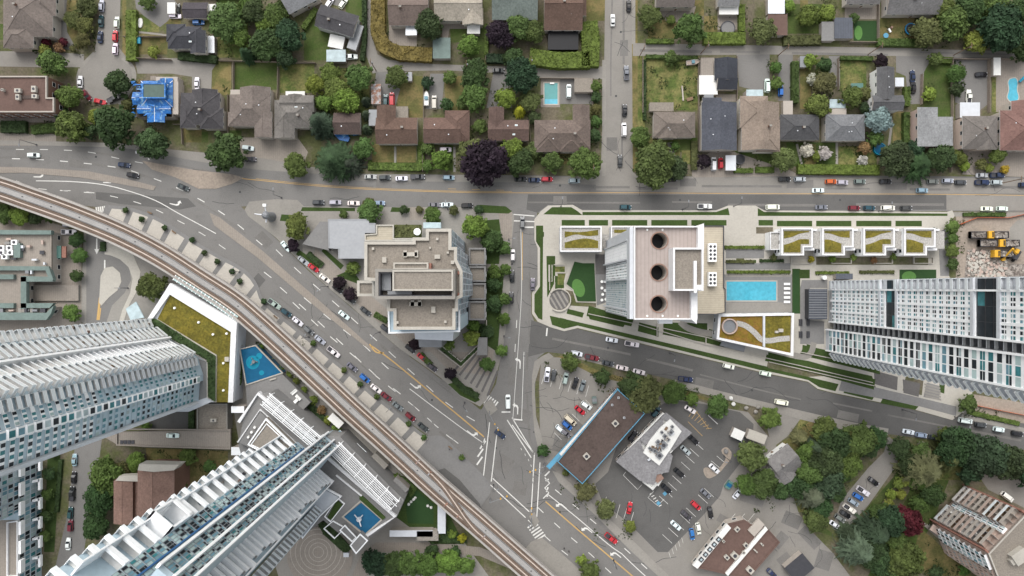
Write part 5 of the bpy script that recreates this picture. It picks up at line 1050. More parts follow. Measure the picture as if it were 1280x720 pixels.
shed('pale blue roof deck behind the tan roofed house', 933,112,954,126, 'glass_pale', 4.5); shed('ribbed pale deck behind the slate blue house', 880,118,892,134, 'metal_grey', 3.4); shed('tiny dark shed in the dry yard by the alley', 507,90,515,101, 'metal_grey', 2.4)
shed('white trailer shed at the top left', 209,3,219,17, 'render_white', 2.6); shed('small white box right of the charcoal garage', 260,5,271,14, 'render_white', 2.4); shed('white hut by the fence of the round pool', 695-10,44,686,58, 'stucco', 2.4) if 0 else None
shed('pale wooden deck at the side of the dark grey house', 258,45,268,66, 'metal_light', 2.2); shed('white box behind the taupe houses', 288,112,302,124, 'stucco', 3.0); shed('white awning behind the greyer taupe house', 357,114,381,119, 'render_white', 2.8)
shed('little white hut by the kerbed lot island', 915,537,930,549, 'render_white', 2.8, 25); shed('white framed kiosk right of the little white hut', 934,540,958,552, 'concrete_light', 3, 20); shed('utility hut beside the leafy park corner', 1151,553,1158,562, 'concrete', 2.4)
shed('grey porch canopy behind the lone taupe house', 812,128,842,139, 'gravel_roof', 2.5); shed('long white trailer by the right hand alley', 1242,72,1251,94, 'render_white', 2.8); shed('grey flat roof piece at the rust brown house', 495,133,510,147, 'gravel_roof', 2.6)
shed('brown flat porch below the grey roof at the top', 1060,0,1072,8, 'tar_brown', 2.6) if 0 else None; shed('turquoise garden frame in the vegetable plot', 1064,104,1079,112, 'green_metal', 1.2); shed('slate blue small roof at the bottom edge', 985,698,1014,722, 'metal_dark', 3.4, -40)
# black pool cover and tarp house
b = MB(); b.prism(PP(rect(685,38,723,62), 2.6), 0, 2.6); tag(b.build('pool_cover', 'black_cover', loc=(0, 0, 0)), 'flat black roof below the brown house at the top', 'roof')
t = thing('tarp_house', 'house wrapped in bright blue tarps with a green opening', 'house', P(195,125,0), 0, 'houses')
b = MB(); b.walls(PP(rect(170,106,215,146), 5), 0, 5); b.build('wall', 'stucco', t)
b = MB(); rr = random.Random(5)
for w in [(176,101,216,134,'hip'),(166,115,200,131,'gx'),(172,131,214,142,'gx'),(184,133,206,153,'gy'),(200,98,216,112,'gy')]:
    roof_wing(b, rrect(*w[:4], 5+.05*w[0]/166), 5+.05*w[0]/166, w[4], .32, .3)
b.mat(0)
for i in range(60):
    p = P(rr.uniform(168,214), rr.uniform(103,146), 6); b.face([(p.x+rr.uniform(-2,2), p.y+rr.uniform(-1,1), 6.2+rr.uniform(0,.9)) for _ in range(3)], 0)
b.build('tarp', ['tarp', 'metal_light', 'tarp', 'tarp'], t)
b = MB(); b.prism(PP(rect(179,105,206,122), 7.3), 5.5, 7.3); b.build('roof_opening', 'tarp_green', t)
b = MB(); b.ring(PP(rect(178,104,207,123), 7.3), .4, 6.5, 7.5); b.build('opening_edge', 'tarp', t)
b = MB(); b.prism(PP(rect(195,96,222,102), 4.5), 0, 4.5); b.prism(PP(rect(216,102,223,143), 4.5), 0, 4.6); b.build('bare_wall', 'stucco', t)
# ------------------------------------------------------------------ flat roofed buildings
def flat(label, pts, h, wall, roof, par='concrete_light', pw=.45, ph=.6, name='building', cat='building', floors=0, fh=3.2, ww=1.5, wh=1.6, wsp=3.2, z0=0, wmat='glass_dark', cap=100, group=None, roofh=None):
    poly = ccw([p.xy for p in PP(pts, h)]); m = sum(poly, Vector((0, 0)))/len(poly)
    t = thing(name, label, cat, (m.x, m.y, z0), 0, group)
    b = MB(); b.walls(poly, z0, h); b.build('wall', wall, t)
    b = MB(); b.sheet(inset(poly, pw*.5), h-ph+.02); ro = b.build('roof', roof, t)
    b = MB(); b.ring([Vector((p.x, p.y)) for p in inset(poly, -.06)], pw, h-ph-.25, h+.004); b.build('parapet', par, t)
    n = 0; extra = MB()
    for f in range(floors):
        for i in range(len(poly)):
            a, c = poly[i], poly[(i+1) % len(poly)]; L = (c-a).length; d = (c-a).normalized(); nn = Vector((d.y, -d.x)); mid = (a+c)/2
            if nn.dot(-mid) < .1*mid.length or L < 2: continue
            k = max(1, int(L/wsp))
            for j in range(k):
                p = a.lerp(c, (j+.5)/k); z = z0+fh*f+fh*.55
                if z+wh/2 > h-ph-.3: continue
                if n < cap: win_mesh(MB_ := MB(), Vector((p.x, p.y, z)), nn, ww, wh).build('window', ['white_paint', wmat], t)
                else: win_mesh(extra, Vector((p.x, p.y, z)), nn, ww, wh)
                n += 1
    if extra.f: tag(extra.build('upper_windows', ['white_paint', wmat], t), kind='stuff')
    return t, ro, poly
def unit(ro, px, py, h, w, d, z, mat='metal_light', name='roof_unit', rot=0, fan=True):
    q = P(px, py, h); b = MB(); b.box(q, w, d, h-.1, h+z, rot, 0)
    if fan: b.cyl(q, min(w, d)*.32, h+z, h+z+.06, 10, m=1)
    return b.build(name, [mat, 'metal_dark'], ro)
t, ro, _ = flat('brown flat roofed apartment block at the left edge', [(-40,95),(58,95),(58,122),(67,122),(67,140),(-40,140)], 9, 'brick', 'tar_brown', 'stucco', floors=2)
for x, y, w, d in [(24,114,2.2,1.5),(24,122,1.4,2),(44,112,1.6,2.2),(45,121,1.9,1.4),(5,113,.9,.9)]: unit(ro, x, y, 9, w, d, 1.0, 'concrete_light')
b = MB(); q = P(33,121,9); b.box(q, 4, 1.2, 8.5, 8.7); b.build('roof_stain', 'tar_roof', ro)
ang = atan2(-(490-580), 772-700)
t, ro, poly = flat('long brown flat roofed shop with blue trimmed edges', [(772,487),(806,517),(728,605),(697,577)], 6, 'brick', 'tar_roof', 'sign_blue', pw=.22, ph=.4, name='shop', cat='shop', floors=1, fh=4, ww=2.4, wh=2.2)
for x, y in [(769,529),(733,570)]: unit(ro, x, y, 6, 2.0, 2.0, .7, 'concrete_light', 'roof_hatch', radians(42))
for x, y in [(773,497),(765,506),(780,522)]: unit(ro, x, y, 6, .7, .7, .5, 'metal_light', 'roof_vent')
b = MB(); c = [P(*p, 4.5).xy for p in [(772,485),(775,489),(687,587),(683,583)]]; b.prism(c, 4.0, 4.5, bottom=True); b.build('blue_canopy', 'sign_blue', t)
b = MB(); c = [P(*p, 4.2).xy for p in [(766,491),(769,494),(702,570),(699,567)]]; b.prism(c, 3.6, 4.55, bottom=True); b.build('white_canopy_band', 'render_white', t)
# restaurant
h = 5.5
t, ro, poly = flat('restaurant with grey sloping roofs and a cluttered pale flat top', [(829,516),(862,540),(836,569),(832,586),(815,611),(771,577),(797,549)], 4.2, 'stucco', 'white_paint', 'render_white', name='restaurant', cat='restaurant', floors=1, ww=2, wh=1.8)
b = MB()
for pts in [[(833,516),(865,541),(842,563),(828,545),(846,533),(826,522)],[(828,522),(831,536),(806,557),(800,549),(823,526)],[(770,577),(800,549),(804,562),(824,580),(818,606),(800,601)],[(824,568),(834,562),(841,570),(836,590),(818,594)]]:
    b.prism(PP(pts, 5), 3.6, 5+.03*len(b.f) % .2)
b.build('sloped_roof', 'shingle', t, color=(.21,.205,.21))
b = MB(); c = [P(*p, 5.8).xy for p in [(826,534),(838,524),(852,539),(840,559),(824,582),(804,566),(812,551)]]; b.prism(c, 4, 5.8); fl = b.build('flat_top', 'render_white', t)
for x, y, w, d in [(838,540,2.2,1.4),(831,545,1.4,1.4),(822,552,1.6,1.2),(829,556,2.6,2.2),(818,563,1.4,1.2),(824,569,2.2,2),(835,549,1.2,1),(840,533,1,1),(812,560,1,1),(827,540,1,1)]: unit(fl, x, y, 5.8, w, d, .8, 'metal_grey', 'kitchen_vent', .8)
rv = random.Random(6)
for _ in range(22):
    a_ = rv.random(); x, y = 813+30*a_+rv.uniform(-7,7), 570-36*a_+rv.uniform(-6,6)
    unit(fl, x, y, 5.8, rv.uniform(.5,1.4), rv.uniform(.4,1.1), rv.uniform(.3,.9), rv.choice(['metal_grey','metal_dark','stucco','metal_light','wood']), 'kitchen_vent', rv.random()*2, rv.random() < .4)
b = MB(); b.prism([P(*p, 3.4).xy for p in [(806,598),(812,594),(822,606),(816,613),(803,603)]], 3.1, 3.4, bottom=True); b.prism([P(*p, 3.2).xy for p in [(821,597),(828,600),(823,608),(816,603)]], 2.9, 3.2, bottom=True); b.build('white_awning', 'render_white', t)
b = MB(); b.prism([P(*p, 4.6).xy for p in [(818,590),(826,592),(830,598),(822,604),(815,597)]], 3, 4.6); b.build('entrance_gable', 'terracotta', t)
# maroon strip building at the bottom
t, ro, poly = flat('low maroon roofed strip building with a row of dark skylights', [(911,655),(931,650),(938,655),(948,661),(957,658),(975,678),(935,724),(868,709)], 5, 'stucco', 'tar_brown', 'tar_brown', ph=.3, name='shop', cat='shop', floors=1) 
b = MB(); b.prism([P(*p, 5.6).xy for p in [(909,655),(914,660),(872,711),(866,707)]], 4.4, 5.6); wb_ = b.build('white_fascia', 'render_white', t)
for i in range(5):
    x, y = 898-5.4*i, 674+6.3*i; q = P(x, y, 5.6); b = MB(); b.box(q, 1.7, 1.5, 5.5, 5.95, .86, 0); b.sheet(rrect_w(q, .8, .7, .86), 5.97, 1); b.build('dark_skylight', ['metal_dark', 'glass_pale'], wb_)
b = MB(); b.prism([P(*p, 5.4).xy for p in [(948,648),(956,656),(943,671),(935,663)]], 4.4, 5.4); b.build('cream_canopy', 'stucco', t)
b = MB(); b.prism([P(*p, 5.5).xy for p in [(957,658),(960,662),(910,720),(907,717)]], 4.4, 5.5); b.build('white_ridge_wall', 'render_white', t)
for x, y, w, d in [(932,681,1.6,1.6),(918,694,2.2,2.6),(908,696,1.4,1.8),(929,690,1,1),(937,712,2,2.6),(904,676,.9,.9),(921,661,1.8,1.4),(944,688,.5,1.6),(952,680,.6,1.2)]: unit(ro, x, y, 5, w, d, .8, 'concrete_light', 'roof_unit', .8)
# green trimmed commercial block at the left
t, ro, poly = flat('low beige shop with green metal roof edges under the railway', [(-40,290),(64,290),(64,352),(60,352),(30,352),(30,384),(64,384),(56,396),(-40,398)], 6, 'stucco', 'paver_beige', 'paver_beige', name='shop', cat='shop', floors=1)
b = MB()
for pts in [[(-40,287),(64,288),(64,293),(-40,293)],[(-40,332),(61,333),(67,350),(62,350),(57,338),(-40,338)],[(26,345),(66,346),(66,352),(26,352)],[(26,346),(33,346),(33,386),(26,386)],[(26,379),(67,379),(62,385),(26,385)],[(-40,390),(58,391),(67,382),(64,392),(58,400),(-40,400)],[(-40,343),(17,343),(17,349),(-40,349)],[(-40,379),(17,379),(17,385),(-40,385)]]:
    b.prism(PP(pts, 6.8), 5.2, 6.8+.02*len(pts))
b.build('green_roof_edge', 'green_faded', t)
for x, y in [(4,310),(14,310),(4,316),(15,316),(8,321),(20,303)]: unit(ro, x, y, 6, 2.2, 1.8, 1.1, 'white_paint')
rg = random.Random(9)
for _ in range(26): unit(ro, rg.uniform(2,60), rg.choice([rg.uniform(296,330), rg.uniform(296,330), 340, 388]), 6, rg.uniform(.5,2.0), rg.uniform(.5,1.6), rg.uniform(.3,1.0), rg.choice(['metal_grey','concrete','metal_light','metal_dark','stucco_pink']), 'roof_vent', 0, False)
b = MB(); b.prism(PP(rect(17,304,25,322), 7), 5.5, 7); b.build('plant_screen', 'green_faded', ro)
b = MB(); b.box(P(72,315,3), 2.4, 4.6, 2.6, 3.0); b.build('green_canopy', 'green_metal', t)
b = MB(); b.box(P(80,315,3), 1.6, 4.2, 2.5, 3.1); b.build('red_canopy', 'brick_red', t)
shed('concrete ramp roof beside the green edged shop', 36,356,98,376, 'paver_beige', 1.2, wall='concrete', name='loading_ramp', cat='ramp')
# old brown brick pair between the towers
t = thing('brick_building', 'old brown brick block with a pale strip of roof between the towers', 'building', P(185,612,0))
b = MB()
for pts, h in [([(142,600),(167,600),(167,654),(142,654)], 10),([(172,586),(214,586),(214,640),(172,640)], 14)]:
    b.walls(PP(pts, h), 0, h)
b.build('wall', 'brick', t)
b = MB()
c = rrect(142,601,166,655,10); roof_wing(b, c, 10, 'gy', .25, .2); c = rrect(172,588,218,655,14); roof_wing(b, c, 14, 'gy', .38, .2); c = rrect(160,600,176,655,8); roof_wing(b, c, 9, 'flat', .3, .2)
b.build('roof', ['shingle', 'shingle', 'brick', 'brick'], t, color=(.20,.125,.10))
b = MB(); b.prism(PP([(174,580),(224,581),(217,588),(192,590),(172,588)], 17), 12, 17); b.prism(PP([(149,595),(172,594),(172,602),(144,601)], 11), 8, 11); b.build('pale_roof_strip', 'concrete_light', t)
# ramp deck between the towers
b = MB(); b.prism(PP([(120,540),(288,538),(288,562),(180,559),(145,555)], 5), 4.4, 5, bottom=True); b.mat(0); b.ring(PP([(145,536),(288,537),(288,562),(145,557)], 5.6), .4, 4.6, 5.6)
dk = tag(b.build('ramp_deck', 'paver_beige', loc=(0, 0, 0)), 'long concrete ramp deck between the two white towers', 'ramp')
for x, y, s in [(132,530,1)]: pass
# ------------------------------------------------------------------ towers
class Tower:
    def __init__(s, t): s.t = t; s.n = {}; s.bulk = {}
    def add(s, name, b, mats, many):
        n = s.n[name] = s.n.get(name, 0)+1
        if n <= 100: return b.build(name, mats, s.t)
        k = s.bulk.setdefault(name, (MB(), mats, many)); o = len(k[0].v)
        k[0].v += b.v; k[0].f += [tuple(i+o for i in f) for f in b.f]; k[0].m += b.m
    def close(s):
        for b, mats, many in s.bulk.values(): tag(b.build(many, mats, s.t), kind='stuff')
def facing(a, b):
    d = (b-a).normalized(); n = Vector((-d.y, d.x)); m = (a+b)/2
    return n if n.dot(-m) > 0 else -n
def edge(p, q, h): return P(*p, h).xy, P(*q, h).xy
GM = ['panel_white', 'glass_dark', 'glass_teal', 'glass_pale', 'glass_blue', 'glass_green']
rt = random.Random(3)
def band(tw, a, b, z, hh, n, wts=(0, 5, 2, 1, 2, 1), mul=.16, off=.06, frame='panel_white', rows=((.06, .94),), lo=0):
    """a ribbon window of one floor: frame with n columns of panes"""
    nn = facing(a, b); d = b-a; B = MB()
    def q(t0, t1, z0, z1, o, m):
        p0, p1 = a+d*t0+nn*o, a+d*t1+nn*o
        f = [(p0.x, p0.y, z0), (p1.x, p1.y, z0), (p1.x, p1.y, z1), (p0.x, p0.y, z1)]
        e = Vector((p1.x-p0.x, p1.y-p0.y)); B.face(f if Vector((e.y, -e.x)).dot(nn) > 0 else f[::-1], m)
    q(0, 1, z, z+hh, off, 0); L = d.length; g = mul/L/2
    p0, p1 = a+nn*off, b+nn*off     # top edge of the frame back to the wall
    B.face([(p0.x, p0.y, z+hh), (p1.x, p1.y, z+hh), (b.x, b.y, z+hh), (a.x, a.y, z+hh)], 0)
    for i in range(n):
        t0, t1 = i/n+g, (i+1)/n-g; sp = rt.random()
        for r0, r1 in rows:
            m = rt.choices(range(6), wts)[0]
            q(t0, t1, z+hh*r0, z+hh*r1, off+.03, m)
    return tw.add('window_band', B, [frame]+GM[1:], 'upper_window_bands')
def balcony(tw, a, b, z, dep, slab='balcony_grey', rail='frosted', rh=1.05, th=.25, edge_='panel_white', div=0, rw=.1, junk=0):
    nn = facing(a, b); d = (b-a); c, e = b+nn*dep, a+nn*dep; B = MB(); pts = [a+nn*.02, b+nn*.02, c, e]
    B.prism(pts, z-th, z, 1, top=0, bottom=True)
    i1, i2 = e-nn*rw, c-nn*rw
    B.mat(2).prism([e, c, i2, i1], z, z+rh)
    ee = d.normalized()*.1
    B.prism([a+nn*.05, a+nn*.05+ee, i1+ee, i1], z, z+rh); B.prism([b+nn*.05-ee, b+nn*.05, i2, i2-ee], z, z+rh)
    for k in range(div):
        p = a+d*((k+1)/(div+1)); B.mat(1).prism([p, p+ee*1.2, p+ee*1.2+nn*dep*.97, p+nn*dep*.97], z, z+2.3)
    o = tw.add('balcony', B, [slab, edge_, rail], 'upper_balconies')
    for _ in range(junk):
        if rt.random() < .45 and o:
            p = a+d*rt.uniform(.1, .9)+nn*dep*rt.uniform(.3, .75); q_ = MB(); q_.box(p, rt.uniform(.4, 1.3), rt.uniform(.4, .8), z+.01, z+rt.uniform(.4, 1.0), rt.random()*3)
            q_.build('balcony_seat', rt.choice(['wood', 'metal_dark', 'terracotta', 'white_paint', 'stucco', 'slate_panel', 'fence_wood']), o)
    return o
def fin(t, p, nn, dep, w, z0, z1, mat='panel_white', name='fin'):
    tg = Vector((-nn.y, nn.x))*w/2; B = MB(); B.prism([p-tg, p+tg, p+tg+nn*dep, p-tg+nn*dep], z0, z1, bottom=True); return B.build(name, mat, t)

# --- west tower
HA = 12; ZT = 112
c = P(235,455,0); t = thing('residential_tower', 'tall white tower at the left edge with stacked grey balconies above the mossy roof', 'tower', (c.x, c.y, 0), 0, 'white residential towers'); tw = Tower(t)
core = [(184,402),(189,412),(193,415),(208,427),(226,437),(243,447),(246,457),(250,469),(250,477),(246,478),(244,503),(170,514),(130,470),(140,425)]
b = MB(); b.prism([p.xy for p in PP(core, HA)], 0, ZT); b.build('wall', 'panel_blue_grey', t)
z = HA+1.6; fh = 2.9; k = 0
F1 = edge((183,401),(188,411), HA); F2 = edge((189,412),(193,415), HA); F3 = edge((193.5,415),(207,426), HA); F5 = edge((211,429),(225,436.5), HA); F6 = edge((226,437),(243,447), HA); F7 = edge((243.5,447),(246,457), HA)
F8 = edge((246.5,457),(250,469), HA); F9 = edge((250.3,469),(250.3,477.5), HA); F10 = edge((246,479),(244.5,502), HA)
while z < ZT-3:
    balcony(tw, *F1, z, 2.2, junk=1); balcony(tw, *F3, z, 2.6, edge_='panel_white', junk=2)
    balcony(tw, F6[0], F6[1], z, 2.4, slab='balcony_grey', edge_='panel_white', junk=2)
    band(tw, *F5, z+.5, 1.6, 3, (0,6,1,0,1,0), .25, off=.3); balcony(tw, *F5, z+.4, 1.5, slab='panel_white', rail='panel_white', rh=.25, th=.4); band(tw, *F8, z+.6, 1.5, 3, (1,4,5,1,3,1), .5, frame='panel_blue_grey')
    balcony(tw, *F7, z, 1.3, slab='balcony_grey', edge_='panel_white', rail='panel_grey'); band(tw, *F7, z+.9, 1.3, 2, (0,6,1,1,1,1), .3, frame='panel_grey')
    band(tw, *F9, z+.1, 2.2, 1, (0,3,2,2,2,1), .9, off=.7); band(tw, *F10, z+.6, 1.6, 4, (1,4,6,1,4,1), .7, frame='panel_blue_grey')
    z += fh; k += 1
fin(t, P(209,427,HA).xy, facing(*F3), 2.2, .7, HA, ZT); fin(t, P(225.5,437,HA).xy, facing(*F5), 1.4, .4, HA, ZT); fin(t, P(190,412,HA).xy, facing(*F2), .8, .6, HA, ZT, 'panel_blue_grey'); fin(t, P(244.5,502.5,HA).xy, facing(*F10), 1.2, .9, HA, ZT, 'panel_grey')
tw.close(); b = MB(); b.prism([p.xy for p in PP([(190,420),(235,450),(230,490),(180,495)], HA)], ZT, ZT+5); b.build('roof_plant', 'panel_grey', t)
# its podium with the sedum roof
t = thing('podium_building', 'low building with a mossy L shaped roof inside a broad white rim', 'building', P(255,430,0))
hp = 10
b = MB(); b.prism(PP([(183,402),(213,355),(295,404),(290,503),(262,503),(235,515),(180,515)], hp), 0, hp-.6); b.build('wall', 'panel_grey', t)
b = MB(); b.prism(PP([(180,405),(212.5,354),(296,403),(291,503),(285,503),(288.5,415),(212,368),(186,405)], hp+.6), hp-1.2, hp+.6, bottom=True); b.build('white_rim', 'panel_rim', t)
b = MB(); b.sheet(PP([(212,368),(289,416),(286,503),(270,503),(271,445),(196,399)], hp), hp-.45); b.build('sedum_roof', 'sedum', t)
b = MB(); b.ring(PP([(197,399),(271,444),(270,503),(259,497),(259,452),(186,407)], hp-.2), .3, hp-.6, hp+.1); b.build('planter_edge', 'concrete_light', t)
b = MB(); b.sheet(PP([(240,446),(258,452),(258,497),(240,503)], hp-.4), hp-.55); b.build('terrace', 'concrete_grey', t)
for x, y in [(218,385),(248,403),(266,418),(283,417),(279,454),(279,488)]: b = MB(); b.cyl(P(x,y,hp), .42, hp-.45, hp+.1, 10); b.build('roof_vent', 'white_paint', t)
b = MB(); b.box(P(284,449,hp), 1.5, 1.6, hp-.45, hp+.5); b.build('roof_hatch', 'concrete_light', t)
def planting(pts, h, c, label, dens=3.0, z0=0, hh=.9):
    """bushy planting filling an outline: one clipped bed"""
    poly = [p.xy for p in PP(pts, h)]; r = random.Random(len(label)); b = MB(); b.prism(poly, h-.4, h+hh*.5)
    xs = [p.x for p in poly]; ys = [p.y for p in poly]; from_ = 0; n = int(abs(area2(poly))/2*dens); i = 0; pc = ccw(poly)
    def inside(x, y):
        w = False; j = len(pc)-1
        for i in range(len(pc)):
            if (pc[i].y > y) != (pc[j].y > y) and x < (pc[j].x-pc[i].x)*(y-pc[i].y)/(pc[j].y-pc[i].y)+pc[i].x: w = not w
            j = i
        return w
    while i < n and from_ < n*12:
        from_ += 1; x, y = r.uniform(min(xs), max(xs)), r.uniform(min(ys), max(ys))
        if inside(x, y): leafq(b, Vector((x, y, h+hh*r.uniform(.4, 1.1)+.25*sin(x*1.1)*sin(y*.9))), (Vector((0, 0, 1))+rdir(r)*.9).normalized(), .36*r.uniform(.7, 1.4), r); i += 1
    q = sum(poly, Vector((0, 0)))/len(poly)
    return tag(b.build('planting_bed', 'leaf_fine', color=FC[c], loc=(q.x, q.y, h)), label, 'plant bed', 'planted beds')
planting([(189,397),(198,400),(270,445.5),(269.5,502),(261,496),(260,450),(189,407)], hp, 'dark', 'dark planted strip along the inner side of the mossy roof')
planting([(297,410),(303,424),(302,478),(291,503),(293,440)], 3, 'mid', 'dark planted strip between the mossy roof and the play pool')
planting([(236,506),(243,506),(243,538),(236,538)], 1, 'dark', 'planted strip beside the brown flat roof at the ramp')
t, ro, _ = flat('brown flat roof beside the ramp between the towers', [(246,505),(284,505),(284,538),(246,538)], 5, 'concrete', 'gravel_roof', 'concrete')
unit(ro, 268,525, 5, 2.2, 1.2, 1, 'concrete_light')
b = MB(); b.sheet(PP([(185,515),(238,508),(236,537),(190,537)]), .05); tag(b.build('service_court', 'asphalt_dark'), 'dark paved court below the west tower', 'court', kind='structure')
shed('white bridge slab between the play pool and the ramp', 289,508,305,516, 'panel_white', 8, name='canopy', cat='canopy'); shed('white slab at the end of the ramp deck', 289,559,303,569, 'panel_white', 6, name='canopy', cat='canopy')
b = MB(); b.prism(PP([(157,386),(170,377),(180,397),(163,400)], 6), 5.6, 6, bottom=True); tag(b.build('glass_canopy', 'glass_pale'), 'pale turquoise glass canopy by the turning loop', 'canopy')
b = MB()
q = smooth([(218,347),(255,370),(296,398)], 8); A_ = [P(x, y, 9).xy for x, y in q]; b.strip(offset_line(A_, .9), offset_line(A_, -.9), 9, 8.5)
gc = b.build('glazed_walkway', 'glass_green', loc=(0,0,0)); tag(gc, 'narrow green glazed roof between the mossy roof and the railway', 'walkway roof')
b = MB()
for p in resample(A_, 1.6): b.box(p, .25, 2.1, 9, 9.12, -.55)
b.build('rib', 'panel_white', gc)

# --- south-west tower: local axes u along the face, v outwards (photo pixels, at podium height)
HB = 15; ZB = 128
def uv(u, v): return (352+.77*u+.64*v, 548+.64*u-.77*v)
def E(u0, u1, v): return edge(uv(u0, v), uv(u1, v), HB)
c = P(380,590,0); t = thing('residential_tower', 'huge white and glass tower leaning to the lower left corner', 'tower', (c.x, c.y, 0), 0, 'white residential towers'); tw = Tower(t)
b = MB()
for pts in [[(-2,-5),(84,-5),(84,-62),(-2,-62)],[(-22,-39),(-9,-39),(-9,-80),(-22,-80)],[(86,-43),(97,-43),(97,-80),(86,-80)],[(17,-4.9),(17,7),(34,7),(34,-4.9)],[(39,-4.9),(39,35),(61,35),(61,-4.9)]]:
    b.prism([P(*uv(*p), HB).xy for p in pts], 0, ZB)
b.build('wall', 'panel_blue_grey', t)
z = HB+.4; k = 0; w1 = (0,3,1,2,2,8)
while z < ZB-3:
    band(tw, *E(17.5,28.5,7), z, 2.75, 4, (0,6,1,1,5,6), .18, frame='metal_grey', rows=((.05,.28),(.34,.95))); band(tw, *E(30,33.6,7), z, 2.75, 1, (0,2,0,2,3,10), .15, frame='panel_blue_grey')
    band(tw, *E(40,50.4,35), z, 2.75, 4, (0,6,1,1,5,6), .18, frame='metal_grey', rows=((.05,.28),(.34,.95))); band(tw, *E(51.6,60,35), z, 2.75, 4, (0,6,1,1,5,6), .18, frame='metal_grey', rows=((.05,.28),(.34,.95)))
    z += 3.0; k += 1
z = HB+2.0; k = 0
while z < ZB-5:
    if not (93 < z < 103): balcony(tw, *E(-2,16,-5), z, 3.0, rail='panel_white', rh=1.25, th=.35, rw=.7, junk=1)
    balcony(tw, *E(-22,-9,-39), z, 2.4, rail='panel_white', rh=1.2, rw=.7)
    u1 = 80 if k % 3 else 84
    balcony(tw, *E(54,u1,-5), z, 2.3, rail='panel_white', rh=.9, th=.4, rw=1.1); balcony(tw, *E(54,u1-2,-5), z+3, 2.1, rail='panel_white', rh=.7, th=.4, rw=.8)
    balcony(tw, *E(86,97,-43), z, 2.4, slab='balcony_grey', rail='frosted', edge_='panel_white'); balcony(tw, *E(86,97,-43), z+3, 2.4, slab='balcony_grey', rail='frosted', edge_='panel_grey')
    z += 6.0; k += 1
n_ = facing(*E(0,50,0))
fin(t, P(*uv(38.5,34.5),HB).xy, n_, 1.2, .55, 10, ZB); fin(t, P(*uv(51,35),HB).xy, n_, 1.2, .55, 10, ZB); fin(t, P(*uv(60.6,35),HB).xy, n_, 1.2, .55, 10, ZB); fin(t, P(*uv(29.2,7),HB).xy, n_, .5, .35, HB, ZB, 'blue_fin', 'blue_fin')
fin(t, P(*uv(-2,-5),HB).xy, n_, 3.3, .35, HB, ZB); fin(t, P(*uv(84,-5),HB).xy, n_, 1.8, .35, HB, ZB)
def frame_box(u0, u1, v, z0, z1, dep):
    a, b_ = E(u0, u1, v); nn = facing(a, b_); d = (b_-a).normalized(); B = MB()
    for zz in (z0, z1-.5): B.prism([a, b_, b_+nn*dep, a+nn*dep], zz, zz+.5, bottom=True)
    for p, s in ((a, 1), (b_, -1)): B.prism([p, p+d*.5*s, p+d*.5*s+nn*dep, p+nn*dep], z0, z1)
    B.prism([a+nn*(dep-.3), b_+nn*(dep-.3), b_+nn*dep, a+nn*dep], z0, z0+2); B.prism([a+nn*1.0, b_+nn*1.0, b_+nn*2.0, a+nn*2.0], z0+4.6, z0+5); B.build('white_box_frame', 'panel_white', t)
frame_box(-4,17,-4.5, 94, 104, 5.0)
tw.close()
# podium of the south-west tower
t = thing('podium_building', 'stepped grey podium with white parapets and a blue play pool below the glass tower', 'building', P(430,610,0))
hp = 13
b = MB(); b.prism(PP([(298,556),(305,520),(322,493),(338,490),(404,545),(425,546),(505,625),(496,646),(462,672),(437,668),(425,668),(404,650),(372,676),(310,600)], hp), 0, hp); b.build('wall', 'concrete_grey', t)
b = MB()
for q in [[(298,528),(322,492),(398,556)],[(409,572),(494,646),(458,670)]]:
    a = [P(x, y, hp+1).xy for x, y in q]; b.strip(offset_line(a, .55), offset_line(a, -.55), hp+1.0, hp-1.5)
for q in [[(297,553),(325,512),(372,556)],[(420,594),(452,620)]]:
    a = [P(x, y, hp+.6).xy for x, y in q]; b.strip(offset_line(a, .25), offset_line(a, -.25), hp+.7, hp-.3)
b.build('parapet', 'panel_rim', t)
b = MB(); b.prism(PP([(299,553),(325,515),(368,555),(345,577)], hp+2), hp-.2, hp+2); b.build('roof_deck', 'concrete_grey', t)
b = MB(); b.prism(PP([(309,556),(332,523),(372,562),(352,580)], hp+5), hp+2, hp+5); rr_ = b.build('upper_roof', 'gravel_roof', t)
b = MB(); b.ring(PP([(309,556),(332,523),(372,562),(352,580)], hp+5.6), .4, hp+4.6, hp+5.6); b.ring(PP([(313,556),(333,529),(366,560),(350,574)], hp+5.4), .25, hp+4.8, hp+5.4); b.build('parapet', 'panel_white', rr_)
for x, y in [(319,534),(315,540),(311,546)]: b = MB(); b.cyl(P(x,y,hp+2), .45, hp+2, hp+2.7, 12); b.build('roof_vent', 'white_paint', t)
b = MB(); b.sheet(PP([(452,628),(476,650),(456,667),(430,646)], hp), hp+.02); pw_ = b.build('play_pool', 'pool_blue', t)
b = MB(); b.ring(PP([(451,625),(479,649),(456,670),(427,646)], hp), .5, hp, hp+.25); b.build('pool_edge', 'concrete_light', pw_)
b = MB(); q = P(449,649,hp); b.cyl(q, .9, hp, hp+.6, 12)
for a in (.9, 2.2, 5.1): b.tube((q.x, q.y, hp+.6), (q.x+2.4*cos(a), q.y+2.4*sin(a), hp+1.2), .22, 6)
b.build('water_feature', 'metal_light', pw_)
b = MB(); b.prism(PP([(450,617),(482,647),(478,650),(449,624)], hp+.5), hp, hp+.5); b.build('planter', 'lawn_dark', t)
b = MB(); b.prism(PP([(421,625),(428,631),(414,650),(409,647)], hp+.4), hp, hp+.4); b.build('planter', 'lawn_dark', t)
b = MB()
for q in [[(422,622),(431,630),(413,653),(405,646)],[(416,651),(404,661),(418,674),(432,660)]]: b.ring(PP(q, hp+.6), .3, hp, hp+.6)
b.build('low_wall', 'panel_white', t)
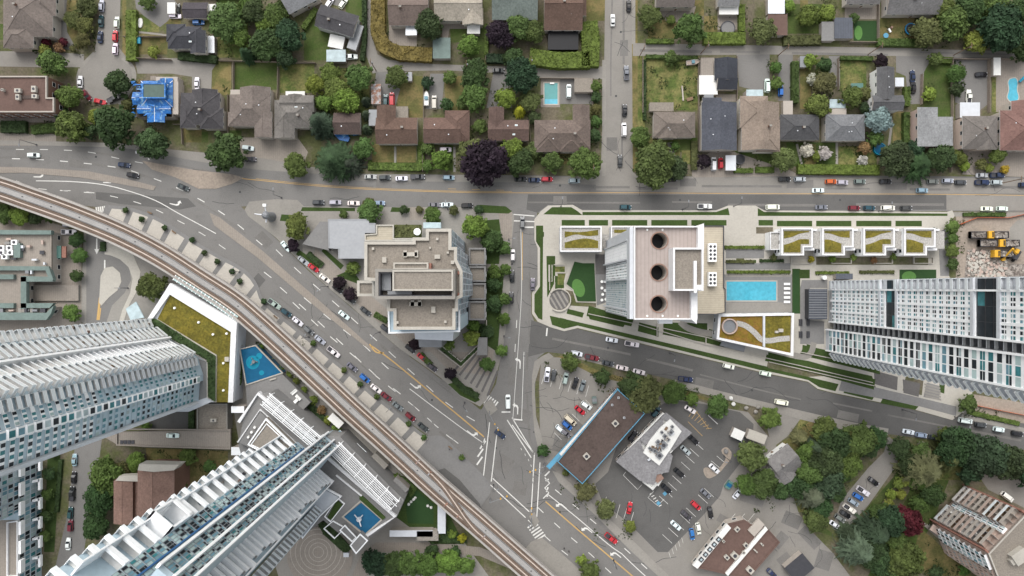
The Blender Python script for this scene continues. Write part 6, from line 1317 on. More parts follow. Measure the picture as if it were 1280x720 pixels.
for pts, z_ in [([(431,656),(446,672),(440,678),(424,663)], hp+2),([(437,682),(450,667),(460,676),(445,693)], hp+3.4)]:
    b = MB(); b.prism(PP(pts, z_), hp-6, z_-.3); b.mat(1).ring(PP(pts, z_), .4, z_-.3, z_); b.build('roof_pavilion', ['concrete_grey', 'panel_white'], t)
b = MB(); b.prism(PP([(365,645),(400,609),(424,622),(400,644),(378,672)], hp+2), hp, hp+2); b.ring(PP([(365,645),(401,607),(427,621),(400,646),(378,674)], hp+2.6), .35, hp+1.5, hp+2.6, 1); b.build('lower_roof', ['panel_grey', 'panel_white'], t)
# pergolas
for pts, lab in [([(337,491),(403,547)], 'white slatted pergola above the podium, upper left of the glass strip'),([(424,552),(501,628)], 'white slatted pergola above the podium, lower right of the glass strip')]:
    a, c_ = P(*pts[0], hp+4).xy, P(*pts[1], hp+4).xy; d = (c_-a); nn = Vector((d.y, -d.x)).normalized()
    if nn.dot(P(300,640).xy-a) < 0: nn = -nn
    o = thing('pergola', lab, 'pergola', (a.x, a.y, hp), 0, 'pergolas')
    for i in range(9):
        s_ = .02 if i % 2 else 0; p0 = a+nn*(.15+i*.62)+d*s_; p1 = p0+d*(.98-.03*(i % 3)); w_ = .16 if i not in (0, 6) else .3
        b = MB(); tg = nn*w_; b.prism([p0, p1, p1+tg, p0+tg], hp+3.6, hp+4, bottom=True); b.build('slat', 'panel_white', o)
    for i in range(6):
        p = a+d*(i/5*.94+.03); dn = d.normalized()*.2; b = MB(); b.prism([p, p+dn, p+dn+nn*5.4, p+nn*5.4], hp+3.2, hp+3.57, bottom=True); b.build('crossbeam', 'panel_white', o)
        b = MB(); b.box((p+nn*.3), .25, .25, hp, hp+3.2); b.build('post', 'panel_white', o)
# play pool by the mossy roof
t = thing('play_pool', 'bright blue spray pool with cyan circles beside the mossy roof', 'pool', P(322,455,0))
b = MB(); b.prism(PP([(300,437),(319,432),(352,466),(308,480)], 5), 0, 5); b.build('water', 'pool_blue', t)
b = MB(); b.ring(PP([(299,436),(319.5,431),(354,466.5),(307,482)], 5.3), .4, 4.6, 5.3); b.build('edge', 'concrete_light', t)
b = MB()
for x, y, r_ in [(316,453,9),(327,466,3.2),(324,445,4)]: b.cyl(P(x,y,5), r_*.28, 5.0, 5.03, 24)
b.build('painted_circle', 'pool_cyan', t)
b = MB(); q = P(318,452,5)
for a in (0, 2, 4): b.tube((q.x, q.y, 5), (q.x+1.6*cos(a), q.y+1.6*sin(a), 6), .18, 6)
b.cyl((q.x, q.y), .6, 5, 6.2, 10); b.build('spray_post', 'metal_grey', t)
b = MB(); b.prism(PP([(307,482),(352,467),(388,503),(373,518),(346,492),(334,489),(322,492),(309,512)], 5), 0, 4.98); tag(b.build('terrace', 'concrete_grey', loc=(0,0,0)), 'grey tiled terrace below the blue spray pool', 'terrace', kind='structure')
def sofa(px, py, z, rot, lab, mat='white_paint', n=2):
    q = P(px, py, z); t = thing('outdoor_sofa', lab, 'sofa', (q.x, q.y, z), 0, 'terrace seats'); r = radians(rot); b = MB(); b.box(q, 2.4, 1.0, z, z+.42, r); b.build('seat', mat, t)
    b = MB(); b.box(q+Vector((-sin(r)*.5, cos(r)*.5, 0)), 2.4, .25, z+.1, z+.8, r); b.build('backrest', mat, t)
sofa(368,490,5,40,'white terrace sofa nearest the spray pool'); sofa(373,497,5,-45,'white terrace sofa with its back to the railway'); sofa(370,501,5,-135,'lowest white terrace sofa above the planted strip')
for x, y, i in [(1000,403,0),(1010,403,1),(1000,418,2),(1010,418,3)]: sofa(x, y, .16, 90 if i % 2 else -90, f'black terrace sofa, {["upper left","upper right","lower left","lower right"][i]} of four by the slatted canopy', 'metal_dark')
# roofs between the podium and the railway
shed('grey flat roof with a white rim, lower of two by the viaduct', 485,601,507,622, 'concrete_grey', 6, 43, name='roof_pavilion', cat='pavilion'); shed('small grey flat roof, upper of two by the viaduct', 457,586,473,598, 'concrete_grey', 5, 43, name='roof_pavilion', cat='pavilion')
shed('white roofed box beside the viaduct', 410,521,429,531, 'render_white', 6, 42, name='roof_pavilion', cat='pavilion'); shed('pale concrete stair roof under the viaduct edge', 462,572,485,583, 'concrete', 4, 43, name='roof_pavilion', cat='pavilion')
for x, y, w_, lab in [(427,548,18,'upper'),(448,564,16,'lower')]:
    b = MB(); cc = rrect(x-w_/2, y-6, x+w_/2, y+6, 5, 43); b.prism(cc, 4.6, 5, bottom=True); o = b.build('glass_roof', 'glass_blue', loc=(0,0,0)); tag(o, f'blue ribbed glass roof beside the viaduct, {lab} of two', 'glass roof')
    b = MB()
    for i in range(6): p = cc[0].lerp(cc[3], i/5); q = cc[1].lerp(cc[2], i/5); b.ribbon([p, q], .14, 5.04)
    b.build('glazing_bar', 'panel_white', o)
b = MB(); b.sheet(PP([(520,612),(542,630),(542,655),(510,654),(507,632)]), .06); tag(b.build('roof_lawn', 'turf'), 'dark green lawn with white stones beside the viaduct', 'lawn', kind='structure')
for i, (x, y) in enumerate([(514,627),(517,624),(519,622),(535,632),(539,634),(511,630)]): b = MB(); ico(b, Vector((P(x,y).x, P(x,y).y, .3)), .55, .4, R); tag(b.build('white_stone', 'render_white', loc=(P(x,y).x, P(x,y).y, 0)), f'round white stone, {ORD[i]} of six on the dark green lawn', 'stone', 'white stones')
shed('white railed canopy below the dark green lawn', 487,663,541,671, 'metal_light', 4, name='canopy', cat='canopy'); shed('white canopy slab right of the dark green lawn', 547,632,557,667, 'metal_light', 4, name='canopy', cat='canopy'); shed('beige canopy right of the white railed canopy', 521,664,548,676, 'gravel', 4, name='canopy', cat='canopy')
# --- low glass terraces at the lower left
t = thing('terraced_building', 'low glass building with stepped white terraces at the left edge', 'building', P(40,650,0)); tw = Tower(t)
b = MB(); b.prism(PP([(52,572),(52,722),(-30,722),(-30,572)]), 0, 12); b.build('wall', 'panel_blue_grey', t)
b = MB(); b.prism(PP([(24,560),(23,640),(-60,640),(-60,560)], 12), 11.9, 26); b.build('upper_wall', 'panel_blue_grey', t)
for i in range(6):
    y0 = 577+24*i
    a, c_ = P(52,y0).xy, P(52,y0+21).xy
    for f in range(4): band(tw, a, c_, .5+f*2.9, 2.5, 4, (0,5,1,3,3,2), .3, frame='panel_grey')
    for h_, x0, x1 in ((4.5, 29, 51),):
        b = MB(); b.prism([p.xy for p in PP([(x0,y0+2),(x1,y0-3),(x1,y0),(x0,y0+5)], h_)], h_-.5, h_+.7, bottom=True); b.build('terrace_wall', 'panel_white', t)
    b = MB(); b.prism([p.xy for p in PP([(49,y0-3),(52,y0-3),(52,y0+11),(49,y0+11)], 4.5)], 3.9, 5.2, bottom=True); b.build('terrace_wall', 'panel_white', t)
    b = MB(); b.prism([p.xy for p in PP([(26,y0+2),(29,y0+2),(29,y0+18),(26,y0+18)], 12)], 11, 13.2); b.build('terrace_wall', 'panel_white', t)
    if y0 < 640:
        for f in range(5): band(tw, P(24,y0,12).xy, P(23.5,min(y0+22,640),12).xy, 12.2+f*2.8, 2.4, 4, (0,5,1,3,3,2), .3, frame='panel_grey')
b = MB(); b.sheet(PP([(23.5,650),(23.5,722),(-30,722),(-30,650)], 12), 12.02); b.build('roof_court', 'paver_beige', t)
b = MB(); b.ring(PP([(10,652),(24,650),(24,720),(10,720)], 12), .4, 11.6, 12.8); b.build('parapet', 'panel_rim', t)
tw.close()

planting([(374,518),(389,503),(414,527),(408,540),(422,553),(417,561),(395,543)], .4, 'dark', 'brown and green planted bed above the white pergola')
planting([(428,566),(456,590),(450,600),(426,578)], .4, 'dark', 'narrow planted bed below the blue ribbed glass roofs')
planting([(462,583),(485,590),(505,596),(522,610),(514,622),(495,602),(478,609),(470,600)], .4, 'mid', 'planted bed around the grey flat roof by the viaduct')
planting([(352,468),(356,466),(392,500),(388,504)], .4, 'bright', 'thin planted strip between the terrace and the viaduct')
planting([(545,655),(553,655),(582,672),(584,678),(548,678)], .4, 'dark', 'brown planted bed at the bend of the service lane')
planting([(396,652),(410,652),(440,685),(432,692),(405,668)], .4, 'dark', 'dark planting around the round paved court')
# ------------------------------------------------------------------ central mid-rise
hm = 58
RM = [(455.5,302),(516,302),(516,297),(532.5,297),(532.5,286),(564,286),(564,309),(571,309),(571,325),(578,339),(578,371),(572,374),(572,389),(569,389),(569,412),(492,412),(492,389),(484,389),(484,374),(469,372),(469,351),(455.5,350)]
t, ro, poly = flat('brown gravel roofed mid-rise with a rooftop well and blue grey sides', RM, hm, 'panel_blue_grey', 'gravel_roof', 'concrete_light', pw=.9, ph=.9, name='apartment_building', cat='building')
tw = Tower(t); pc = ccw(poly); z = 4
while z < hm-3:
    for i in range(len(pc)):
        a, c = pc[i], pc[(i+1) % len(pc)]
        d = (c-a).normalized(); n = Vector((d.y, -d.x)); m = (a+c)/2
        if n.dot(-m) < .2*m.length or (c-a).length < 3: continue
        band(tw, a, c, z, 1.7, max(2, int((c-a).length/1.6)), (0,6,1,2,3,1), .3, frame='panel_grey')
    z += 2.9
tw.close()
b = MB(); b.prism(PP([(572,339),(578,339),(578,343),(572,343)], hm), 3, hm-.2); b.prism(PP([(572,366),(578,366),(578,370),(572,370)], hm), 3, hm-.2); b.build('red_wall', 'brick_red', t)
b = MB(); b.ring(PP(rect(469,336,569,374), hm+4), .9, hm-.8, hm+4); ph_ = b.build('penthouse_wall', 'concrete', t)
b = MB(); b.ring(PP(rect(473,339.5,566.5,371), hm+3.6), .5, hm-.8, hm+3.5); b.build('penthouse_lining', 'metal_dark', ph_)
b = MB(); b.prism(PP(rect(491,338,566,363), hm+4.6), hm-.8, hm+4.6); b.build('penthouse_roof', 'gravel_roof', ph_)
b = MB(); b.ring(PP(rect(490.5,337.5,566.5,363.5), hm+5), .5, hm+4, hm+5); b.build('penthouse_parapet', 'concrete_light', ph_)
b = MB(); b.box(P(500,366,hm+1), 7, 1.0, hm-.8, hm+1.5); b.box(P(480,350,hm+1), 4, 6, hm-.8, hm+1); b.build('machine_box', 'metal_grey', ph_)
b = MB(); b.prism(PP(rect(492,328.5,535,337), hm+2.2), hm-.8, hm+2.2); b.build('stair_roof', 'gravel_roof', ph_); b = MB(); b.ring(PP(rect(491.5,328,535.5,337), hm+2.6), .5, hm, hm+2.6); b.build('stair_parapet', 'concrete_light', ph_)
b = MB(); b.prism(PP(rect(535.6,329,539,336), hm+2), hm-.8, hm+2); b.build('red_stack', 'brick_red', ph_)
for x, y, w, d in [(513,318,4.2,1.2),(507,317.5,1,2),(521,317.5,1,2),(547,321,1.6,1.2),(481,325,1.2,1.6),(520,380,3.6,1.2),(516,379,1,1.8),(525,379,1,1.8),(542,387,1.2,1.8),(566,328,1,1),(467,311,.7,.7),(547,299,.7,.7),(560,316,.6,.6),(497,403,.8,.8),(557,402,.7,.7),(538,310,.5,.5)]: unit(ro, x, y, hm-.9, w, d, .9, 'concrete_light', fan=False)
t, ro, _ = flat('small brown box roof at the left of the mid-rise', rect(446.5,351,468,370), 48, 'concrete', 'gravel_roof', 'concrete_light', pw=.8, name='stair_tower', cat='tower block')
t = thing('mid_rise_terraces', 'lavender canopy and grey terraces below the mid-rise', 'terrace block', P(540,420,0))
b = MB(); b.prism(PP([(485,388),(492,388),(492,412),(569,412),(569,396),(574,396),(574,414),(486,416)], 50), 8, 50); b.build('wall', 'panel_blue_grey', t)
b = MB(); b.prism(PP([(518,414),(567,414),(566,426),(519,424)], 34), 6, 34); b.build('lavender_canopy', 'metal_light', t); b = MB(); b.prism(PP([(523,424),(552,424),(552,434),(524,434)], 22), 4, 22); b.build('lower_terrace', 'metal_grey', t)
b = MB(); b.ring(PP([(484.5,387),(575,387),(575,415),(485.5,417)], 50.5), .5, 49, 50.5); b.build('white_rim', 'panel_white', t)
for i, (y0, y1) in enumerate([(310,331.5),(333,352),(354,374.5),(376.5,400)]):
    t, ro, _ = flat(f'square grey terrace roof beside the mid-rise, {ORD[i]} from the top', rect(586,y0,607,y1), 9, 'concrete_grey', 'gravel_roof', 'concrete_grey', pw=.6, ph=.9, name='terrace_block', cat='terrace block', floors=2, group='stepped terraces')
t, ro, _ = flat('flat grey metal roofed pavilion left of the mid-rise', [(410,274),(461,274),(461,279),(469,279),(469,291),(456,291),(455,323),(423,323),(423,311),(411,310)], 6, 'concrete_grey', 'metal_roof', 'metal_roof', pw=.25, ph=.2, name='pavilion', cat='pavilion')
b = MB(); b.prism(PP([(410,277),(400,277),(378,305),(411,313)], 4), 0, 4); tag(b.build('concrete_canopy', 'concrete_grey', loc=(0,0,0)), 'angled grey canopy left of the metal roofed pavilion', 'canopy')
t, ro, _ = flat('beige tiled roof terrace above the mid-rise', [(470,281),(492,281),(492,298),(516,298),(516,301),(456,301),(456,293),(470,292)], 8, 'concrete', 'roof_tile', 'concrete_light', name='roof_terrace', cat='terrace')
planting([(492,281),(527,281),(527,297),(494,297)], 6, 'olive', 'planted roof bed above the mid-rise'); b = MB(); b.prism(PP(rect(529,278,551,285), 8), 5, 8); tag(b.build('glass_canopy', 'glass_pale', loc=(0,0,0)), 'pale glass canopy above the mid-rise', 'canopy')
b = MB(); b.cyl(P(522,290,7), 1.3, 8.2, 8.5, 14, .2); b.tube((P(522,290,7).x, P(522,290,7).y, 6), (P(522,290,7).x, P(522,290,7).y, 8.4), .06); tag(b.build('parasol', 'white_paint', loc=(P(522,290,7).x, P(522,290,7).y, 6)), 'small white parasol on the roof terrace of the mid-rise', 'parasol')
t = thing('walled_garden', 'walled garden with pale edges below the mid-rise', 'garden wall', P(575,440,0))
b = MB()
for q in [[(548,437),(576,459),(608,427),(608,400)],[(553,433),(576,452),(597,432),(597,402)]]:
    a = [P(x, y, 1).xy for x, y in q]; b.strip(offset_line(a, .2), offset_line(a, -.2), 1.1, .1)
b.build('low_wall', 'concrete_light', t); b = MB(); b.prism(PP([(598,422),(609,422),(609,444),(596,444)], 4), 0, 4); b.build('pavilion', 'concrete_grey', t)
planting([(550,436),(576,457),(606,428),(606,405),(598,405),(597,432),(576,451),(554,433)], .5, 'dark', 'green strip inside the walled garden')
# ------------------------------------------------------------------ tower with three round roof wells
hq = 60
t = thing('apartment_tower', 'tan roofed tower with three round dark wells in its roof', 'tower', P(750+40,341,0)); tw = Tower(t)
RQ = [(793,283),(873,283),(873,311),(864,363),(864,399),(793,399)]
b = MB(); b.walls(PP(RQ, hq), 0, hq-.8); b.build('wall', 'panel_grey', t)
hol = [[(P(x,y,hq).x+2.25*cos(i*pi/14), P(x,y,hq).y+2.25*sin(i*pi/14)) for i in range(28)] for x, y in ((825,300.5),(824,340.5),(824,380))]
b = MB(); b.holed(PP(RQ, hq), hol, hq-.7); ro = b.build('roof', 'roof_tan', t)
for hl in hol:
    pts = [Vector(p) for p in hl]; b = MB(); b.walls(pts, hq-6, hq-.68, 0, flip=True); b.sheet(pts, hq-5.9, 1); b.ring([p+(p-sum(pts, Vector((0,0)))/28)*.16 for p in pts], .35, hq-.7, hq-.5, 2)
    b.build('roof_well', ['stucco', 'black_cover', 'terracotta'], ro)
b = MB(); b.ring(PP([(792.6,282.6),(880,282.6),(880,311),(872,362),(872,399.5),(792.6,399.5)], hq+.5), .35, hq-1, hq+.5); b.build('parapet', 'panel_rim', t)
b = MB(); b.prism(PP([(873,283),(880,279),(880,312),(873,312)], hq+1.5), 8, hq+1.5); b.prism(PP([(864,363),(872,362),(871,405),(864,399)], hq+1), 8, hq+1); b.prism(PP(rect(867.5,326,871,366), hq+5.2), hq, hq+5.2); b.build('white_fin_wall', 'panel_rim', t)
b = MB(); b.prism(PP(rect(842,310,879,363), hq+4.5), hq-.7, hq+4); pt_ = b.build('penthouse', 'gravel_roof', t); b = MB(); b.ring(PP(rect(841.5,309.5,879.5,363.5), hq+5), .5, hq-.7, hq+5); b.build('parapet', 'panel_rim', pt_); b = MB(); b.prism(PP(rect(839,311,841.4,361), hq+1), hq-.7, hq+1); b.build('ledge', 'panel_grey', pt_)
b = MB(); b.box(P(874,359,hq+5), 1.3, 1.3, hq+4, hq+5.4); b.build('roof_box', 'white_paint', pt_)
for i in range(14): q = P(800+6*(i % 7)*1.6, 287 if i < 7 else 395, hq); b = MB(); b.cyl(q, .3, hq-.7, hq-.5, 8); b.build('roof_drain', 'white_paint', ro) if i in (1,3,8,10,12) else None
a0, a1 = P(793,283,hq).xy, P(793,399,hq).xy
def ff(t0, t1): return a0+(a1-a0)*t0, a0+(a1-a0)*t1
b = MB()
z = 4
while z < hq-8:
    A_, B_ = ff(.14, .34); band(tw, A_, B_, z, 2.3, 5, (0,1,1,3,1,0), 1.1, off=.9); A_, B_ = ff(.36, .56); band(tw, A_, B_, z, 2.3, 6, (0,1,0,4,1,0), 1.2, off=.4)
    A_, B_ = ff(.57, .90); band(tw, A_, B_, z, 2.4, 12, (0,0,0,6,1,0), .25, off=.25, frame='panel_grey')
    A_, B_ = ff(.92, .98); band(tw, A_, B_, z, 2.3, 2, (0,1,1,3,1,0), .5, off=.6); z += 2.95
for f in (.13, .345, .565, .91): fin(t, a0+(a1-a0)*f, facing(a0, a1), 1.3, .4, 2, hq-6, 'panel_grey')
b = MB(); p_ = ff(0, 1); nn = facing(a0, a1); b.prism([p_[0], p_[1], p_[1]+nn*1.2, p_[0]+nn*1.2], hq-6, hq-1, bottom=True); b.build('top_band', 'panel_grey', t)
tw.close()
b = MB(); b.box(P(832,402,hq-4), 4, 1.2, hq-6, hq-4); b.build('white_balcony', 'panel_white', t)
t, ro, poly = flat('beige tiled terrace with white cooling units beside the three-well tower', [(868,282),(905,282),(905,360),(907,361),(907,391),(895,393),(862,393)], 9, 'slate_panel', 'roof_tile', 'metal_dark', pw=.3, ph=.5, name='terrace_block', cat='terrace block')
for y, n in [(316,4),(349,3)]:
    u = unit(ro, 889, y, 9, 2.9, n*1.55+.4, 1.8, 'white_paint', 'cooling_unit', fan=False); b = MB()
    for i in range(n):
        for s in (-1, 1): q = P(889,y,9)+Vector((s*.7, (i-(n-1)/2)*1.45, 0)); b.cyl(q, .5, 10.8, 10.9, 12)
    tag(b.build('cooling_fan', 'metal_dark', ro), None) if False else b.build('cooling_fan', 'metal_dark', ro)
# green roofs
def wavy(pts_l): return smooth(pts_l, 6)
t, ro, _ = flat('white rimmed green roof with a pale wavy gravel path, left of the three-well tower', rect(700.5,283,752,314.5), 7, 'panel_grey', 'gravel_white', 'panel_rim', pw=.5, name='roof_garden_block', cat='building', floors=1)
b = MB(); b.sheet([P(x,y,7).xy for x, y in wavy([(706,289),(722,290),(735,289),(748,287)])+wavy([(748,294),(735,295),(720,293),(706,297)])], 6.46); b.sheet([P(x,y,7).xy for x, y in wavy([(706,303),(722,299),(735,298),(748,301)])+[(748,310),(706,310)]], 6.46); b.build('sedum_bed', 'sedum', ro)
t, ro, _ = flat('gravel roofed link with one sedum bed behind the three-well tower', [(764,283),(800,283),(800,300),(764,312)], 5.5, 'panel_grey', 'gravel_white', 'panel_rim', pw=.4, name='roof_garden_block', cat='building')
b = MB(); b.sheet(PP(rect(768,287,786,291), 5.5), 5.0); b.build('sedum_bed', 'sedum', ro)
b = MB(); b.sheet(PP(rect(753,293,763,312)), .2); tag(b.build('gravel_strip', 'gravel_white'), 'pale gravel strip beside the green roof', 'gravel', kind='structure')
TW = ['first and leftmost of the four townhouses', 'second of the four townhouses', 'third of the four townhouses', 'fourth and rightmost of the four townhouses']
for i, x in enumerate([977, 1028, 1079.5, 1130.5]):
    w = 39; h7 = 7.5
    t, ro, _ = flat(f'notched sedum roof with a wavy gravel path, {TW[i]}', [(x,285),(x+w,285),(x+w,309),(x+w-11,309),(x+w-11,319),(x,319)], h7, 'panel_white', 'gravel_white', 'panel_rim', pw=.55, name='townhouse', cat='townhouse', floors=2, ww=1.2, group='townhouses')
    up = [(x+3.5,288+(6 if i in (1,3) else 0)*0),(x+w-3.5,288)]; m = i in (1,3)
    b = MB()
    if not m: b.sheet([P(a,c,h7).xy for a, c in [(x+3.5,288.5),(x+w-4,288.5)]+wavy([(x+w-4,290),(x+w*.6,292),(x+w*.35,296),(x+3.5,298)])], h7-.5); b.sheet([P(a,c,h7).xy for a, c in wavy([(x+3.5,306),(x+w*.35,303),(x+w*.6,299),(x+w-4,299)])+[(x+w-4,305),(x+w-14.5,305),(x+w-14.5,315.5),(x+3.5,315.5)]], h7-.5)
    else: b.sheet([P(a,c,h7).xy for a, c in [(x+3.5,288.5),(x+w-4,288.5)]+wavy([(x+w-4,297),(x+w*.6,296),(x+w*.3,292),(x+3.5,291)])], h7-.5); b.sheet([P(a,c,h7).xy for a, c in wavy([(x+3.5,299),(x+w*.3,300),(x+w*.6,304),(x+w-10,305)])+[(x+w-14.5,305),(x+w-14.5,315.5),(x+3.5,315.5)]], h7-.5)
    b.build('sedum_bed', 'sedum', ro)
    b = MB(); b.prism(PP(rect(x+w+.6,289,x+w+11,311), 5.5), 0, 5.5); b.build('link_roof', 'gravel_white', t); b = MB(); b.prism(PP([(x+w+.6,286),(x+w+5,286),(x+w+5,288.6),(x+w+.6,288.6)], 6), 0, 6); b.prism(PP(rect(x+w-10,310,x+w+2,313), 6), 3, 6); b.build('porch', 'panel_rim', t)
    b = MB()
    for q in (rect(x+12,321,x+37,329.5),): b.ring(PP(q, 1), .25, .1, .9)
    b.build('garden_wall', 'concrete_light', t)
t, ro, _ = flat('gravel roof piece left of the townhouse row', rect(963,290,976,312), 5.5, 'panel_white', 'gravel_white', 'panel_rim', pw=.3, name='link_building', cat='building')
t, ro, poly = flat('orange and yellow roof garden with a round skylight and winding gravel path', [(898.5,393),(992.5,391.5),(991.5,445),(896,424)], 6, 'panel_grey', 'sedum_orange', 'panel_rim', pw=.9, ph=.7, name='roof_garden_block', cat='building', floors=1)
b = MB(); b.sheet(PP([(957,396),(989,395),(988,440),(957,433)], 6), 5.46); b.build('yellow_bed', 'sedum', ro)
pth = smooth([(921,404),(932,407),(943,415),(952,424),(962,426),(975,424),(988,423)], 6); b = MB(); b.ribbon([P(x,y,6).xy for x, y in pth], 2.0, 5.5); b.build('gravel_path', 'gravel_white', ro)
b = MB(); b.prism(PP([(954,394),(956.5,394),(956.5,434),(954,433)], 6.2), 5.4, 6.2); b.build('divider', 'panel_grey', ro)
q = P(912,408,6); b = MB(); b.cyl(q, 2.5, 5.3, 6.2, 26, m=0, top=False); b.ring([Vector((q.x+2.9*cos(i*pi/14), q.y+2.9*sin(i*pi/14))) for i in range(28)], .45, 5.4, 6.3, 1); b.cyl(q, 2.4, 5.3, 5.6, 24, m=2); b.build('round_skylight', ['metal_grey', 'stucco_pink', 'metal_grey'], ro)
b = MB(); b.box(P(976,413,6), 1.6, 1.2, 5.4, 6.4); b.box(P(971,415,6), 1.2, .8, 5.4, 6.1); b.build('roof_unit', 'concrete_light', ro)
b = MB(); b.prism(PP([(903,426),(932,432),(930,440),(900,432)], 1), .1, 1); b.build('entrance_canopy', 'metal_grey', t)
# pool deck
t = thing('swimming_pool', 'large turquoise swimming pool beside the tiled terrace', 'pool', P(938,363,0))
b = MB(); b.sheet(PP(rect(908,352,970,375.5)), .19); b.build('water', 'pool_water', t); b = MB(); b.ring(PP(rect(906.5,350.5,971.5,377)), .4, .1, .24); b.build('pool_edge', 'concrete_light', t)
b = MB(); b.sheet(PP(rect(907,378,989,390)), .172); b.sheet(PP(rect(907,343,989,346)), .172); tag(b.build('pool_walk', 'concrete'), 'pale walks above and below the turquoise pool', 'paving', kind='structure')
for i in range(5):
    q = P(983, 355+5.6*i); t = thing('sun_lounger', f'white sun lounger beside the turquoise pool, {ORD[i]} from the top', 'lounger', (q.x, q.y, .17), 0, 'pool loungers')
    b = MB(); b.box(q, 2.2, .9, .35, .5); b.build('frame', 'white_paint', t); b = MB(); b.box((q.x+.75, q.y), .7, .85, .5, .85); b.build('backrest', 'white_paint', t)
    b = MB()
    for sx in (-.9, .9):
        for sy in (-.35, .35): b = MB(); b.box((q.x+sx, q.y+sy), .08, .08, .17, .35); b.build('leg', 'metal_grey', t)
q = P(699,375); b = MB(); b.cyl(q, 3.7, .1, .24, 32); cp = b.build('round_terrace', 'paver_dark', loc=(0,0,0)); tag(cp, 'round striped terrace with a curved wall beside the putting green', 'terrace')
b = MB()
for i in range(4):
    o = -2.4+i*1.6; l = math.sqrt(3.5**2-o*o); d = Vector((.5, -.85)); n = Vector((.85, .5)); c = Vector((q.x, q.y))+n*o; b.ribbon([c-d*l, c+d*l], .7, .25)
b.build('stripe', 'concrete', cp); b = MB(); arc = [Vector((q.x+4.2*cos(a), q.y+4.2*sin(a))) for a in [(-2.2+i*.16) for i in range(30)]]; b.strip(offset_line(arc, .18), offset_line(arc, -.18), .9, .1); b.build('curved_wall', 'concrete_light', cp)
b = MB()
for q in [[(687,331),(687,363)],[(692,331),(707,331),(707,341),(696,341)],[(693,345),(693,362)],[(696,330),(705,330)],[(715,331),(706,354),(716,362),(720,377),(745,378)],[(686,331),(686,352),(690,352),(690,331)]]:
    a = [P(x, y).xy for x, y in q]; b.strip(offset_line(a, .14), offset_line(a, -.14), .5, .1)
tag(b.build('garden_wall', 'concrete_light', loc=(0,0,0)), 'thin pale garden walls around the putting green', 'wall')
b = MB(); b.sheet(PP([(694,333),(706,333),(706,340),(694,340)]), .17); b.sheet(PP([(697,342),(707,342),(704,356),(697,356)]), .17); tag(b.build('garden_bed', 'lawn_wild'), 'small beds left of the putting green', 'bed', kind='structure')
for i, (x, y) in enumerate([(752,352),(756,352),(752,360),(756,363),(753,368),(757,374),(752,375)]):
    q = P(x, y); b = MB(); b.cyl(q, .55, .85, .92, 12); b.tube((q.x, q.y, .16), (q.x, q.y, .85), .06); tag(b.build('cafe_table', 'white_paint', loc=(q.x, q.y, .16)), f'small round white table left of the three-well tower, {ORD[i]} from the top', 'table', 'terrace tables')
# low garden walls along the sloping street
b = MB()
for q in [[(735,392),(800,406),(880,430),(905,435),(960,448),(1000,457),(1090,478)],[(828,410),(885,422),(905,428)],[(960,452),(1092,482)],[(1000,440),(1050,450),(1096,460)],[(821,405),(821,420)],[(882,422),(882,430)]]:
    a = [P(x, y).xy for x, y in q]; b.strip(offset_line(a, .15), offset_line(a, -.15), .7, .1)
tag(b.build('terrace_wall', 'concrete_light', loc=(0,0,0)), 'long pale terrace walls stepping along the sloping street', 'wall')
arc = [P(x,y).xy for x, y in smooth([(850,402),(860,410),(880,416),(905,418)], 6)]; b = MB(); b.ribbon(arc, 2.4, .172); arc = [P(x,y).xy for x, y in smooth([(992,444),(1006,446),(1014,440),(1017,428)], 6)]; b.ribbon(arc, 2.2, .172); tag(b.build('curved_walk', 'concrete'), 'curved pale walks below the towers', 'path', kind='structure')
b = MB()
for i in range(5): b.sheet(PP([(1155+.2*i,479+3.6*i),(1175+.2*i,484+3.6*i),(1175+.2*i,486.4+3.6*i),(1155+.2*i,481.4+3.6*i)]), .19+.01*i)
tag(b.build('broad_steps', 'concrete'), 'broad pale steps up to the glass tower', 'steps', kind='structure')
# ------------------------------------------------------------------ glass and white tower at the right
ZD = 112
t = thing('residential_tower', 'white gridded glass tower leaning off the right edge', 'tower', P(1060,405,0), 0, 'white residential towers'); tw = Tower(t)
b = MB(); b.prism(PP([(1036,351),(1036,402),(1043,402),(1043,411),(1032,411),(1032,437),(1040,439.5),(1075,455),(1090,450),(1090,351)]), 0, ZD); b.build('wall', 'panel_grey', t)
z = 4; k = 0
def on(z, a, b_): return a <= z < b_
W2 = (0,4,3,1,3,2)
while z < ZD-3:
    if on(z, 37.6, 45.8) or on(z, 81.5, 90):
        band(tw, *edge((1035.6,352),(1035.6,362),0), z, 2.9, 1, (0,8,0,0,1,0), .1, frame='metal_dark'); band(tw, *edge((1035.5,362),(1035.5,401.5),0), z, 2.95, 3, (0,8,2 if z > 60 else 3,0,0,0), .14, frame='metal_dark')
    else:
        balcony(tw, *edge((1036,351.5),(1036,361.5),0), z, 1.4, slab='panel_grey', edge_='panel_grey', rh=.95)
        band(tw, *edge((1034.6,362.5),(1034.6,401.5),0), z, 2.95, 9, W2, .45, off=.3, rows=((.14,.42),(.52,.66)) if k % 2 else ((.14,.32),(.42,.66)))
    balcony(tw, *edge((1043,402.5),(1043,410.5),0), z, 2.0, slab='metal_grey', edge_='panel_grey', rail='metal_grey')
    band(tw, *edge((1031,411.5),(1031,437),0), z, 2.95, 3, (0,5,2,1,2,3), .28, off=.3, rows=((.12,.70),) if k % 3 else ((.12,.42),(.48,.74)))
    balcony(tw, *edge((1034,438.2),(1040,446.5),0), z, 1.5, slab='panel_grey', edge_='panel_white', rh=.95); 
    z += 3.0; k += 1
for y, x in [(362,1034.6),(401.7,1034.6),(411.3,1031),(437.2,1031)]: fin(t, P(x,y).xy, Vector((-1, 0)), .8, .5, 2, ZD)
